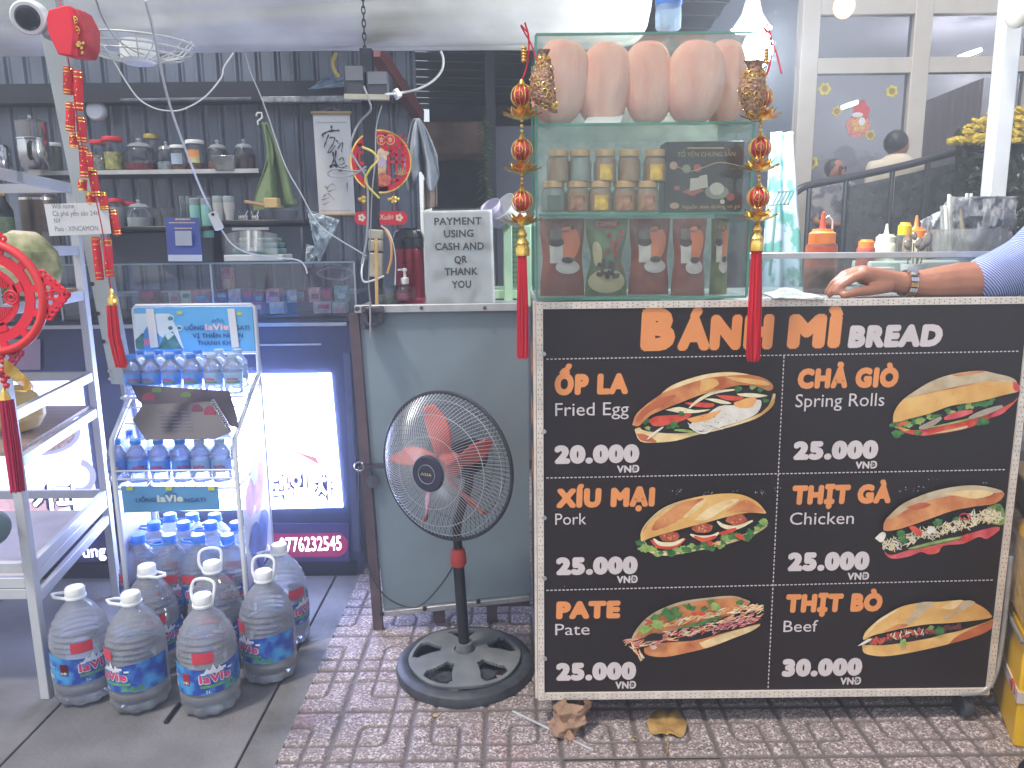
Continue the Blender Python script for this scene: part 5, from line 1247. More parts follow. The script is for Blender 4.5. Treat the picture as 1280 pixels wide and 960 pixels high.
sw = single(MB().cyl(G(641, 889, .004), G(742, 938, .004), .0035, seg=8), 'drinking_straw', glassy('straw_clear', (232, 234, 236), .35, .1, dirt=.35, dirtrgb=(230, 232, 235)), G(641, 889), 'clear drinking straw lying on the pavers by the paper bag', 'straw')
# heart shaped dry leaf
m_leafd = mat('dry_leaf', (150, 116, 66), .6, var=.3, scale=14, bump=.3, rgb2=(176, 142, 82))
lf = thing('dry_leaf', G(833, 915), 'large heart shaped dry brown leaf in front of the cart', 'leaf')
pts = [(833, 893), (822, 891), (812, 898), (809, 909), (813, 918), (822, 923), (832, 921), (836, 921), (846, 925), (855, 921), (858, 911), (854, 899), (845, 893)]
q = smooth_path([G(*p) for p in pts + [pts[0]]], 3)[:-1]; c_ = sum(q, Vector()) / len(q)
mb = MB(); n_ = len(q); vs = [c_ + Vector((0, 0, .003))]
for rr_, zz in ((.5, .004), (1, .009)):
    for i, v in enumerate(q): vs.append(c_ + (v - c_) * rr_ + Vector((0, 0, zz * (1 + .6 * math.sin(i * .9)))))
mb._add(vs, [(0, 1 + i, 1 + (i + 1) % n_) for i in range(n_)] + [(1 + i, 1 + n_ + i, 1 + n_ + (i + 1) % n_, 1 + (i + 1) % n_) for i in range(n_)])
build(mb, 'blade', m_leafd, lf, thick=.0008); build(MB().tube(smooth_path([G(834, 921, .006), G(835, 931, .004), G(833, 943, .003)], 4), .0018, 6), 'stem', m_leafd, lf)
single(MB().tube(ringpts(G(793, 923, .003), .008, 14, (1, 0, 0), (0, 1, 0)), .0012, 5, closed=True), 'rubber_band', mat('band', (150, 130, 80), .5), G(793, 923), 'small tan rubber band on the pavers left of the leaf', 'rubber band')
single(MB().ell(G(545, 894, .004), (.009, .007, .004)), 'crumb', mat('tan_crumb', (168, 140, 96), .7), G(545, 894), 'tan crumb on the pavers in front of the fan base', 'crumb')
tw = single(MB().tube([G(224, 880, .005), G(207, 903, .005)], .006, 8), 'black_stick', m_black, G(215, 890), 'short black stick on the floor between two large bottles', 'stick')

# ================================================================ PEDESTAL FAN
fb_ = Vector((-.150, 2.085, 0))
fan = thing('pedestal_fan', fb_, 'black pedestal fan with red blades and wire cage in front of the grey counter', 'fan')
R0 = .205
bs_ = MB()
# base: outer ring, hub, five spokes with real openings between them
prof = [(R0 - .002, .0), (R0, .012), (R0 - .004, .026), (R0 - .016, .034), (R0 - .030, .034), (R0 - .040, .030)]
bs_.lathe(prof + [(R0 - .042, .0)], 64, Matrix.Translation(fb_))
base = build(bs_, 'base', m_rubber, fan)
m_spk = mat('base_grey', (104, 108, 110), .55, var=.25, scale=12, bump=.08)
mb = MB(); NA, NR = 240, 36; idx = {}; RI = R0 - .040
def hole(t_, a):
    q_ = ((a - PI / 2 - .1) / (2 * PI / 5) + .5) % 1 - .5          # -.5...5 inside one fifth
    return .30 < t_ < .93 and abs(q_) < .14 + .17 * (t_ - .30) / .63 - .10 * max(0, t_ - .80) / .13
vs = []; fs = []
for jr_ in range(NR + 1):
    for ia in range(NA):
        t_ = jr_ / NR; a = 2 * PI * ia / NA; r_ = .03 + (RI - .03) * t_; nh = 0 if not hole(t_, a) else -.006
        vs.append(fb_ + Vector((r_ * math.cos(a), r_ * math.sin(a), .052 - .022 * t_ + .003 * math.cos(5 * (a - PI / 2 - .1) + PI) * t_)))
for jr_ in range(NR):
    for ia in range(NA):
        if hole((jr_ + .5) / NR, 2 * PI * (ia + .5) / NA): continue
        b_ = jr_ * NA; fs.append((b_ + ia, b_ + (ia + 1) % NA, b_ + NA + (ia + 1) % NA, b_ + NA + ia))
mb._add(vs, fs)
sp5 = build(mb, 'base_spokes', m_spk, fan, thick=.012); sp5.modifiers['thickness'].offset = -1; _b = sp5.modifiers.new('soft', 'BEVEL'); _b.width = .002; _b.segments = 2
build(MB().lathe([(.062, .03), (.055, .047), (.035, .056), (.026, .058), (.024, .085), (.001, .085)], 32, Matrix.Translation(fb_)), 'base_hub', m_spk, fan)
for i in range(5):
    a = 2 * PI * i / 5 + PI / 2 + .1
    c = fb_ + Vector((.10 * math.cos(a), .10 * math.sin(a), .012)); build(MB().lathe([(.03, 0), (.026, .014), (.012, .016), (.001, .010)], 16, Matrix.Translation(c)), 'base_boss', m_rubber, fan)
tp = Vector((fb_.x - .012, 2.085, W(580, 706, 2.085).z))
build(MB().cyl(fb_ + Vector((0, 0, .05)), tp, .0165, seg=20), 'pole', m_black, fan)
build(MB().lathe([(.019, -.002), (.024, .006), (.023, .03), (.019, .05), (.016, .052)], 20, Matrix.Translation(tp)), 'height_collar', mat('orange_red', (186, 62, 46), .4), fan)
gc = W(557, 583, 2.03); nrm = Vector((-.47, -.88, .03)).normalized(); su = nrm.cross(Vector((0, 0, 1))).normalized() * -1; sv = su.cross(nrm).normalized()
if sv.z < 0: sv = -sv
def FP(r, a, d): return gc + su * (r * math.cos(a)) + sv * (r * math.sin(a)) + nrm * d
mot = gc - nrm * .10
neck = Vector((tp.x, tp.y, tp.z + .05))
build(MB().tube(smooth_path([neck, neck + Vector((0, 0, .08)), mot + Vector((.012, .0, -.07)), mot + Vector((0, 0, -.01))], 6), [.013] * 18 + [.02], 12), 'neck', m_black, fan)
M4 = Matrix.Translation(gc) @ Matrix((su.to_4d(), sv.to_4d(), nrm.to_4d(), (0, 0, 0, 1))).transposed() if False else None
def frame_at(c): 
    m = Matrix.Identity(4)
    for i in range(3): m[i][0] = su[i]; m[i][1] = sv[i]; m[i][2] = nrm[i]; m[i][3] = c[i]
    return m
build(MB().lathe([(.001, -.17), (.03, -.168), (.05, -.15), (.055, -.09), (.05, -.06), (.02, -.055)], 28, frame_at(gc)), 'motor_housing', m_black, fan)
GR = .208
mb = MB()
rimw = MB().tube([FP(GR, 2 * PI * i / 96, 0) for i in range(96)], .0055, 8, closed=True); rim = build(rimw, 'cage_rim', mat('rim_grey', (52, 54, 62), .4, .3), fan)
m_wire = mat('fan_wire', (186, 188, 196), .3, .6, var=.1)
fw = MB(); nW = 104
for i in range(nW):
    a = 2 * PI * i / nW; pts = []
    for t_ in range(7):
        s_ = t_ / 6; r_ = .046 + (GR - .046) * s_; d = .085 * (1 - s_ ** 2.6); pts.append(FP(r_, a - .42 * s_, d))
    fw.tube(pts, .0009, 4, caps=False)
for r_, d in ((.10, .079), (.155, .055), (.19, .022)): fw.tube([FP(r_, 2 * PI * i / 64, d) for i in range(64)], .001, 5, closed=True)
build(fw, 'front_grille', m_wire, fan)
rw = MB()
for i in range(72):
    a = 2 * PI * i / 72; rw.tube([FP(.05 + (GR - .05) * s_, a + .3 * s_, -.09 * (1 - s_ ** 2.6)) for s_ in [t_ / 6 for t_ in range(7)]], .001, 4, caps=False)
for r_, d in ((.11, -.078), (.165, -.045)): rw.tube([FP(r_, 2 * PI * i / 64, d) for i in range(64)], .001, 5, closed=True)
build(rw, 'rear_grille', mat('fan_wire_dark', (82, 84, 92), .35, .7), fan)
hubc = build(MB().lathe([(.050, .078), (.050, .086), (.046, .092), (.001, .094)], 36, frame_at(gc)), 'grille_badge', mat('badge_navy', (40, 42, 60), .4), fan)
mb = MB().tube([FP(.026, 2 * PI * i / 32, .0935) for i in range(32)], .0008, 5, closed=True); build(mb, 'badge_ring', m_alu, hubc)
mb = MB(); fa = FP(.0, 0, .0952) - su * .018 - sv * .004; letter(mb, 'ASIA', None, None, 0, 0, offset=.02, frame=(fa, fa + su * .036, sv * .008)); build(mb, 'badge_lettering', mat('badge_gold', (170, 160, 110), .4), hubc)
m_bl = mat('red_blade', (206, 104, 92), .35, var=.12, coat=.2)
build(MB().lathe([(.001, .035), (.03, .034), (.038, .02), (.038, -.03)], 24, frame_at(gc)), 'blade_hub', m_bl, fan)
for i, ang in enumerate((88, 16, -56, -128, 160)):
    a0 = math.radians(ang)
    def bl(u, v):
        r_ = .03 + .145 * v; wdt = (.30 + .30 * math.sin(PI * min(1, v * .9 + .12))) * (1 - .75 * max(0, v - .75) / .25) * .66
        a = a0 + .30 * v + (u - .5) * wdt * (1.25 - .4 * v) ; return FP(r_, a, .012 + (u - .5) * .055 * (1 - .3 * v))
    o = build(MB().grid(bl, 10, 14), 'blade', m_bl, fan, thick=.003)
# power cords behind the fan
cable([(449, 583), (449, 640), (458, 700), (475, 738), (500, 756), (525, 757), (548, 735), (565, 710), (573, 690)], 2.30, .0028, mat('dark_cord', (46, 58, 64), .5), 'dark power cord drooping in a loop behind the fan')

# ================================================================ PAYMENT SIGN + COUNTER CLUTTER
Yn = 2.36
sg_ = thing('payment_sign', W(572, 384, Yn), 'white payment notice in a plastic sleeve on the grey counter', 'sign')
c4 = [W(534, 384, Yn), W(619, 381, Yn + .01), W(615, 262, Yn + .03), W(529, 264, Yn + .02)]
def sheet(u, v, dy=0.0, cc=c4):
    p = cc[0].lerp(cc[1], u).lerp(cc[3].lerp(cc[2], u), v); p.y += .006 * noise.noise(Vector((u * 3, v * 3, 8))) + .0035 * noise.noise(Vector((u * 8, v * 6, 1))) + dy - .02 * (u - .5) ** 2; return p
build(MB().grid(sheet, 24, 30), 'paper', mat('paper_white', (206, 209, 212), .45, var=.03, bump=.1, bscale=14), sg_, thick=.0008)
build(MB().grid(lambda u, v: sheet(u * 1.04 - .02, v * 1.03 - .01, -.004), 20, 24), 'plastic_sleeve', glassy('sleeve', (244, 246, 246), .14, .12), sg_)
mb = MB(); m_ink = mat('ink_grey', (56, 56, 62), .6)
for s_, x0, x1, y in (('PAYMENT', 543, 602, 281.5), ('USING', 555, 592, 297), ('CASH AND', 544, 605, 313), ('QR', 568, 584, 329.5), ('THANK', 556, 597, 344.5), ('YOU', 565, 589, 360.5)): letter(mb, s_, (x0, y), (x1, y - .9), 9.3, Yn - .014, 0, .03)
build(mb, 'lettering', m_ink, sg_)

def flask(px, pb, wpx, hpx, Y, m, lb, nm='thermos', cat='flask', top=m_black):
    b = W(px, pb, Y); k = mpp(px, pb, Y); r = wpx * k / 2; h = hpx * k; q = thing(nm, b, lb, cat)
    build(MB().lathe([(r * .95, 0), (r, .005), (r, h * .72), (r * .96, h * .75)], 28), 'body', m, q, local=True)
    build(MB().lathe([(r * 1.02, h * .74), (r * 1.02, h * .86), (r * .9, h * .88), (r * .8, h * .97), (r * .6, h), (.001, h)], 28), 'lid', top, q, local=True)
    return q
t_ = flask(514, 382, 36, 95, 2.6, mat('dark_red_metal', (122, 28, 44), .3, .5, var=.1), 'dark red airpot flask with black top beside the payment notice', 'airpot')
build(MB().tube([(-.055, 0, .215), (-.04, -.02, .25), (.04, -.02, .25), (.055, 0, .215)], .005, 8), 'handle', m_chrome, t_, local=True)
sp = W(507, 375, 2.4); s_ = thing('soap_pump', sp, 'clear pump bottle with white nozzle on the counter', 'pump bottle')
build(MB().lathe([(.03, 0), (.034, .004), (.034, .03), (.024, .045), (.012, .052)], 24), 'bottle', m_jar, s_, local=True)
build(MB().lathe([(.031, .002), (.033, .02), (.001, .02)], 24), 'liquid', mat('pink_soap', (150, 50, 76), .3), s_, local=True)
build(MB().lathe([(.012, .05), (.013, .068), (.005, .072), (.004, .088), (.008, .09), (.008, .098), (.001, .1)], 16).tube([(0, 0, .095), (-.02, -.01, .094)], .003, 6), 'nozzle', m_whitep, s_, local=True)
gj = W(487, 380, 2.42); s_ = thing('glass_jar', gj, 'squat clear glass jar behind the iron clamp', 'jar')
build(MB().lathe([(.035, 0), (.042, .006), (.043, .04), (.040, .052), (.043, .056)], 24), 'glass', m_jar, s_, local=True); build(MB().lathe([(.036, .003), (.038, .03), (.001, .03)], 20), 'contents', mat('grey_stuff', (110, 116, 110), .6, var=.4, scale=50), s_, local=True)
single(MB().b2(W(495, 384, 2.45), W(532, 372, 2.5)), 'pink_tray', mat('raspberry', (150, 40, 70), .4), W(513, 384, 2.45), 'flat raspberry coloured tray under the pump bottle', 'tray', bev=.003)

# green plastic rack with cups right of the sign
m_mint = mat('mint_plastic', (176, 208, 176), .45, var=.05)
rk = thing('dish_rack', (W(645, 380, 2.6).x, 2.6, W(645, 384, 2.6).z), 'pale green plastic dish rack right of the payment notice', 'rack')
for x0, x1, y0, y1 in ((630, 640, 282, 384), (655, 664, 282, 384)): build(MB().b2(W(x0, y1, 2.55), tuple(W(x1, y0, 2.55) + Vector((0, .02, 0)))), 'post', m_mint, rk, bev=.003)
for y0, y1 in ((276, 284), (362, 374)): build(MB().b2(W(616, y1, 2.56), tuple(W(668, y0, 2.56) + Vector((0, .25, 0)))), 'tier', m_mint, rk, bev=.003)
mb = MB()
for i in range(6):
    for j in range(11): mb.cyl(W(642 + i * 3.4, 290 + j * 6.3, 2.575), W(642 + i * 3.4, 290 + j * 6.3, 2.571), .0022, seg=6, mi=1)
mb.b2(W(641, 360, 2.58), W(664, 285, 2.585)); build(mb, 'pierced_side', [m_mint, m_hole], rk)
for i, (px, py, r_, tl, lb) in enumerate([(634, 262, 19, -.9, 'largest white plastic bowl tipped on the green rack'), (616, 262, 13, -.5, 'white cup with a violet rim leaning on the rack')]):
    c = W(px, py, 2.5); k = mpp(px, py, 2.5); M = Matrix.Translation(c) @ Matrix.Rotation(tl, 4, 'Y') @ Matrix.Rotation(.5, 4, 'X')
    o = single(MB().lathe([(.001, -.06), (r_ * k * .6, -.06), (r_ * k, .02), (r_ * k * .96, .02), (r_ * k * .55, -.054), (.001, -.054)], 28, M), 'bowl' if i == 0 else 'cup', m_whitep if i == 0 else mat('lilac_white', (196, 190, 214), .4), c, lb, 'bowl' if i == 0 else 'cup')
# leafy garland on the recess corner
gv = thing('leaf_garland', W(606, 150, 4.0), 'green artificial leaf garland hanging on the recess corner', 'garland')
rd = random.Random(8)
build(MB().tube([W(605, 148, 4.0), W(608, 200, 4.0), W(606, 262, 4.0)], .004, 5), 'stem', mat('vine_stem', (60, 82, 50), .7), gv)
for i in range(46):
    y = 150 + i * 2.35; c = W(606 + rd.uniform(-3, 3), y, 3.98 + rd.uniform(-.02, .02)); a = rd.uniform(-.9, .9) + (PI if i % 2 else 0); l_ = .045
    d = Vector((math.cos(a), -.3, -.45)).normalized(); s_ = Vector((0, 0, 1)).cross(d).normalized() * .012 + Vector((0, 0, .006))
    build(MB()._add([c, c + d * l_ * .5 + s_, c + d * l_, c + d * l_ * .5 - s_], [(0, 1, 2, 3)]), 'leaf', mat('garland_leaf', (86, 118, 76), .6, var=.35, scale=30), gv)

# ---- dark pole with speakers, sockets, wires
pl_ = thing('dark_pole', (W(461, 300, 2.45).x, 2.45, W(461, 384, 2.4).z), 'dark square steel pole behind the wires on the counter', 'pole')
build(MB().bar(W(458, 62, 2.45), W(471, 385, 2.45), .036, .036, (0, 1, 0)), 'pole_tube', m_dark, pl_)
sk = thing('loudspeaker_pair', W(462, 124, 2.38), 'two grey box loudspeakers on a beige shelf high on the dark pole', 'loudspeaker')
for x0, x1, y0, y1 in ((430, 455, 81, 120), (458, 485, 88, 122)):
    o = build(MB().b2(W(x0, y1, 2.34), tuple(W(x1, y0, 2.34) + Vector((0, .09, 0)))), 'speaker_box', mat('speaker_dark', (52, 56, 66), .5, var=.15), sk, bev=.008)
    build(MB().b2(W(x0 + 2, (y0 + y1) / 2, 2.337), W(x1 - 2, y0 + 2, 2.339)), 'speaker_face', mat('speaker_face', (104, 108, 116), .5), o)
build(MB().bar(W(431, 121, 2.33), W(486, 122, 2.33), .02, .014, mi=0), 'tray', mat('beige', (170, 168, 150), .5), sk)
skt = thing('socket_block', W(470, 330, 2.38), 'beige wall sockets with a plug hanging on the dark pole', 'socket')
for y0, y1 in ((287, 299), (300, 314), (316, 346)): build(MB().box(W(470, (y0 + y1) / 2, 2.40), (.042, .03, (y1 - y0) * .00245), Matrix.Rotation(.06, 3, 'Y')), 'socket', mat('beige', (0, 0, 0)), skt, bev=.004)
for y in (306, 332): build(MB().cyl(W(470, y, 2.384), W(470, y, 2.378), .006, seg=12), 'hole', m_black, skt)
single(MB().cyl(W(470, 298, 2.36), W(471, 382, 2.36), .005, seg=10), 'bamboo_stick', mat('bamboo', (196, 160, 96), .5, var=.15), W(471, 382, 2.36), 'yellow bamboo stick standing in front of the sockets', 'stick')
cable([(455, 108, 2.33), (461, 125, 2.32), (463, 138, 2.33), (450, 152), (441, 170), (438, 188), (448, 206), (458, 224), (460, 262), (458, 300), (452, 330)], 2.35, .0032, m_grey, 'grey cord dropping from the loudspeakers down the pole')
cable([(458, 213), (440, 214), (420, 211), (410, 216), (416, 221), (440, 219), (458, 208)], 2.35, .0030, m_grey, 'grey cord loop sticking out left of the red fortune disc')
cable([(453, 184, 2.33), (466, 190, 2.32), (472, 200, 2.32), (462, 212, 2.32), (457, 228, 2.33), (474, 248, 2.34)], 2.32, .0035, mat('yellow_cord', (200, 186, 90), .5), 'yellow green twisted cord tied round the dark pole')
cable([(477, 132), (470, 160), (469, 200), (465, 240), (463, 290), (461, 350), (463, 378)], 2.36, .0022, m_grey, 'thin grey cord running down the middle of the pole')
cable([(476, 282), (487, 292), (494, 320), (494, 356)], 2.38, .0022, m_cord, 'thin white cord right of the socket block')
cable([(481, 286), (488, 300), (489, 322), (484, 342)], 2.37, .004, mat('orange_cord', (196, 140, 80), .5), 'short tan cord curling beside the bamboo stick')
cable([(482, 118, 2.3), (500, 116), (520, 112), (540, 102), (552, 88), (554, 74), (551, 64)], 2.4, .0036, m_cord, 'thick white cable arching from the loudspeakers to the awning')
build(MB().cyl(W(493, 113, 2.38), W(499, 122, 2.38), .012), 'cable_clip', m_whitep, sk)
cable([(182, 0, 1.7), (192, 40, 1.8), (203, 95, 1.95), (215, 140, 2.1), (233, 190, 2.3), (252, 238, 2.5), (264, 262, 2.6)], 2.3, .0036, m_cord, 'thickest white cable hanging slanting across the stall')
sw_ = thing('inline_switch', W(270, 275, 2.6), 'white in-line switch at the lower end of the thick white cable', 'switch')
build(MB().box(W(270, 276, 2.6), (.032, .016, .062), Matrix.Rotation(-.35, 3, 'Y')), 'case', m_whitep, sw_, bev=.006); build(MB().cyl(W(266, 268, 2.59), W(266, 268, 2.588), .005), 'dot', m_black, sw_)
cable([(276, 286), (290, 305), (310, 316), (345, 322), (372, 325), (381, 333), (384, 342)], 2.62, .0030, m_cord, 'white cable curving from the in-line switch onto the display cabinet')
cable([(120, 50, 2.0), (136, 66), (155, 98), (172, 122), (188, 133), (205, 138), (228, 137), (255, 122), (276, 98), (280, 84), (292, 66)], 2.3, .0022, m_cord, 'slack white cable drooping above the jar shelf')
cable([(306, 66), (313, 90), (325, 118), (335, 145), (345, 175), (358, 210), (375, 240), (398, 280), (425, 300), (445, 312), (458, 320)], 2.6, .0024, m_cord, 'long white cable slanting past the green towel to the sockets')
cable([(120, 0, 1.6), (128, 22), (142, 45), (165, 62), (180, 68)], 2.0, .002, m_grey, 'thin grey wire curving under the awning by the fan ring')
cable([(455, 322, 2.4), (452, 340), (455, 352), (468, 350), (480, 345)], 2.36, .003, m_cord, 'short white cord loop beside the socket block')
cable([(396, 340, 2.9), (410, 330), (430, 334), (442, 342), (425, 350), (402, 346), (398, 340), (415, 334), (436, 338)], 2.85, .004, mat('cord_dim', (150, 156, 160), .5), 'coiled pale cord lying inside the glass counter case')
# yellow pipe end under the awning
single(MB().tube(smooth_path([W(420, 66, 2.5), W(416, 78, 2.5), (W(419, 90, 2.5)), W(424, 96, 2.5)], 4), .006, 8), 'yellow_hose', mat('yellow_hose', (176, 160, 84), .5), W(420, 80, 2.5), 'short yellow hose end sticking out under the awning', 'hose')
# chain over the awning face
ch = thing('hanging_chain', W(456, 60, 2.1), 'steel chain hanging in front of the rolled awning', 'chain')
for i in range(9):
    c = W(456 - i * .3, 58 - i * 8.2 + 4, 2.09); R = Matrix.Rotation((i % 2) * PI / 2 + .3, 3, 'Z')
    build(MB().tube([c + R @ Vector((.0045 * math.cos(a), 0, .0105 * math.sin(a))) for a in [2 * PI * q / 14 for q in range(14)]], .0016, 6, closed=True), 'link', m_dark, ch)
# ================================================================ WALL HANGINGS
# calligraphy scroll
Yw = 3.9
sc_ = thing('scroll', W(416, 140, Yw), 'white calligraphy scroll with black brush strokes on the dark wall', 'scroll')
build(MB().prism([W(399, 268, Yw), W(444, 268, Yw), W(437, 143, Yw), W(391, 143, Yw)], (0, .004, 0)), 'paper', mat('scroll_paper', (226, 228, 232), .7, var=.04), sc_)
for y, x0, x1 in ((141, 389, 439), (268.5, 397, 446)): build(MB().cyl(W(x0, y, Yw - .01), W(x1, y, Yw - .01), .009, seg=10), 'rod', mat('scroll_wood', (176, 150, 110), .5), sc_)
build(MB().tube([W(400, 140, Yw), W(414, 134, Yw), W(428, 140, Yw)], .0025, 5), 'string', m_grey, sc_)
mb = MB(); Yi = Yw - .003
def brush(pts, w0, w1):
    q = smooth_path([Vector((x, y, 0)) for x, y in pts], 5); L_ = []; R_ = []
    for i, v in enumerate(q):
        t_ = (q[min(i + 1, len(q) - 1)] - q[max(i - 1, 0)]).normalized(); n_ = Vector((-t_.y, t_.x, 0)) * (w0 + (w1 - w0) * i / len(q)) * (.7 + .3 * math.sin(i * 1.3)) * .5
        L_.append(v + n_); R_.append(v - n_)
    mb._add([W(v.x, v.y, Yi) for v in L_ + R_], [(i, i + 1, len(L_) + i + 1, len(L_) + i) for i in range(len(L_) - 1)])
for p_, a_, b_ in (([(414, 157), (415, 163)], 3, 1.5), ([(403, 168), (412, 164), (424, 163)], 2.5, 3.5), ([(403, 168), (404, 172)], 3, 1), ([(411, 168), (407, 178), (405, 184)], 2, 1.5), ([(412, 172), (418, 172), (416, 180), (410, 190), (413, 190), (419, 182)], 2, 1.5), ([(420, 175), (424, 180)], 2, 1), ([(422, 186), (428, 178), (427, 190)], 1.6, 1.2), ([(416, 190), (417, 200), (413, 208)], 2.4, 1.6), ([(420, 188), (419, 202), (426, 210), (434, 207)], 2.2, 1.6), ([(412, 209), (418, 206), (424, 213), (432, 212)], 3.4, 2), ([(424, 200), (428, 197), (430, 204), (424, 206)], 1.6, 1)): brush(p_, a_, b_)
for p_ in ([(404, 246), (410, 242), (418, 250)], [(402, 250), (412, 247)], [(408, 236), (414, 230), (420, 232)], [(410, 240), (420, 236)], [(434, 228), (434, 240)], [(404, 256), (412, 252)], [(406, 232), (410, 238)]): brush(p_, 1.1, .5)
build(mb, 'brush_strokes', mat('ink_black', (40, 40, 46), .7), sc_)
mb = MB()
for y in (153, 263):
    for i in range(20): x = (396 if y < 200 else 401) + i * 1.9; mb.poly([W(x, y, Yi), W(x + 1, y - 1.2, Yi), W(x + 1, y + 1.2, Yi)])
build(mb, 'border_print', mat('border_grey', (150, 140, 144), .7), sc_)
# round red fortune disc
Yd = 2.75; c = W(476, 202, Yd); k = mpp(476, 202, Yd); RR = 38.5 * k
fd = thing('fortune_disc', c, 'round red and gold cut out fortune disc behind the dark pole', 'new year decoration')
ringf = lambda mb, r0, r1, y, dep, n=64: mb._add([c + Vector((r * math.cos(2 * PI * i / n), y + dd, r * math.sin(2 * PI * i / n))) for r, dd in ((r0, 0), (r1, 0), (r1, dep), (r0, dep)) for i in range(n)],
     [(a * n + i, a * n + (i + 1) % n, ((a + 1) % 4) * n + (i + 1) % n, ((a + 1) % 4) * n + i) for a in range(4) for i in range(n)], 0, False)
mb = MB(); ringf(mb, RR * .95, RR, 0, .006, 64); build(mb, 'gold_rim', m_gold, fd)
mb = MB(); ringf(mb, RR * .80, RR * .949, .001, .005)
rd = random.Random(2)
for (x0, x1, y0, y1) in ((-1, 9, 6, 33), (-8, 8, -36, -28), (-28, -6, 18, 22), (10, 30, 6, 9), (10, 31, -2, 1), (-31, -8, -4, 0), (-31, -8, -12, -9), (18, 21, -24, 20), (26, 28, -10, 22), (-20, -17, -24, 22), (-28, -26, -14, 14), (10, 28, 15, 18), (-26, -8, 10, 13), (9, 22, -24, -21), (-24, -8, -22, -19), (12, 15, 8, 30), (-12, -9, -32, 28), (8, 11, -30, 8)):
    mb.b2(c + Vector((x0 * k, .001, y0 * k)), c + Vector((x1 * k, .005, y1 * k)))
for i in range(5):
    a = -.5 + i * .45; mb.bar(c + Vector((12 * k, .003, 12 * k)), c + Vector((12 * k + 24 * k * math.cos(a), .003, 12 * k + 22 * k * math.sin(a + .5))), 2 * k, .004)
build(mb, 'lattice', m_redf, fd)
mb = MB()
blob(mb, -2, -6, 9, 13, 0, .004, c, k, wob=.05); blob(mb, 1, 8, 9, 7, 1, .005, c, k, wob=.2); blob(mb, 2, -22, 10, 8, 2, .005, c, k, wob=.12); blob(mb, 1, -1, 6, 6, 3, .006, c, k)
for x_ in (-14, 2, 13): blob(mb, x_, 26, 6.2, 6.2, 0, .004, c, k); blob(mb, x_, 26, 5, 5, 4, .005, c, k); blob(mb, x_, 26, 2.4, 3, 0, .006, c, k, wob=.4)
for a in range(7): an = .35 + a * .42; mb.bar(c + Vector((25 * k, -.005, -17 * k)), c + Vector((25 * k + 9 * k * math.cos(an), -.005, -17 * k + 9 * k * math.sin(an))), 2.6 * k, .002, mi=0)
build(mb, 'figure_print', [mat('disc_gold', (226, 186, 130), .5, var=.2, scale=60), mat('disc_cream', (232, 206, 170), .5, var=.2, scale=60), mat('disc_orange', (214, 110, 80), .5, var=.3, scale=60), mat('disc_lilac', (200, 176, 200), .5), m_redf], fd)
# little red banner below, with gold ingots
bn = thing('small_banner', W(475, 272, Yd), 'small red rounded banner with white letters and flowers below the fortune disc', 'new year decoration')
pts = []
for i in range(24):
    a = 2 * PI * i / 24; pts.append(W(476 + (25 if math.cos(a) > 0 else -25) + 8 * math.cos(a), 272.5 - 8.5 * math.sin(a), Yd))
build(MB().prism(pts, (0, .005, 0)), 'plate', m_redf, bn)
mb = MB()
for px in (452, 499):
    cc = W(px, 272, Yd - .002)
    for j in range(5): a = 2 * PI * j / 5; mb.prism([cc + Vector(((3 * math.cos(a) + 2 * math.cos(q)) * k, 0, (3 * math.sin(a) + 2 * math.sin(q)) * k)) for q in [2 * PI * t_ / 8 for t_ in range(8)]], (0, .001, 0))
letter(mb, 'Xuân', (474, 275), (491, 274), 7, Yd - .002, slant=.2); letter(mb, 'L', (458, 276), (464, 276), 7, Yd - .002, slant=.2)
build(mb, 'print', mat('ivory', (236, 216, 186), .5), bn)
for px in (455, 492):
    build(MB().cyl(W(px, 240, Yd), W(px, 264, Yd), .002, seg=5), 'red_string', m_redt, bn)
    mb = MB(); q0 = W(px, 250, Yd)
    for dx, dz in ((-4, 1), (4, 1), (0, -2), (0, 3)): mb.ell(q0 + Vector((dx * k, 0, dz * k)), (4 * k, .006, 3.2 * k), None, 10, 6)
    build(mb, 'gold_charm', m_gold, bn)

# towel, rag, bag
tw_ = thing('green_towel', W(330, 145, 3.7), 'green towel on a white hook hanging beside the scroll', 'towel')
build(MB().grid(lambda u, v: W(327 + u * (6 + 42 * v ** .8) - 2 * v + (8 * math.sin(v * 5) if u < .3 else 0), 153 + v * 113 - u * 10 * (v > .9), 3.7 + .035 * math.sin(u * 11 + v * 1.5) * (.3 + v) ), 24, 30), 'towel_cloth', mat('moss_towel', (120, 142, 100), .95, var=.15, bump=.6, bscale=160), tw_, thick=.006)
build(MB().tube([W(x, y, 3.7) for x, y in ((320, 145), (322, 141), (327, 141), (328, 147), (322, 152), (323, 156))], .005, 6), 'hook', m_whitep, tw_)
rg_ = thing('grey_rag', W(522, 145, 3.3), 'grey rag hanging in folds right of the fortune disc', 'rag')
m_rag = mat('grey_rag', (158, 166, 176), .95, var=.2, scale=14, bump=.4, bscale=80)
def rag(u, v):
    wv_ = 6 + 34 * min(1, v * 1.6) ** .7; x = 521 + (u - .5) * wv_ + 8 * v; e_ = .86 + .14 * math.sin(u * 9 + 1)
    return W(x, 148 + v * 92 * e_, 3.3 + .05 * math.sin(u * 15) * min(1, v * 2) + .02 * math.sin(u * 7 + v * 6))
build(MB().grid(rag, 36, 26), 'cloth', m_rag, rg_, thick=.004)
build(MB().grid(lambda u, v: W(538 + (u - .5) * 16, 225 + v * 38 - u * 5, 3.34 + .02 * math.sin(u * 9)), 10, 10), 'tan_cloth', mat('tan_cloth', (176, 160, 144), .9, var=.15), rg_, thick=.004)
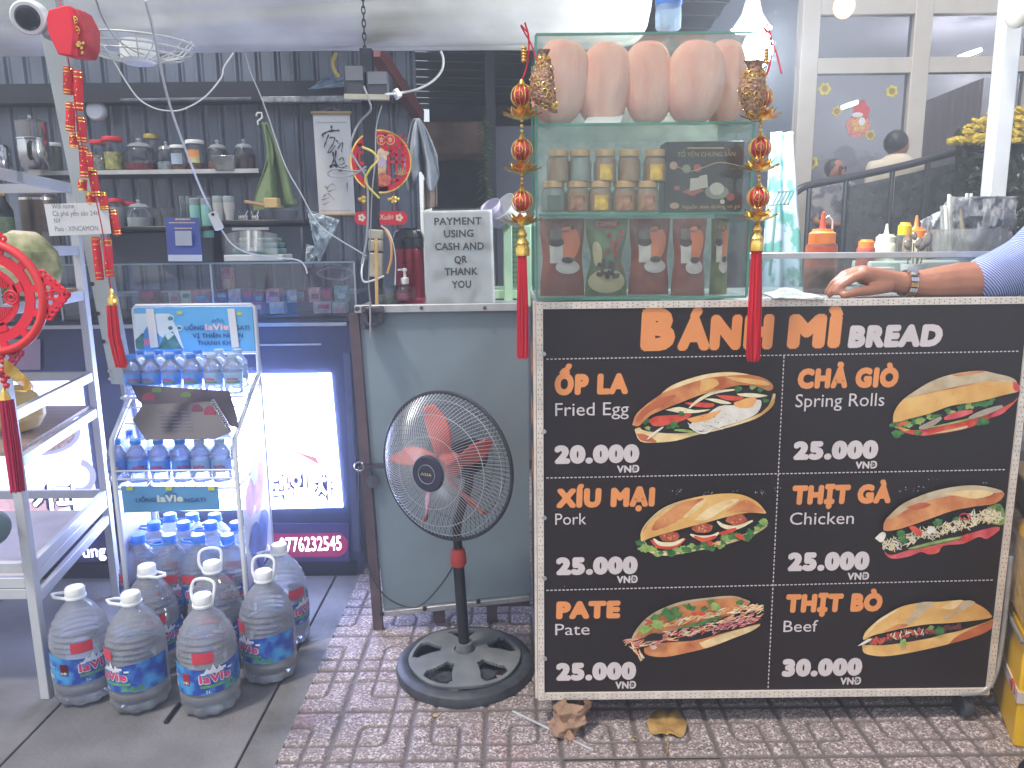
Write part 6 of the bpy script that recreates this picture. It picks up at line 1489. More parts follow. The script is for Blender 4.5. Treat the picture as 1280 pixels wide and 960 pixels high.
bagsheet([(383, 262), (425, 275), (398, 330), (392, 300)], 3.0, 'clear plastic bag of papers hanging below the scroll', mat('bag_film', (170, 186, 196), .2, var=.3, scale=40, alpha=.75, bump=.8, bscale=30))
bagsheet([(383, 305), (400, 310), (388, 335), (381, 333)], 3.02, 'white tapered plastic corner hanging from the clear bag', mat('frost_white', (190, 200, 206), .3, var=.1))
bagsheet([(385, 112), (436, 108), (432, 96), (412, 92)], 3.85, 'crumpled blue plastic film lying on the wall beam', mat('film_blue', (130, 150, 172), .3, var=.4, scale=30, bump=.8, bscale=30))
single(MB().b2(W(328, 128, 3.86), W(452, 121, 3.9)), 'strip_light', mat('strip', (150, 152, 158), .4, var=.5, scale=30), W(390, 125, 3.86), 'long grey strip fitting under the wall beam', 'fitting', bev=.004)
single(MB().b2(W(150, 127, 3.86), W(318, 123, 3.9)), 'pipe_cover', mat('strip2', (96, 102, 114), .5, var=.4, scale=20), W(220, 125, 3.86), 'dim cable cover under the beam above the jars', 'fitting', bev=.004)

# ================================================================ JAR SHELF
Ys2 = 3.85; zs = W(200, 215, Ys2).z
shf = thing('wall_shelf', W(230, 216, Ys2), 'long thin pale edged shelf of jars on the dark corrugated wall', 'shelf')
build(MB().b2((W(30, 215, 3.78).x, 3.78, zs - .018), (W(324, 214, 3.78).x, 4.0, zs)), 'board', mat('shelf_board', (84, 88, 96), .6), shf)
build(MB().b2((W(30, 215, 3.78).x, 3.77, zs - .016), (W(324, 214, 3.78).x, 3.7795, zs + .004)), 'edge', mat('shelf_edge', (190, 192, 192), .4), shf)
m_jf = [mat('noodle', (226, 214, 130), .7, var=.4, scale=40), mat('seeds', (170, 170, 160), .8, var=.5, scale=80), mat('berries', (150, 44, 60), .6, var=.4, scale=60), mat('clear_fill', (170, 178, 186), .6, var=.4, scale=60), mat('nuts', (140, 86, 60), .7, var=.4, scale=60)]
def jar(px, wpx, hpx, kind, fill, fh, lid, lb, Y=Ys2, pb=214, label=None, zb=None):
    b = W(px, pb, Y)
    if zb is not None: b.z = zb
    k = mpp(px, pb, Y); r = wpx * k / 2; h = hpx * k
    j = thing('storage_jar', b, lb, 'jar')
    if kind == 'round':
        build(MB().lathe([(r * .7, 0), (r * .95, h * .06), (r, h * .2), (r * .98, h * .5), (r * .8, h * .66), (r * .72, h * .7)], 36, flute=.02, nf=18), 'glass', m_jar, j, local=True)
        build(MB().lathe([(r * .76, h * .69), (r * .8, h * .72), (r * .6, h * .82), (r * .2, h * .86), (r * .1, h * .88), (r * .18, h * .93), (r * .12, h * .99), (.001, h)], 24), 'lid', mat('glass_lid', (176, 184, 190), .15, var=.1, alpha=.55), j, local=True)
    else:
        build(MB().lathe([(r * .92, 0), (r, h * .04), (r, h * .82), (r * .9, h * .88)], 28), 'glass', m_jar, j, local=True)
        build(MB().lathe([(r * .98, h * .87), (r * 1.02, h * .88), (r * 1.02, h * .97), (r * .95, h), (.001, h)], 28), 'lid', lid, j, local=True)
    build(MB().lathe([(.001, h * .02), (r * .9, h * .03), (r * .94, h * fh), (.001, h * fh * 1.04)], 24), 'contents', fill, j, local=True)
    if label:
        build(MB().grid(lambda u, v: (r * 1.01 * math.sin((u - .5) * 1.6), -r * 1.01 * math.cos((u - .5) * 1.6), h * (.25 + v * .42)), 8, 1), 'label', label, j, local=True)
    return j
jar(126, 20, 37, 'cyl', m_jf[1], .5, m_redf, 'red lidded jar of grey seeds at the left end of the shelf')
jar(144, 23, 41, 'cyl', m_jf[0], .55, m_redf, 'taller red lidded jar of yellow pasta on the shelf')
jar(177, 38, 40, 'round', m_jf[2], .22, None, 'widest round glass jar with red fruit at the bottom')
jar(193, 18, 44, 'cyl', m_jf[3], .3, mat('brass_lid', (180, 160, 80), .4, .4), 'brass topped jar standing behind the widest glass jar', Y=3.93)
jar(210, 24, 36, 'round', m_jf[3], .3, None, 'small ribbed glass jar just right of the widest one')
jar(225, 19, 31, 'cyl', m_jf[4], .2, m_whitep, 'short white lidded jar with a pale blue label', label=mat('lab_blue', (170, 186, 206), .5), Y=3.82)
jar(246, 22, 37, 'cyl', m_jf[4], .25, m_whitep, 'white lidded jar with an orange and green label', label=mat('lab_or', (226, 150, 70), .5, rgb2=(200, 210, 160), scale=4, lo=.48, hi=.52))
jar(274, 28, 38, 'round', m_jf[4], .3, None, 'ribbed glass jar behind the small square plastic tub')
jar(307, 27, 39, 'round', mat('dark_fill', (90, 70, 74), .7, var=.3), .5, None, 'ribbed glass jar with dark contents at the right end of the shelf')
pt = thing('plastic_tub', W(284, 214, 3.8), 'small square clear plastic tub of snacks on the shelf', 'tub')
build(MB().box((0, 0, .035), (.09, .07, .07), None, 0, 1.25), 'tub', glassy('tub_plastic', (210, 214, 216), .2, .1, dirt=.3), pt, local=True, bev=.004); build(MB().box((-.005, 0, .015), (.07, .055, .022)), 'contents', mat('snack', (190, 140, 90), .8, var=.3, scale=60), pt, local=True)
# steel pot tower and stove jug at far left
pot = W(45, 213, 3.7); pp = thing('steel_steamer', pot, 'two tier shiny steel pot with lid at the left of the shelf', 'pot'); k = mpp(45, 200, 3.7)
build(MB().lathe([(14 * k, 0), (17 * k, 4 * k), (18 * k, 24 * k), (18 * k, 36 * k), (19 * k, 36.5 * k), (19 * k, 38 * k), (18 * k, 38 * k)], 36), 'pot', m_chrome, pp, local=True)
build(MB().lathe([(17 * k, 38 * k), (18 * k, 40 * k), (18 * k, 56 * k), (19 * k, 58 * k), (17 * k, 59 * k), (8 * k, 62 * k), (2 * k, 63 * k), (2.4 * k, 66 * k), (.001, 67 * k)], 36), 'upper_pot', m_chrome, pp, local=True)
build(MB().tube(smooth_path([(8 * k, -18 * k, 32 * k), (9 * k, -24 * k, 28 * k), (8 * k, -23 * k, 16 * k), (7 * k, -18 * k, 12 * k)], 4), .008, 8), 'handle', m_black, pp, local=True)
jr = jar(72, 15, 34, 'cyl', mat('green_fill', (100, 116, 96), .6), .9, m_whitep, 'small green glass jar right of the steel pot')
flask(2, 214, 26, 32, 3.7, m_chrome, 'steel canister at the far left end of the shelf', 'canister', 'canister', m_chrome)
# round wall lamp (off)
wl = W(122, 139, 3.95); k = mpp(122, 139, 3.95)
wlt = thing('round_wall_light', wl, 'round white unlit light disc on the wall above the jars', 'light')
build(MB().lathe([(.001, .03), (10 * k, .028), (12 * k, .02), (12.5 * k, 0)], 32, Matrix.Translation(wl) @ Matrix.Rotation(PI / 2, 4, 'X')), 'disc', mat('light_disc', (186, 196, 206), .4, var=.1, scale=6), wlt)
mb = MB(); 
for i in range(2): pass
# fan cage lying under the awning
fr = thing('ceiling_fan', W(172, 62, 2.2), 'white wall fan cage seen from below under the awning', 'fan')
cF = W(172, 52, 2.3)
mb = MB()
for r_, z_ in ((.155, 0), (.145, -.02), (.12, -.035)): mb.tube([cF + Vector((r_ * math.cos(a), r_ * .75 * math.sin(a), z_ - .01 * math.cos(a))) for a in [2 * PI * i / 48 for i in range(48)]], .0028, 6, closed=True)
for i in range(20):
    a = 2 * PI * i / 20; d = Vector((math.cos(a), .75 * math.sin(a), 0)); mb.tube([cF + d * .045 + Vector((0, 0, -.055)), cF + d * .12 + Vector((0, 0, -.035)), cF + d * .155], .0016, 5)
build(mb, 'cage', mat('cage_white', (190, 194, 190), .4), fr)
build(MB().lathe([(.001, -.062), (.04, -.06), (.048, -.05), (.048, 0), (.001, 0)], 28, Matrix.Translation(cF)), 'hub', m_whitep, fr)

# ================================================================ MID LEVEL: machines, cups, notices
Ym = 3.3
zt = .985                                                         # cabinet top
def standing(px, pb, Y): return W(px, pb, Y)
tbm = MB(); lo_c = W(148, 330, 3.25); hi_c = W(240, 283, 3.25)
bx = thing('cooler_box', lo_c, 'black flat topped appliance under the lower row of jars', 'appliance')
build(MB().b2((lo_c.x, 3.2, lo_c.z), (hi_c.x + .1, 3.6, hi_c.z - .02)), 'body', mat('dark_body', (54, 58, 68), .4, var=.15), bx, bev=.006)
build(MB().b2((lo_c.x - .01, 3.16, hi_c.z - .018), (hi_c.x + .11, 3.62, hi_c.z)), 'top', m_black, bx, bev=.004)
mb = MB(); letter(mb, 'Carmila', (149, 328), (172, 328), 4.5, 3.158); 
jar(149, 17, 36, 'cyl', mat('white_fill', (200, 200, 196), .7), .7, m_redf, 'red lidded jar of white powder behind the wifi note', Y=3.4, pb=287, zb=hi_c.z)
jar(163, 16, 32, 'cyl', m_jf[4], .4, m_redf, 'shorter red lidded jar left of the round sugar jar', Y=3.45, pb=287, zb=hi_c.z)
jar(176, 31, 34, 'round', mat('sugar', (210, 212, 212), .8), .35, None, 'round ribbed glass sugar jar on the black appliance', Y=3.3, pb=287, zb=hi_c.z)
for i, px in enumerate((200, 212)):
    b = W(px, 288, 3.35); b.z = hi_c.z; q = thing('plastic_cup', b, '%s clear ribbed plastic tumbler beside the sugar jar' % ('left' if i == 0 else 'right'), 'cup')
    build(MB().lathe([(.022, 0), (.03, .075), (.032, .08), (.029, .078), (.021, .004), (.001, .004)], 28, flute=.03, nf=14), 'tumbler', glassy('tumbler', (200, 206, 212), .25, .1, dirt=.4), q, local=True)
for i in range(4):
    b = W(232 + i * 7.5 + (7 if i > 1 else 0), 292, 3.5); q = thing('tall_glass', b, '%s tall clear glass behind the mint bottles' % ordn(i), 'glass')
    build(MB().lathe([(.016, 0), (.018, .165), (.0165, .165), (.015, .006), (.001, .006)], 16), 'glass_wall', m_jar, q, local=True)
m_mb = mat('mint_bottle', (130, 186, 176), .4, var=.06); m_cup2 = mat('cream_cup', (196, 194, 190), .4, var=.1)
for i, (px, nm) in enumerate(((247, 'left mint green drink bottle with a grey cap'), (261, 'right mint green drink bottle with a grey cap, behind the in-line switch'))):
    b = W(px, 297, 3.2); k = mpp(px, 297, 3.2); q = thing('drink_bottle', b, nm, 'bottle')
    build(MB().lathe([(6 * k, 0), (6.6 * k, 1.5 * k), (6.6 * k, 38 * k), (6 * k, 40 * k)], 24), 'body', m_mb, q, local=True); build(MB().lathe([(6.2 * k, 40.2 * k), (6.3 * k, 47 * k), (5 * k, 48 * k), (.001, 48 * k)], 24), 'cap', mat('grey_cap', (150, 160, 164), .4), q, local=True)
for i, (px, nm) in enumerate(((275, 'patterned cream tumbler with grey lid right of the mint bottles'), (288, 'plain cream tumbler with grey lid beside the steel goblets'))):
    b = W(px, 281, 3.2); k = mpp(px, 281, 3.2); q = thing('travel_tumbler', b, nm, 'tumbler')
    build(MB().lathe([(4.6 * k, 0), (5 * k, 10 * k), (7 * k, 22 * k), (6.8 * k, 27 * k)], 24), 'cup', m_cup2, q, local=True); build(MB().lathe([(7 * k, 27 * k), (7 * k, 33 * k), (6 * k, 35 * k), (.001, 35 * k)], 24), 'lid', mat('grey_cap', (0, 0, 0)), q, local=True)
# coffee machine
cm = thing('coffee_machine', W(325, 330, 3.25), 'large dark coffee machine on the cabinet behind the scroll cords', 'coffee machine')
build(MB().b2(W(278, 330, 3.2), tuple(W(378, 280, 3.2) + Vector((0, .4, 0)))), 'body', mat('machine_dark', (66, 70, 80), .35, .3, var=.25), cm, bev=.012)
build(MB().b2(W(276, 281, 3.18), tuple(W(380, 274, 3.18) + Vector((0, .42, 0)))), 'top_tray', m_black, cm, bev=.004)
build(MB().b2(W(290, 288, 3.185), W(336, 284, 3.19)), 'control_strip', m_alu, cm)
hp = W(351, 279, 3.3); k = mpp(351, 279, 3.3); gr2 = thing('grinder_hopper', hp, 'round smoked hopper on top of the coffee machine', 'grinder')
build(MB().lathe([(12 * k, 0), (19 * k, 3 * k), (22 * k, 14 * k), (22 * k, 16 * k), (20 * k, 17 * k), (6 * k, 18.5 * k), (5 * k, 22 * k), (.001, 22.5 * k)], 32), 'hopper', mat('smoked', (96, 100, 108), .15, var=.2), gr2, local=True)
for i, (px, r_) in enumerate(((305, 8), (320, 6))):
    b = W(px, 281, 3.22); k = mpp(px, 281, 3.22); q = thing('steel_goblet', b, ('wide steel goblet' if i == 0 else 'narrow steel pot') + ' on the coffee machine top', 'pot')
    build(MB().lathe([(r_ * k * .9, 0), (r_ * k, 2 * k), (r_ * k, 11 * k), (r_ * k * .92, 11 * k), (r_ * k * .85, 2 * k), (.001, 1.5 * k)], 24), 'bowl', m_chrome, q, local=True)
    for s_ in (-1, 1): build(MB().tube([(s_ * r_ * k * .3, 0, 10 * k), (s_ * r_ * k * .8, 0, 17 * k), (s_ * r_ * k * .95, 0, 16 * k)], .003, 6), 'spoon', m_chrome, q, local=True)
tm = thing('wooden_tamper', W(338, 262, 3.2), 'wooden block with a brush handle lying above the goblets', 'tool')
build(MB().b2(W(330, 260, 3.18), tuple(W(346, 247, 3.18) + Vector((0, .05, 0)))), 'block', mat('light_wood', (206, 176, 120), .6, var=.15), tm, bev=.004)
build(MB().bar(W(306, 252, 3.19), W(331, 257, 3.19), .02, .014), 'handle', mat('tan_wood', (186, 140, 96), .6), tm, bev=.004)
# teal wrapped packets in a white tray
pk = thing('tissue_packets', W(310, 326, 3.05), 'teal wrapped tissue packets in a white open box on the display cabinet', 'packets')
build(MB().b2(W(280, 327, 3.05), tuple(W(352, 318, 3.05) + Vector((0, .2, 0)))), 'white_box', m_whitep, pk, bev=.003)
for i, (x0, x1, y0, y1) in enumerate(((290, 346, 305, 312), (294, 344, 298, 304), (298, 340, 292, 297))): build(MB().b2(W(x0, y1 + 6, 3.07), tuple(W(x1, y0 + 5, 3.07) + Vector((0, .14, 0)))), 'packet', mat('teal_pack', (70, 126, 132), .3, var=.4, scale=20, rgb2=(150, 186, 186)), pk, bev=.006)
build(MB().grid(lambda u, v: W(281 + u * 66, 293 + 20 * u * (1 - u) * -1 + v * 26, 3.04 + .02 * math.sin(u * 6)), 12, 6), 'loose_film', glassy('film_loose', (220, 226, 228), .3, .1, dirt=.35), pk)
# blue notice (code left out)
bl_ = thing('blue_notice', W(231, 328, 2.72), 'blue stand notice with a blank white square beside the mint bottles', 'notice')
build(MB().prism([W(210, 327, 2.72), W(253, 327, 2.72), W(248, 272, 2.76), W(206, 272, 2.76)], (0, .006, 0)), 'card', mat('notice_blue', (66, 84, 160), .45, var=.05), bl_)
build(MB().prism([W(210.5, 326.5, 2.718), W(252.7, 326.5, 2.718), W(252.3, 318.5, 2.7185), W(210, 318.5, 2.7185)], (0, .001, 0)), 'white_foot', m_white, bl_)
build(MB().prism([W(219.5, 307, 2.7225), W(240, 307, 2.7225), W(239, 288.5, 2.725), W(218.5, 288.5, 2.725)], (0, .001, 0)), 'white_square', mat('square_white', (180, 182, 186), .5), bl_)
mb = MB()
for y, x0, x1, h_ in ((275, 219, 236, 2), (279, 211, 243, 1.4), (286, 218, 238, 1.4)):
    x = x0
    while x < x1: l_ = random.uniform(2, 4); mb.poly([W(x, y, 2.72), W(x + l_ * .8, y, 2.72), W(x + l_ * .8, y - h_, 2.72), W(x, y - h_, 2.72)]); x += l_
build(mb, 'small_print', mat('print_pale', (190, 196, 220), .5), bl_)

# ================================================================ DISPLAY CABINET with lit panels
Yk2 = 2.75; xL = -2.7; xR = W(443, 500, Yk2).x
cab = thing('display_cabinet', ((xL + xR) / 2, Yk2, 0), 'dark blue cabinet with lit drink posters behind the water rack', 'cabinet')
m_navy = mat('navy_cabinet', (52, 58, 84), .4, .1, var=.12, scale=3)
def PX(x0, y0, x1, y1, Y, d=.004):
    return MB().prism([W(x0, y1, Y), W(x1, y1, Y), W(x1, y0, Y), W(x0, y0, Y)], (0, d, 0))
build(MB().b2((xL, Yk2, .0), (xR, Yk2 + .5, zt - .01)), 'body', m_navy, cab, bev=.004)
build(MB().b2((xL - .01, Yk2 - .02, zt - .008), (xR + .01, Yk2 + .52, zt + .006)), 'top', m_dark, cab, bev=.003)
zc_ = W(400, 404, Yk2).z
build(MB().b2((xL, Yk2 - .012, zc_ - .01), (xR - .01, Yk2 - .002, zc_ + .012)), 'moulding', m_alu, cab, bev=.003)
zc_ = W(400, 430, Yk2).z; build(MB().b2((W(322, 430, Yk2).x, Yk2 - .012, zc_ - .003), (W(402, 430, Yk2).x, Yk2 - .002, zc_ + .003)), 'pull', m_alu, cab)
build(MB().b2((xR - .03, Yk2 - .012, .1), (xR - .006, Yk2 - .002, zt - .12)), 'edge_trim', mat('trim_blue', (84, 88, 116), .4, .2), cab)
def emi(name, rgb, st, rgb2=None, scale=6):
    return mat(name, rgb, .4, var=.03, scale=scale, emis=st, rgb2=rgb2, lo=.2, hi=.8)
e_w = emi('lit_white', (180, 196, 255), 16.0); e_pink = emi('lit_pink', (255, 176, 176), 1.0, (255, 226, 220)); e_red = emi('lit_red', (240, 110, 110), .7); e_out = emi('lit_outline', (96, 92, 130), .05); e_wht = emi('lit_letter', (240, 245, 255), 3)
lb = build(MB().prism([W(168, 640, Yk2 - .012), W(428, 634, Yk2 - .012), W(413, 467, Yk2 - .012), W(168, 470, Yk2 - .012)], (0, .01, 0)), 'lit_poster', e_w, cab)
Yq = Yk2 - .0135
mb = MB()
mb.poly([W(x, y, Yq) for x, y in ((347, 610), (385, 612), (402, 578), (364, 560))][::-1], 0); mb.poly([W(x, y, Yq - .0005) for x, y in ((362, 562), (396, 572), (398, 580), (376, 568))][::-1], 1)
mb.poly([W(x, y, Yq - .0005) for x, y in ((372, 586), (382, 574), (380, 590), (370, 600))][::-1], 2)
build(mb, 'fruit_print', [e_pink, e_red, e_w], lb)
def lit_words(s, x0, x1, yb, cap, off, par, Y=Yq - .001, sl=0):
    mb = MB(); letter(mb, s, (x0 - 1.5, yb + 1.5), (x1 + 1.5, yb + 1.5 + sl), cap + 3, Y, 1, off + .12); letter(mb, s, (x0, yb), (x1, yb + sl), cap, Y - .0008, 0, off); build(mb, 'lettering', [e_wht, e_out], par)
lit_words('과일', 341, 385, 624, 27, .03, lb, sl=-1); lit_words('차', 394, 418, 624, 27, .03, lb, sl=-1)
# second lit poster at the left: coffee cup
lb2 = build(MB().prism([W(-60, 645, Yk2 - .012), W(121, 642, Yk2 - .012), W(100, 470, Yk2 - .012), W(-60, 470, Yk2 - .012)], (0, .01, 0)), 'lit_poster', emi('lit_white_dim', (190, 200, 255), 3.2), cab)
mb = MB(); e_c = [emi('lit_cup', (226, 230, 255), 1.3), emi('lit_foam', (206, 190, 196), .45, (120, 84, 84), 90), emi('lit_shadow', (170, 172, 216), .55), emi('lit_beans', (196, 150, 170), .6, (230, 200, 206), 40)]
def lp(pts, mi, dy): mb.poly([W(x, y, Yq - dy) for x, y in pts][::-1], mi)
ell_ = lambda cx, cy, rx, ry, n=28, a0=0, a1=2 * PI: [(cx + rx * math.cos(a0 + (a1 - a0) * i / n), cy + ry * math.sin(a0 + (a1 - a0) * i / n)) for i in range(n)]
lp(ell_(100, 596, 20, 22), 2, .0002); lp(ell_(99, 596, 13, 14), 0, .0004)
lp([(-10, 540)] + ell_(45, 560, 56, 62, 24, PI * .0, PI * 1.0)[::1] + [(0, 540)], 0, .0006) if False else lp(ell_(45, 562, 58, 66), 0, .0006)
lp(ell_(45, 540, 56, 30), 2, .0008); lp(ell_(45, 540, 50, 26), 1, .001); lp(ell_(30, 628, 60, 14), 3, .0003)
build(mb, 'cup_print', e_c, lb2)
lit_words('커피', 42, 97, 636, 26, .03, lb2, Yq - .0015, 1)
# phone strip below
st_ = build(PX(-60, 655, 436, 702, Yk2 - .012, .01), 'lower_board', mat('board_blue', (60, 56, 104), .4, var=.1, emis=.12), cab)
pts = [(313, 697), (313, 667)] + [(420 + 15 * math.cos(a), 681 + 15 * math.sin(a)) for a in [-PI / 2 + PI * i / 10 for i in range(11)]]
build(MB().poly([W(x, y, Yq - .0002) for x, y in pts][::-1]), 'red_pill', mat('pill', (150, 40, 90), .4, var=.06, emis=.35), st_)
mb = MB(); letter(mb, '0776232545', (350, 690), (427, 687.5), 17.5, Yq - .001, 0, .012); letter(mb, 'Zalo:', (303, 691), (342, 690), 16, Yq - .001, 0, .012); letter(mb, 'ung l', (104, 697), (142, 695), 15, Yq - .001, 0, .012); build(mb, 'lettering', e_wht, st_)
build(MB().b2((xL + .02, Yk2 - .008, .0), (xR - .02, Yk2 - .001, .06)), 'plinth', m_dark, cab)
mb = PX(8, 424, 50, 462, Yk2 - .014, .002); single(mb, 'pink_card', mat('pinkish_card', (160, 136, 152), .7, var=.05), W(30, 462, Yk2 - .014), 'torn pinkish card taped on the cabinet behind the red medallion', 'card')

# glass display case on the cabinet
gy0, gy1 = Yk2, Yk2 + .42; gxa = W(70, 330, gy0).x; gxb = W(443, 330, gy0).x; gza = zt + .007; gzb = W(300, 329, gy0).z
gc2 = thing('counter_case', ((gxa + gxb) / 2, gy0, gza), 'long glass counter case with small tea boxes on the dark cabinet', 'display case')
cg_ = glassy('counter_glass', (236, 240, 244), .09, .04, dirt=.03, dirtrgb=(150, 160, 176))
build(MB().b2((gxa + .004, gy0, gza + .004), (gxb - .004, gy0 + .004, gzb - .004)), 'front_pane', cg_, gc2)
build(MB().b2((gxa, gy0 + .005, gzb - .004), (gxb, gy1, gzb)), 'top_pane', cg_, gc2)
build(MB().b2((gxa, gy0 + .005, gza), (gxa + .004, gy1, gzb - .005)), 'side_pane', cg_, gc2); build(MB().b2((gxb - .004, gy0 + .005, gza), (gxb, gy1, gzb - .005)), 'side_pane', cg_, gc2)
xm = W(262, 330, gy0).x
for x in (gxa, xm, gxb - .004): build(MB().b2((x, gy0 - .003, gza), (x + .006, gy0 + .003, gzb)), 'glass_joint', m_alu, gc2)
build(MB().b2((gxa, gy0 - .003, gzb - .003), (gxb, gy0 + .006, gzb + .003)), 'top_joint', mat('joint_green', (130, 150, 156), .3, .3), gc2)
zi = W(300, 377, 2.9).z
build(MB().b2((gxa + .01, gy0 + .1, gza), (gxb - .03, gy0 + .38, gza + .01)), 'base_board', m_dark, gc2)
build(MB().b2((gxa + .01, gy0 + .22, zi + .02), (gxb - .03, gy0 + .4, zi + .03)), 'inner_shelf', mat('inner_shelf', (170, 174, 184), .3), gc2)
rd = random.Random(21)
tb_m = [mat('tea_pink', (247, 169, 166), .5, var=.3, scale=50), mat('tea_cream', (250, 234, 195), .5, var=.2, scale=50), mat('tea_plum', (156, 98, 119), .5, var=.4, scale=50), mat('tea_teal', (130, 182, 179), .5, var=.3, scale=50), mat('tea_grey', (208, 208, 215), .5, var=.3, scale=50), mat('tea_red', (228, 91, 117), .5, var=.2)]
cols_ = ['pink', 'cream', 'plum', 'teal', 'grey', 'red']
seq = [(217, 13, 15, 4, 0), (232, 13, 15, 1, 0), (250, 22, 16, 0, 0), (276, 15, 16, 2, 0), (293, 16, 17, 4, 0), (309, 14, 17, 2, 0), (323, 13, 14, 2, 1), (341, 17, 17, 0, 1), (366, 14, 15, 4, 1), (376, 11, 16, 2, 1), (393, 14, 18, 0, 1), (408, 14, 18, 2, 1), (426, 16, 20, 3, 1), (320, 16, 14, 5, 2), (346, 18, 14, 1, 2), (403, 22, 14, 4, 2), (424, 17, 13, 4, 2), (184, 22, 18, 2, 0), (283, 11, 33, 0, 3)]
seen_ = {}
for i, (px, w_, h_, ci, lv) in enumerate(seq):
    pb = {0: 381, 1: 383, 2: 398, 3: 368}[lv]; Yb = {0: 2.86, 1: 2.84, 2: 2.80, 3: 2.95}[lv]; b = W(px, pb, Yb); k = mpp(px, pb, Yb)
    if lv == 2: b.z = gza + .011
    elif lv in (0, 1): b.z = zi - .002
    hh = h_ * k
    wher = {0: 'in the upper row of the counter case', 1: 'in the upper row near the right end of the counter case', 2: 'in the lower row of the counter case', 3: 'standing tall above the row in the counter case'}[lv]
    key = (cols_[ci], lv); seen_[key] = seen_.get(key, 0) + 1
    lb_ = '%s %s tea box %s' % (ordn(seen_[key] - 1), cols_[ci], wher)
    q = thing('tea_box', b, lb_, 'box', 'small tea boxes in the counter case')
    build(MB().box((0, .03, hh / 2), (w_ * k, .05, hh)), 'carton', tb_m[ci], q, local=True, bev=.002)
    build(MB().box((w_ * k * .08, .004, hh * (.62 if i % 2 else .4)), (w_ * k * .62, .002, hh * .36)), 'label_panel', tb_m[(ci + 1 + i % 3) % 6], q, local=True)
build(MB().b2((gxa + .2, gy0 + .16, gza + .011), (gxb - .05, gy0 + .30, zi - .004)), 'riser', mat('riser_dark', (120, 120, 140), .4), gc2)
# wooden strips hung at the left part of the case: two dim glass tubs
for i, (x0, x1, y0, y1, lb_) in enumerate(((40, 64, 372, 402, 'dim metal tub behind the left shelf rails'), (82, 108, 374, 403, 'clear rectangular container behind the rack post'))):
    p0 = W(x0, y1, 2.9); p0.z = max(p0.z, gza); single(MB().b2(p0, tuple(W(x1, y0, 2.9) + Vector((0, .1, 0)))), 'container', mat('tub_dim%d' % i, (110, 116, 122), .3, .3, alpha=.8), p0, lb_, 'container', bev=.005)
# ================================================================ LEFT STEEL SHELVING
YA, YB = 1.96, 2.59
rkx = lambda Y: (G(60, 872).x, W(125, 520, YB).x)
xa_, xb_ = W(30, 650, YA).x, W(112, 440, YB).x
rack = thing('steel_rack', (xa_ - .3, 2.2, 0), 'white steel shelving unit with tan boards at the left edge', 'shelving')
ztop = 1.46; m_rk = mat('rack_paint', (192, 194, 198), .4, .1, var=.06)
m_brd = mat('rack_board', (150, 128, 112), .6, var=.2, scale=6, stretch=(1, 12, 1))
Wd = .62
posts = [(xa_, YA), (xb_, YB), (xa_ - Wd, YA + .0), (xb_ - Wd, YB)]
for x, y in posts: build(MB().b2((x - .013, y - .013, 0), (x + .013, y + .013, ztop)), 'post', m_rk, rack, bev=.002)
levels = [(W(93, 362, YB).z, W(93, 313, YB).z), (W(118, 508, YB).z, W(115, 470, YB).z), (W(20, 736, YA).z, None), (W(130, 617, YB).z, None)]
zr_top = W(82, 235, YB).z
def rail(p, q, nm='rail', wd=.018, th=.03): build(MB().bar(p, q, wd, th), nm, m_rk, rack, bev=.0015)
ex = .015
for z in [zr_top] + [l[1] for l in levels if l[1]] + [l[0] - .02 for l in levels[:2]] + [levels[3][0]]:
    rail((xa_, YA + ex, z), (xb_, YB - ex, z)); rail((xa_ - Wd, YA + ex, z), (xb_ - Wd, YB - ex, z)); rail((xb_ - ex, YB + .002, z), (xb_ - Wd + ex, YB + .002, z))
for z in (levels[3][0] + .002, levels[2][0] + .02, levels[2][0] - .012): rail((xa_ - ex, YA, z), (xa_ - Wd + ex, YA, z))
z = W(128, 500, YB).z - .28
rail((xa_ + .0, YA + ex, levels[2][0] + .03), (xb_, YB - ex, levels[2][0] + .03)); rail((xa_, YA + ex, levels[2][0] - .03), (xb_, YB - ex, levels[2][0] - .03))
for i, (z, _) in enumerate(levels[:3]):
    build(MB().prism([(xa_ - Wd + .015, YA + .015, z - .005), (xa_ - .012, YA + .015, z - .005), (xb_ - .012, YB - .015, z - .005), (xb_ - Wd + .015, YB - .015, z - .005)], (0, 0, .012)), 'board', m_brd if i < 2 else mat('pale_board', (190, 180, 176), .5), rack)

# leaning perforated steel upright
pa = W(52, -20, 2.05); pb_ = W(150, 480, 2.35); d_ = (pb_ - pa); t_ = pa.z / (pa.z - pb_.z); foot = pa + d_ * t_
up_ = thing('slotted_upright', foot, 'pale steel upright with punched holes leaning beside the shelving', 'post')
build(MB().bar(pa, pb_, .052, .006, (0, 1, .2)), 'face', mat('upright_paint', (196, 204, 204), .4, .1, var=.06), up_, bev=.001)
build(MB().bar(pa + Vector((.026, .016, 0)), pb_ + Vector((.026, .016, 0)), .005, .034, (0, 1, .2)), 'flange', m_alu, up_)
build(MB().bar(pb_ + Vector((.006, .02, .04)), foot + Vector((0, .05, 0)), .04, .006, (0, 1, .2)), 'lower_leg', m_alu, up_)
dn = d_.normalized(); nr = Vector((0, -1, 0))
for px, py in ((115, 355), (122, 392), (129, 427), (136, 464), (137, 474)):
    tt = (W(px, py, 2.2).z - pa.z) / d_.z; c = pa + d_ * tt; c = W(px, py, c.y - .005)
    build(MB().cyl(c, c + Vector((0, .002, 0)), .0062 if py < 450 else .005, seg=14), 'hole', m_hole if py < 440 else m_chrome, up_)
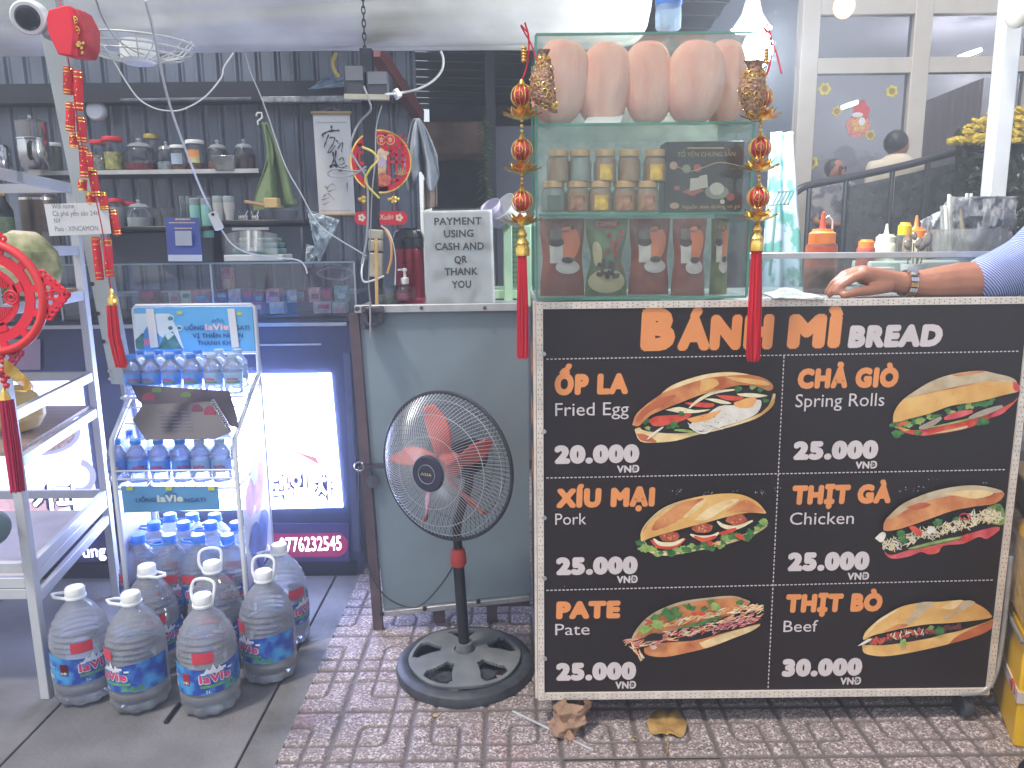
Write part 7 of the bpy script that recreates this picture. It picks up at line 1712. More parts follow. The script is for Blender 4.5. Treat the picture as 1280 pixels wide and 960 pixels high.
# wifi note
wn = thing('wifi_note', W(97, 274, 2.0), 'white paper note with network name taped across the upright', 'note')
build(MB().prism([W(62, 295, 2.02), W(139, 292, 2.05), W(134, 253, 2.05), W(55, 255, 2.02)], (0, .001, 0)), 'paper', mat('note_white', (214, 216, 216), .6, var=.03), wn)
mb = MB()
for s_, x0, x1, y, c_ in (('Wifi name :', 65, 96, 261, 6), ('Cà phê yến sào 24h', 66, 123, 270, 6), ('NV', 68, 76, 279, 6), ('Pass : XINCAMON', 69, 123, 289, 6)): letter(mb, s_, (x0, y), (x1, y - .8), c_, 2.017, 0, .0)
build(mb, 'writing', mat('note_ink', (70, 72, 78), .6), wn)

# things on the shelving
m_coco = mat('coconut_green', (120, 128, 84), .7, var=.2, scale=12, rgb2=(206, 196, 160), lo=.4, hi=.6, bump=.3); m_cocow = mat('coconut_flesh', (214, 204, 180), .7, var=.08)
cz = levels[0][0]
def coconut(px, pb, r, Y, m, lb, tilt, z):
    c = W(px, pb, Y); q = thing('coconut', (c.x, Y, z), lb, 'coconut')
    build(MB().lathe([(.001, 0), (r * .55, .004), (r * .92, r * .45), (r, r * .85), (r * .86, r * 1.35), (r * .5, r * 1.75), (r * .32, r * 1.85), (.001, r * 1.86)], 30, Matrix.Rotation(tilt, 4, 'Y'), flute=.025, nf=7), 'husk', m, q, local=True, ang=20)
    build(MB().lathe([(r * .42, r * 1.80), (r * .3, r * 1.88), (.001, r * 1.885)], 10, Matrix.Rotation(tilt, 4, 'Y')), 'cut_top', m_cocow, q, local=True)
coconut(28, 340, .095, 2.15, m_coco, 'trimmed pale green coconut on the upper board behind the red medallion', .1, cz + .008)
coconut(-18, 330, .09, 2.1, m_coco, 'trimmed coconut at the left edge of the upper board', -.15, cz + .008)
coconut(30, 530, .075, 2.2, mat('coconut_tan', (186, 160, 106), .7, var=.2, scale=10), 'tan trimmed coconut on the middle board behind the red tassel', -.25, levels[1][0] + .008)
for i, (px, h_, lb) in enumerate(((10, 60, 'dark wine coloured bottle with green label on the far shelf'), (-8, 52, 'second dark bottle cut by the left edge of the picture'))):
    b = W(px, 302, 2.75); k = mpp(px, 302, 2.75); q = thing('dark_bottle', b, lb, 'bottle')
    build(MB().lathe([(9 * k, 0), (10 * k, 2 * k), (10 * k, 38 * k), (4 * k, 50 * k), (3.6 * k, 60 * k), (.001, 60 * k)], 24), 'glass', mat('dark_glass', (34, 40, 38), .12, var=.1), q, local=True)
    build(MB().lathe([(10.2 * k, 8 * k), (10.2 * k, 30 * k)], 24), 'label', mat('bottle_label', (110, 130, 96), .5, var=.4, scale=60), q, local=True); build(MB().lathe([(4.2 * k, 56 * k), (4.2 * k, 64 * k), (.001, 64 * k)], 16), 'capsule', m_gold, q, local=True)
b = W(55, 312, 2.95); q = thing('tall_canister', b, 'tall brown steel canister behind the wifi note', 'canister'); k = mpp(55, 300, 2.95)
build(MB().lathe([(20 * k, 0), (21 * k, 2 * k), (21 * k, 66 * k), (19 * k, 68 * k), (.001, 68 * k)], 32), 'body', mat('bronze_steel', (120, 104, 96), .3, .7, var=.4, scale=6), q, local=True); build(MB().lathe([(21.4 * k, 60 * k), (21.4 * k, 63 * k)], 32), 'band', m_chrome, q, local=True)
q = thing('drinking_glass', W(65, 315, 2.7), 'upside down clear glass beside the tall canister', 'glass'); build(MB().lathe([(.03, 0), (.026, .07), (.001, .07)], 20), 'glass_wall', m_jar, q, local=True)

# CCTV camera under the awning
cc = W(38, 22, 1.9); cv = thing('security_camera', cc, 'white dome security camera at the top left corner', 'camera'); k = mpp(38, 22, 1.9)
ax = (W(28, 22, 1.9) - W(60, 20, 2.1)).normalized(); M = Matrix.Translation(cc) @ ax.to_track_quat('Z', 'Y').to_matrix().to_4x4()
build(MB().lathe([(.001, -.045), (.03, -.042), (.038, -.02), (.038, .018), (.034, .024)], 32, M), 'housing', m_whitep, cv); build(MB().lathe([(.030, .020), (.022, .031), (.001, .034)], 28, M), 'lens', mat('lens_dark', (40, 44, 54), .08, var=.1), cv)
build(MB().b2(cc + Vector((.02, .0, -.045)), cc + Vector((.09, .06, -.0))), 'mount', mat('mount_grey', (150, 146, 156), .5), cv, bev=.008)

# firecracker string
fc0 = W(85, 38, 1.85); k = mpp(85, 38, 1.85)
fc = thing('firecracker_string', fc0, 'long red firecracker string with a hexagonal head and gold bands', 'new year decoration')
hexp = [W(x, y, 1.84) for x, y in ((84, 6), (99, 14), (108, 36), (104, 66), (90, 70), (83, 40))]
build(MB().prism([W(x, y, 1.80) for x, y in ((60, 12), (82, 6), (84, 8), (92, 40), (90, 70), (72, 68), (60, 42), (57, 24))], (.018, .05, 0)), 'head_box', m_redf, fc, bev=.003)
build(MB().prism([W(x, y, 1.815) for x, y in ((84, 6), (97, 12), (108, 34), (108, 58), (103, 70), (90, 70), (92, 40))], (.008, .045, 0)), 'head_face', mat('dark_red_face', (176, 40, 50), .5, var=.2, scale=40), fc, bev=.002)
mb = MB()
for x, y, r_ in ((93, 25, 4), (95, 38, 4.5), (98, 55, 3), (102, 60, 1.2), (104, 54, 1.2), (103, 66, 1.2)):
    c = W(x, y, 1.808); mb.tube(ringpts(c, r_ * k, 10), .0012, 5, closed=True); mb.bar(c + Vector((-r_ * k * .7, 0, 0)), c + Vector((r_ * k * .7, 0, 0)), .002, .002); mb.bar(c + Vector((0, 0, -r_ * k * .9)), c + Vector((0, 0, r_ * k * .9)), .002, .002)
build(mb, 'gold_marks', m_gold, fc)
build(MB().tube(smooth_path([W(74, 2, 1.85), W(77, 10, 1.82)], 3), .002, 5), 'cord', m_redt, fc)
segs = [(84, 100, 92, 4), (97, 112, 85, 5), (87, 147, 136, 0), (99, 118, 140, 0), (92, 175, 0, 0), (102, 160, 0, 0)]
crk = [((85, 84), (85, 118)), ((97, 88), (99, 138)), ((88, 128), (88, 164)), ((101, 146), (103, 178)), ((92, 166), (93, 185)), ((104, 182), (106, 222)), ((103, 224), (103, 238)), ((115, 212), (121, 246)), ((112, 240), (114, 256)), ((127, 240), (131, 262)), ((140, 262), (147, 294)), ((119, 296), (125, 350)), ((134, 298), (137, 346)), ((133, 262), (136, 292)), ((124, 258), (127, 290)), ((110, 190), (112, 214))]
for i, ((x0, y0), (x1, y1)) in enumerate(crk):
    Y = 1.86 + .0008 * y0; a = W(x0, y0, Y); b = W(x1, y1, Y); r_ = 6.0 * k
    ck = build(MB().tube([a, a.lerp(b, .03), a.lerp(b, .97), b], [r_ * .9, r_, r_, r_ * .9], 14), 'firecracker', m_redf, fc)
    mb = MB(); d = (b - a).normalized()
    for t_ in (.04, .16, .82, .93): mb.cyl(a.lerp(b, t_), a.lerp(b, t_) + d * .0028, r_ * 1.03, seg=14)
    mb.ell(a.lerp(b, .3) + Vector((0, -r_, 0)), (.0024, .0008, .0016)); mb.ell(a.lerp(b, .5) + Vector((.002, -r_, 0)), (.0014, .0008, .0036)); mb.ell(a.lerp(b, .65) + Vector((-.002, -r_, 0)), (.003, .0008, .0014))
    build(mb, 'gold_band', m_gold, ck)
mb = MB()
for s_, x0, x1, y in (('Tài', 128, 139, 309), ('Như', 118, 127, 308), ('Ta', 101, 109, 207), ('Li', 96, 103, 123)): letter(mb, s_, (x0, y), (x1, y - 1), 8, 1.86 + .0008 * y - 6.3 * k, 0, .02, slant=.2)
build(mb, 'gold_writing', m_gold, fc)
build(MB().tube(smooth_path([W(85, 72, 1.86), W(87, 84, 1.87), W(94, 130, 1.9), W(104, 190, 1.95), W(120, 250, 2.0), W(130, 300, 2.05), W(137, 352, 2.1), W(139, 368, 2.1)], 5), .0015, 5), 'string', m_redt, fc)
Yt = 2.08; kt = mpp(140, 370, Yt)
build(MB().lathe([(.001, 8 * kt), (2 * kt, 6 * kt), (2 * kt, 0), (5 * kt, -3 * kt), (5 * kt, -8 * kt), (5.6 * kt, -9 * kt), (5 * kt, -14 * kt), (.001, -14 * kt)], 12, Matrix.Translation(W(140, 368, Yt)), flute=.15, nf=5), 'tassel_cap', m_gold, fc)
ts = MB(); rd = random.Random(3)
for i in range(70):
    an = rd.uniform(0, 2 * PI); rr = math.sqrt(rd.random()) * 6.0 * kt; p0 = W(140, 382, Yt) + Vector((math.cos(an) * rr, math.sin(an) * rr, 0)); e_ = W(152, 458 + rd.uniform(-4, 2), Yt) + Vector((math.cos(an) * rr * 1.2, math.sin(an) * rr, 0)); mid = W(143, 420, Yt) + Vector((math.cos(an) * rr * 1.25, math.sin(an) * rr, 0))
    ts.tube([p0, mid, e_], .0016, 4, caps=False)
build(ts, 'tassel', m_redt, fc)

# big round red medallion at the left edge
Yl = 1.45; mc = W(-14, 372, Yl); k = mpp(0, 372, Yl)
md = thing('red_medallion', mc, 'large red openwork medallion with a purple tassel at the left edge', 'new year decoration')
def annul(mb, c, r0, r1, dep, n=72, a0=0, a1=2 * PI, y=0):
    vs = []; full = abs(a1 - a0 - 2 * PI) < 1e-6; m_ = n if full else n + 1
    for r, dd in ((r0, 0), (r1, 0), (r1, dep), (r0, dep)):
        for i in range(m_): a = a0 + (a1 - a0) * i / n; vs.append(c + Vector((r * math.cos(a), y + dd, r * math.sin(a))))
    fs = [(q_ * m_ + i, q_ * m_ + (i + 1) % m_, ((q_ + 1) % 4) * m_ + (i + 1) % m_, ((q_ + 1) % 4) * m_ + i) for q_ in range(4) for i in range(n)]
    mb._add(vs, fs, 0, False)
mb = MB().tube([mc + Vector((68 * k * math.cos(a), 0, 76 * k * math.sin(a) * .9)) for a in [2 * PI * i / 80 for i in range(80)]], .0085, 10, closed=True); build(mb, 'outer_hoop', mat('bright_red', (222, 44, 48), .35, var=.08, coat=.4), md)
mb = MB(); annul(mb, mc, 45 * k, 57 * k, .004)
for i in range(12):
    a = 2 * PI * i / 12 + .1; annul(mb, mc, 57 * k, 64 * k, .004, 4, a, a + .16)
for i in range(4):
    a = 2 * PI * i / 4 + .15; annul(mb, mc, 34 * k, 46 * k, .004, 6, a, a + .3)
annul(mb, mc, 30 * k, 37 * k, .004, 48)
for i in range(22):
    x = -28 + i * 2.7; h_ = math.sqrt(max(0, 31 ** 2 - x * x)); 
    for s_ in (-1, 1): 
        if h_ > 14: mb.b2(mc + Vector((x * k, .0, s_ * 12 * k)), mc + Vector(((x + 1.3) * k, .003, s_ * h_ * k)))
mb.tube(ringpts(mc + Vector((28 * k, 0, 0)), 8 * k, 14), .0025, 5, closed=True); mb.tube(ringpts(mc + Vector((28 * k, 0, 0)), 4 * k, 10), .0025, 5, closed=True)
build(mb, 'fretwork', m_redf, md)
# scalloped diamond tabs
def tab(ang, nm='tab', m=m_redf):
    R = Matrix.Rotation(-ang, 3, 'Y'); mb = MB(); T = lambda x, z: mc + R @ Vector((x * k, .0, z * k))
    out = []
    n = 6
    for i in range(n): t_ = i / (n - 1); mb.tube([T(72 + 26 * t_ + 3.4 * math.cos(a), (27 * (1 - t_)) + 3.4 * math.sin(a)) for a in [2 * PI * q_ / 10 for q_ in range(10)]], .003, 5, closed=True); mb.tube([T(72 + 26 * t_ + 3.4 * math.cos(a), -(27 * (1 - t_)) + 3.4 * math.sin(a)) for a in [2 * PI * q_ / 10 for q_ in range(10)]], .003, 5, closed=True)
    fr_ = [(70, 22), (70, -22), (98, 0)]
    for a, b in ((0, 2), (1, 2), (0, 1)): mb.bar(T(*fr_[a]), T(*fr_[b]), .008, .005, (0, 1, 0))
    for x_, z_, r_ in ((76, 9, 5), (76, -9, 5), (84, 0, 5.5), (76, 0, 4)): mb.tube([T(x_ + r_ * math.cos(a), z_ + r_ * math.sin(a)) for a in [2 * PI * q_ / 12 for q_ in range(12)]], .0028, 5, closed=True)
    build(mb, nm, m, md)
tab(0.03); tab(-PI / 2 + .05, 'tab', mat('shade_red', (170, 34, 70), .5)); tab(PI / 2)
mb = MB(); rd = random.Random(6)
for i, (x, y) in enumerate(((4, 452), (9, 458), (3, 464), (10, 470), (5, 476), (8, 482), (2, 446), (12, 463))): mb.ell(W(x, y, Yl), (4.2 * k, 4 * k, 4 * k), None, 12, 8)
build(mb, 'red_beads', m_rb, md)
mb = MB()
for i in range(9): mb.tube(smooth_path([W(5, 448 + i * 2, Yl - .01), W(22 + i, 462 + i * 3, Yl), W(40 - i, 480 + i * 1.2, Yl), W(44 - i * 3, 488, Yl)], 4), .0011, 5)
build(mb, 'gold_wire', m_gold, md)
build(MB().lathe([(.001, 10 * k), (3 * k, 6 * k), (5 * k, 0), (6 * k, -6 * k), (.001, -7 * k)], 12, Matrix.Translation(W(6, 494, Yl)), flute=.1, nf=6), 'tassel_cap', m_gold, md)
ts = MB()
for i in range(110):
    an = rd.uniform(0, 2 * PI); rr = math.sqrt(rd.random()) * 7.5 * k; p0 = W(8, 500, Yl) + Vector((math.cos(an) * rr, math.sin(an) * rr, 0)); e_ = W(22, 613 + rd.uniform(-4, 2), Yl) + Vector((math.cos(an) * rr * 1.1, math.sin(an) * rr, 0)); ts.tube([p0, (p0 + e_) / 2 + Vector((math.cos(an) * rr * .2, 0, 0)), e_], .0014, 4, caps=False)
build(ts, 'tassel', mat('magenta_thread', (176, 26, 74), .75, var=.3, scale=300, stretch=(1, 1, .02)), md)
# small grey-green bag end at the far left edge
single(MB().ell(W(-6, 660, 1.9), (.03, .05, .045)), 'grey_pouch', mat('teal_grey', (96, 116, 116), .7, var=.2), W(-6, 680, 1.9), 'small teal grey pouch poking in at the left edge', 'pouch')

# ================================================================ WATER RACK
m_wh = mat('rack_white', (206, 210, 216), .35, .1, var=.04)
YF, YR = 2.16, 2.50
def wp(px, py, Y): return W(px, py, Y)
fl0, fl1 = wp(139, 560, YF), wp(154, 752, YF); fr0, fr1 = wp(292, 545, YF), wp(309, 720, YF)
xFL = fl0.x; xFR = fr0.x; xRL = W(168, 400, YR).x; xRR = W(322, 440, YR).x
wr_ = thing('water_rack', ((xFL + xFR) / 2, 2.3, 0), 'white wire water stand with a blue header sign', 'display stand')
zH = W(240, 386, YR).z; zHb = W(240, 441, YR).z; zS1 = W(240, 489, 2.40).z; zS2 = W(215, 608, YF + .02).z; zS3 = W(230, 790, 2.2).z
zS3 = .06
def tb(pts, r=.0075, nm='frame_tube', n=1): build(MB().tube(smooth_path(pts, 5) if n > 1 else pts, r, 10), nm, m_wh, wr_)
zk = W(139, 555, YF).z
for xf, xr_ in ((xFL, xRL), (xFR, xRR)):
    tb([(xf, YF, .0), (xf, YF, zk - .02), (xf, YF + .01, zk + .01), (xf + (xr_ - xf) * .75, YR - .07, zS1 + .02), (xr_, YR, zS1 + .04), (xr_, YR, zS1 + .05)])
    tb([(xr_, YR + .002, 0), (xr_, YR + .002, zH)], nm='rear_post')
tb([(xRL, YR + .002, zH), (xRL + .01, YR, zH + .012), (xRR - .01, YR, zH + .012), (xRR, YR + .002, zH)], .006)
tb([(xRL, YR, zHb), (xRR, YR, zHb)], .006)
def wshelf(z, y0, y1, xl0, xr0, xl1, xr1, nm='wire_shelf'):
    mb = MB()
    mb.tube([(xl0, y0, z), (xr0, y0, z), (xr1, y1, z), (xl1, y1, z)], .0045, 8, closed=True)
    for i in range(1, 22):
        t_ = i / 22; mb.cyl((xl0 + (xr0 - xl0) * t_, y0, z), (xl1 + (xr1 - xl1) * t_, y1, z), .0018, seg=5)
    build(mb, nm, m_wh, wr_)
yS1 = 2.30
wshelf(zS1, yS1, YR, xFL + (xRL - xFL) * .45, xFR + (xRR - xFR) * .45, xRL, xRR); wshelf(zS2, YF, YR, xFL, xFR, xRL, xRR); wshelf(zS3, YF, YR, xFL, xFR, xRL, xRR)
for z in (zS2 + .03, zS2 + .055): tb([(xFL, YF, z), (xFR, YF, z)], .003, 'guard_wire'); tb([(xFL, YF, z), (xRL, YR, z)], .003, 'guard_wire')
zc2 = W(200, 505, 2.3).z
for dz in (0, -.05): tb([(xFL + .0, 2.25, zc2 + dz), (xFR, 2.25, zc2 + dz)], .0025, 'guard_wire')
# header sign
m_sky = mat('header_blue', (92, 172, 222), .45, var=.05)
hd = build(MB().b2((xRL + .006, YR - .006, zHb + .006), (xRR - .006, YR - .002, zH + .004)), 'header_sign', m_sky, wr_)
Yh = YR - .0075; mb = MB()
def hp_(pts, mi, dy=0.0): mb.poly([W(x, y, Yh - dy) for x, y in pts][::-1], mi)
hp_([(168, 392), (212, 392), (222, 412), (230, 436), (200, 420), (190, 408), (178, 418), (169, 424)], 0); hp_([(169, 425), (178, 416), (190, 424), (196, 436), (170, 436)], 1, .0002); hp_([(198, 436), (206, 418), (216, 414), (228, 436)], 1, .0002); hp_([(206, 419), (212, 414), (218, 418), (210, 425)], 2, .0003)
hp_([(180, 436), (180, 414), (184, 408), (190, 408), (194, 414), (196, 436)], 3, .0004); hp_([(180, 424), (195, 422), (195, 430), (180, 431)], 4, .0005)
for x, y, r_ in ((213, 398, 4.6), (213, 410, 4.2), (224, 410, 3.6)): hp_(ell_(x, y, r_, r_, 14), 0, .0004); hp_(ell_(x, y, r_ * .75, r_ * .6, 12), 1, .0006)
hp_([(221, 389), (228, 389), (228, 393), (221, 393)], 5, .0004); hp_([(296, 390), (302, 390), (302, 394), (296, 394)], 5, .0004)
build(mb, 'header_picture', [mat('mist_white', (206, 222, 230), .5), mat('mount_green', (60, 120, 120), .5, var=.4, scale=40), mat('mount_snow', (190, 214, 214), .5), mat('bottle_blue', (70, 140, 200), .5), mat('lavie_pink', (214, 110, 140), .5), mat('tape_yellow', (190, 200, 70), .5)], hd)
mb = MB(); Yl2 = Yh - .001
for s_, x0, x1, y in (('UỐNG', 231, 255, 413), ('NGAY!', 288, 312, 412.5), ('VỊ THIÊN NHIÊN', 241, 304, 422.5), ('THANH KHIẾT', 247, 301, 431.5)): letter(mb, s_, (x0, y), (x1, y - .5), 5.6, Yl2, 0, .03)
letter(mb, 'laVie', (257, 413), (286, 412.5), 8, Yl2, 1, .04)
mb.tube([W(x, y, Yl2) for x, y in ((264, 403), (267, 399), (269, 402), (272, 397.5), (275, 402), (277, 399), (280, 403))], .0012, 5, mi=0)
build(mb, 'header_lettering', [mat('header_navy', (40, 80, 130), .5), mat('header_pink', (232, 190, 196), .5)], hd)
for x0, x1, x2 in ((182, 192, 196), (284, 293, 297)):
    build(MB().prism([W(x0 + 6, 435, Yh - .003), W(x2 + 2, 434, Yh - .003), W(x1, 386, Yh - .003), W(x0, 386, Yh - .003)], (0, .001, 0)), 'paper_tape', m_white, hd)
# mid sign
ms = build(MB().prism([W(155, 641, YF - .012), W(275, 637, YF - .012), W(272, 608, YF - .012), W(151, 608, YF - .012)], (0, .003, 0)), 'shelf_sign', mat('sign_blue2', (86, 146, 192), .45, var=.05), wr_)
mb = MB(); letter(mb, 'UỐNG', (170, 628), (195, 627.5), 5.4, YF - .014, 0, .03); letter(mb, 'NGAY!', (231, 628), (257, 627), 5.4, YF - .014, 0, .03); letter(mb, 'laVie', (197, 628), (229, 627), 9, YF - .014, 1, .05)
mb.tube([W(x, y, YF - .014) for x, y in ((205, 619), (208, 616), (210, 618), (213, 614.5), (216, 618), (218, 616), (221, 619))], .001, 5, mi=0)
build(mb, 'sign_lettering', [mat('header_navy', (0, 0, 0)), mat('sign_cream', (196, 206, 200), .5)], ms)
for px in (162, 211, 264): build(PX(px - 4, 608, px + 4, 613, YF - .0145, .001), 'yellow_tape', mat('tape_yellow', (0, 0, 0)), ms)
# side banners (printed translucent film)
def banner(xf, xr_, nm, px_):
    zb_ = W(305, 700, YF).z; z0f, z0r = zk - .03, zS1 - .0
    mb = MB(); dx = .006 * px_
    fn = lambda u, v: (xf + (xr_ - xf) * u + dx, YF + .01 + (YR - YF - .02) * u, (.22) + (z0f + (z0r - z0f) * u - .22) * v)
    mb.grid(fn, 10, 10); o = build(mb, nm, mat('banner_film', (196, 208, 228), .4, var=.05, rgb2=(220, 206, 222), scale=4, alpha=.88), wr_)
    mb = MB()
    fn2 = lambda u, v, e: Vector(fn(u, v)) + Vector((.0012 * e * px_, -.0005 * e, 0))
    for (u0, v0, r_, mi) in ((.3, .55, .2, 0), (.6, .5, .24, 0), (.5, .66, .16, 2), (.3, .25, .18, 1), (.65, .2, .22, 1), (.5, .08, .16, 1)):
        pts = [fn2(u0 + r_ * math.cos(a) * (1 + .2 * math.sin(3 * a)), v0 + r_ * .6 * math.sin(a), 1 + mi * .5) for a in [2 * PI * i / 20 for i in range(20)]]; mb.poly(pts, mi)
    build(mb, 'banner_print', [mat('ban_pink', (226, 150, 176), .5, var=.2, scale=20), mat('ban_blue', (60, 96, 176), .5, var=.4, scale=18), mat('ban_white', (214, 220, 232), .5)], o)
banner(xFR, xRR, 'side_banner', 1); banner(xFL, xRL, 'side_banner', -1)

# bottles ----------------------------------------------------------
m_water = watery('bottled_water', (240, 247, 255), .84, 1.28, .012); m_waterb = watery('bottled_water_blue', (238, 246, 255), .80, 1.28, .015)
m_bcap = mat('bottle_cap_blue', (70, 140, 226), .35, var=.05); m_pcap = mat('bottle_cap_pale', (176, 206, 232), .35, var=.05)
m_lb = mat('label_print_blue', (34, 66, 160), .35, var=.3, scale=26, rgb2=(66, 150, 206), lo=.42, hi=.6); m_lbp = mat('label_print_pale', (150, 186, 224), .4, var=.15, scale=20); m_lpink = mat('logo_pink', (206, 60, 110), .4); m_lwhite = mat('logo_white', (226, 230, 236), .4); m_lgreen = mat('label_green', (90, 150, 100), .4, var=.3, scale=30); m_lred = mat('label_red', (206, 60, 76), .4)
_g = {}
def wrap_text(mb, s, r, z, cap, a0, wid, mi, off=.03):
    """lettering bent round a bottle of radius r"""
    off = off or 0
    if (s, off) not in _g: _g[(s, off)] = glyphs(s, off)
    vs, fs = _g[(s, off)]; xs = [v.x for v in vs]; x0, x1 = min(xs), max(xs); sc2 = wid / (x1 - x0)
    out = []
    for v in vs:
        a = a0 + (v.x - (x0 + x1) / 2) * sc2 / r; rr = r + v.z * .00002; out.append((rr * math.sin(a), -rr * math.cos(a), z + v.y * cap / .72))
    mb._add(out, fs, mi, False)
def wrap_patch(mb, r, a0, a1, z0, z1, mi, n=4):
    mb.grid(lambda u, v: (r * math.sin(a0 + (a1 - a0) * u), -r * math.cos(a0 + (a1 - a0) * u), z0 + (z1 - z0) * v), n, 1, mi)
def small_bottle_meshes(pale):
    r = .0285; h = .150
    body = MB().lathe([(.015, 0), (r * .9, .002), (r, .008), (r * .96, .03), (r, .036), (r, .085), (r * .94, .09), (r, .095), (r * .98, .108), (r * .6, .128), (.0125, .136), (.0125, .139)], 20, flute=.012, nf=6)
    lab = MB().lathe([(r * 1.02, .040), (r * 1.02, .084)], 20); pr_ = MB()
    wrap_text(pr_, 'laVie', r * 1.05, .056, .011, .1, .034, 0, .04); wrap_patch(pr_, r * 1.035, -.6, .9, .046, .052, 1)
    cap = MB().lathe([(.0145, .137), (.0152, .139), (.0152, .152), (.0135, .154), (.001, .154)], 20, flute=.02, nf=12)
    return body.mesh('body', m_water if pale else m_waterb), lab.mesh('label', m_lbp if pale else mat('label_small_blue', (72, 130, 220), .4, var=.2, scale=30, rgb2=(110, 170, 236))), pr_.mesh('label_print', [m_lpink, m_lgreen]), cap.mesh('cap', m_pcap if pale else m_bcap)
SB = [small_bottle_meshes(0), small_bottle_meshes(1)]
def mk(name, me, par, s_=1.0):
    o = bpy.data.objects.new(name, me); col.objects.link(o); o.parent = par; return o
def sbottle(px, pb, Y, pale, lb, grp, z=None, sc3=1.0):
    b = W(px, pb, Y); b.z = z if z is not None else b.z
    q = thing('water_bottle', b, lb, 'bottle', grp, random.uniform(-.5, .5)); q.scale = (sc3, sc3, sc3 * .84)
    body, lab, pr_, cap = SB[pale]
    mk('body', body, q); l_ = mk('label', lab, q); mk('label_print', pr_, l_); mk('cap', cap, q); return q
for i, px in enumerate((168, 191, 216, 242, 268, 293)):
    sbottle(px, 485, 2.33, i > 3, '%s small bottle, %s from the left in the front row under the header sign' % ('pale capped' if i > 3 else 'blue capped', ordn(i)), 'small water bottles on the top shelf of the water rack', zS1 + .005, .98)
for i, px in enumerate((180, 203, 227, 251, 277, 300)):
    sbottle(px, 480, 2.43, i > 3, '%s small bottle, %s from the left in the back row under the header sign' % ('pale capped' if i > 3 else 'blue capped', ordn(i)), 'small water bottles on the top shelf of the water rack', zS1 + .005, .98)
for i, px in enumerate((150, 175, 203, 230, 254, 279)):
    sbottle(px, 606, 2.22, i > 3, '%s small bottle, %s from left in the front row above the lower blue sign' % ('pale capped' if i > 3 else 'blue capped', ordn(i)), 'small water bottles on the middle shelf of the water rack', zS2 + .004, 1.02)
for i, px in enumerate((166, 189, 213, 238, 262, 285)):
    sbottle(px, 590, 2.34, i > 3, '%s small bottle, %s from left in the back row under the dark menu' % ('pale capped' if i > 3 else 'blue capped', ordn(i)), 'small water bottles on the middle shelf of the water rack', zS2 + .004, 1.02)

def big_bottle(blue):
    r = .076; rd = random.Random(blue)
    prof = [(.02, .008), (.045, .0), (.062, .003), (.071, .012), (.0735, .024), (.071, .034), (r, .044), (r, .058), (.0725, .064), (r, .071), (r, .150), (.0715, .156), (.0758, .163), (.0705, .170), (.0752, .177), (.069, .185), (.073, .193), (.0665, .201), (.0695, .209), (.063, .219), (.0635, .226), (.054, .238), (.052, .246), (.036, .266), (.022, .281), (.019, .290), (.0185, .300)]
    body = MB().lathe(prof[:6], 60, flute=.05, nf=10).lathe(prof[5:], 48, flute=.004, nf=12)
    lab = MB(); lab.grid(lambda u, v: ((r + .0012) * math.sin(-2.3 + 4.6 * u), -(r + .0012) * math.cos(-2.3 + 4.6 * u), .073 + .076 * v + .006 * math.sin(u * 9) * (v > .5)), 40, 4, 0)
    pr_ = MB(); R2 = r + .0022
    wrap_text(pr_, 'laVie', R2 + .0008, .107, .022, .35, .084, 3, .10); wrap_text(pr_, 'laVie', R2 + .0013, .108, .022, .35, .080, 0, .045); wrap_patch(pr_, R2, -.15, .95, .092, .100, 1, 8)
    for ax_, hx in ((.1, .016), (.3, .026), (.5, .018)): pr_.poly([(R2 * math.sin(a_), -R2 * math.cos(a_), z_) for a_, z_ in ((ax_ - .14, .131), (ax_ + .14, .131), (ax_, .131 + hx))], 3)
    for ax_ in (.75, 1.0, 1.25, -1.3): pr_.poly([(R2 * math.sin(a_), -R2 * math.cos(a_), z_) for a_, z_ in ((ax_ - .16, .076), (ax_ + .16, .076), (ax_, .092))], 1); wrap_patch(pr_, R2, -.78, -.5, .100, .132, 2, 3); wrap_patch(pr_, R2, -1.7, -1.1, .085, .097, 3, 4); wrap_patch(pr_, R2, -1.8, -1.0, .118, .122, 3, 4)
    wrap_text(pr_, 'MỚI', R2 + .001, .103, .007, -.64, .016, 3, .02); wrap_text(pr_, '5L', R2 + .001, .078, .009, .1, .014, 3, .0)
    for i in range(5): wrap_patch(pr_, R2, -.1 + i * .22, .06 + i * .22, .129 + .006 * (i % 2), .134 + .008 * (i % 2), 3, 2)
    # red price patch higher up
    wrap_patch(pr_, R2 - .0012, -.35, .35, .160, .190, 2, 6)
    cap = MB().lathe([(.024, .292), (.0245, .294), (.0245, .312), (.022, .316), (.001, .316)], 28, flute=.015, nf=18).lathe([(.021, .286), (.027, .287), (.027, .292), (.021, .293)], 28)
    hn = MB(); hn.tube([(.0, -.020, .289), (-.05, -.014, .291), (-.066, .0, .293), (-.05, .014, .291), (.0, .020, .289)][:], .0042, 8)
    up = MB(); up.tube(smooth_path([(-.024, 0, .291), (-.034, .01, .315), (-.028, .018, .345), (.0, .022, .350), (.026, .018, .340), (.026, .01, .31), (.023, 0, .291)], 4), .004, 8)
    mw = m_waterb if blue else m_water
    return [body.mesh('body', mw), lab.mesh('label', m_lb), pr_.mesh('label_print', [m_lpink, m_lgreen, m_lred, m_lwhite]), cap.mesh('cap', m_bcap if blue else m_whitep), hn.mesh('handle', m_bcap if blue else m_whitep), up.mesh('handle', m_bcap if blue else m_whitep)]
BB = [big_bottle(0), big_bottle(1)]
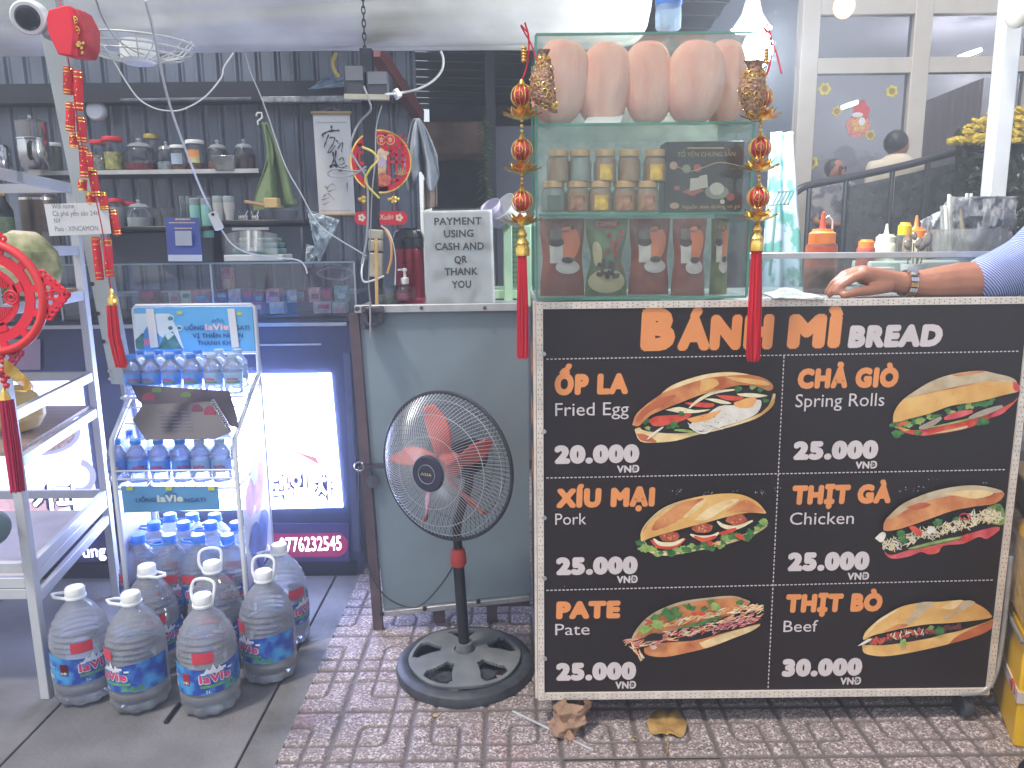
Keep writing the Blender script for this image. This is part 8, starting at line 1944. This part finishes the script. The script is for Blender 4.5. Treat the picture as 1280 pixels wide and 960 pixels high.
def bbottle(x, y, z, blue, rz, handle, lb, grp, hr=0.0, s_=1.0):
    q = thing('large_water_bottle', (x, y, z), lb, 'bottle', grp, rz); q.scale = (s_, s_, s_)
    B = BB[blue]; mk('body', B[0], q); l_ = mk('label', B[1], q); mk('label_print', B[2], l_); mk('cap', B[3], q); h_ = mk('handle', B[4 if handle == 'flat' else 5], q); h_.rotation_euler.z = hr
    return q
GB = 'five litre water bottles on the floor'
def at(px, py, dy=.06): p = G(px, py); return p.x * (1 + dy / p.y), p.y + dy
for (px, py, rz, hd_, hr, lb) in (
    (112, 887, .55, 'flat', -.6, 'large clear bottle standing beside the white shelving leg, front row'),
    (180, 897, -.75, 'flat', .7, 'large clear bottle at the front, between the shelving one and the central one'),
    (267, 901, .25, 'up', -.3, 'large clear bottle at the front with its handle standing up, label facing forward'),
    (340, 860, -.9, 'up', .9, 'large clear bottle nearest the pavers with raised handle'),
    (358, 815, .9, 'flat', -.6, 'large clear bottle at the back right with a flat handle, beside the cabinet'),
    (198, 850, .6, 'flat', 2.2, 'large clear bottle in the second row behind the two left front bottles'),
    (277, 845, .2, 'up', .2, 'large clear bottle in the second row with raised handle, under the water rack')):
    x, y = at(px, py, .076); bbottle(x, y, .001, 0, rz, hd_, lb, GB, hr, 1.03)
GR2 = 'blue capped large bottles on the bottom of the water rack'
zb2 = zS3 + .006
rows = [(YF + .09, (172, 211, 247, 284), 668, 'front'), (YF + .19, (192, 229, 263, 295), 652, 'middle'), (YF + .29, (212, 240, 268), 642, 'back')]
for (Y, pxs, pc, nm) in rows:
    for i, px in enumerate(pxs):
        top = W(px, pc, Y); s_ = .86
        z = top.z - .316 * s_
        bbottle(top.x, Y, z, 1, random.uniform(-.7, .7), 'flat', 'blue capped large bottle, %s from left in the %s row low in the water rack' % (ordn(i), nm), GR2, random.uniform(-3, 3), s_)
        if i == 0: print('ROW', nm, 'base z', round(z, 3))
# dark folded menu card between the shelves
mnu = thing('folded_menu', W(230, 520, 2.2), 'dark open spiral menu leaning across the water rack below the top bottles', 'menu')
m_men = mat('menu_plum', (44, 34, 58), .4, var=.15, scale=9)
def mpoly(pts, Y0, Y1, nm, m): 
    ys = [p_[1] for p_ in pts]; y0, y1 = min(ys), max(ys)
    return build(MB().prism([W(x, y, Y0 + (Y1 - Y0) * (y - y0) / (y1 - y0)) for x, y in pts][::-1], (0, .003, 0)), nm, m, mnu)
mpoly([(164, 481), (286, 489), (296, 520), (298, 535), (180, 508), (172, 500)], 2.27, 2.2, 'upper_page', m_men)
mpoly([(166, 525), (178, 506), (264, 502), (278, 520), (290, 540), (268, 549), (182, 550)], 2.2, 2.13, 'lower_page', mat('menu_navy', (30, 27, 50), .4, var=.1))
mb = MB()
for i in range(14): t_ = i / 13; mb.tube(ringpts(W(267 + 22 * t_, 502 + 38 * t_, 2.19 - .05 * t_), .0055, 8), .0012, 4, closed=True)
build(mb, 'spiral', m_chrome, mnu)
mb = MB()
for x, y, rx, ry, mi in ((186, 498, 11, 9, 0), (196, 488, 8, 5, 1), (232, 494, 9, 5, 1), (262, 516, 9, 11, 0), (246, 512, 8, 9, 2), (262, 512, 6, 7, 1)):
    Y = 2.27 - (y - 481) / 54 * .07 - .003 if y < 500 else 2.2 - (y - 502) / 48 * .07 - .004; mb.poly([W(x + rx * math.cos(a) * .8, y + ry * math.sin(a) * .8, Y) for a in [2 * PI * i / 16 for i in range(16)]][::-1], mi)
for i in range(6):
    for j in range(3): y = 515 + i * 4.4; x = 196 + j * 15 + i; Y = 2.2 - (y - 502) / 48 * .07 - .004; mb.poly([W(x, y, Y), W(x + 11, y, Y), W(x + 11, y - .8, Y), W(x, y - .8, Y)], 3)
build(mb, 'page_print', [mat('mp_red', (150, 70, 96), .5), mat('mp_green', (110, 140, 90), .5), mat('mp_plum', (120, 70, 100), .5), mat('mp_text', (130, 124, 150), .5)], mnu)
# ================================================================ HAZE (added volume, imitates the veiling glare of a lens)
hz = MB().b2((-13, -7, -1.1), (13, 17, 3.8)); m = bpy.data.materials.new('haze'); m.use_nodes = True
m.node_tree.nodes.remove(m.node_tree.nodes['Principled BSDF']); pv = m.node_tree.nodes.new('ShaderNodeVolumePrincipled')
pv.inputs['Color'].default_value = (.86, .91, 1, 1); pv.inputs['Density'].default_value = .040; pv.inputs['Anisotropy'].default_value = .35
m.node_tree.links.new(pv.outputs[0], m.node_tree.nodes['Material Output'].inputs['Volume'])
ho = build(hz, 'haze', m); ho['kind'] = 'stuff'
sc.cycles.volume_bounces = 0
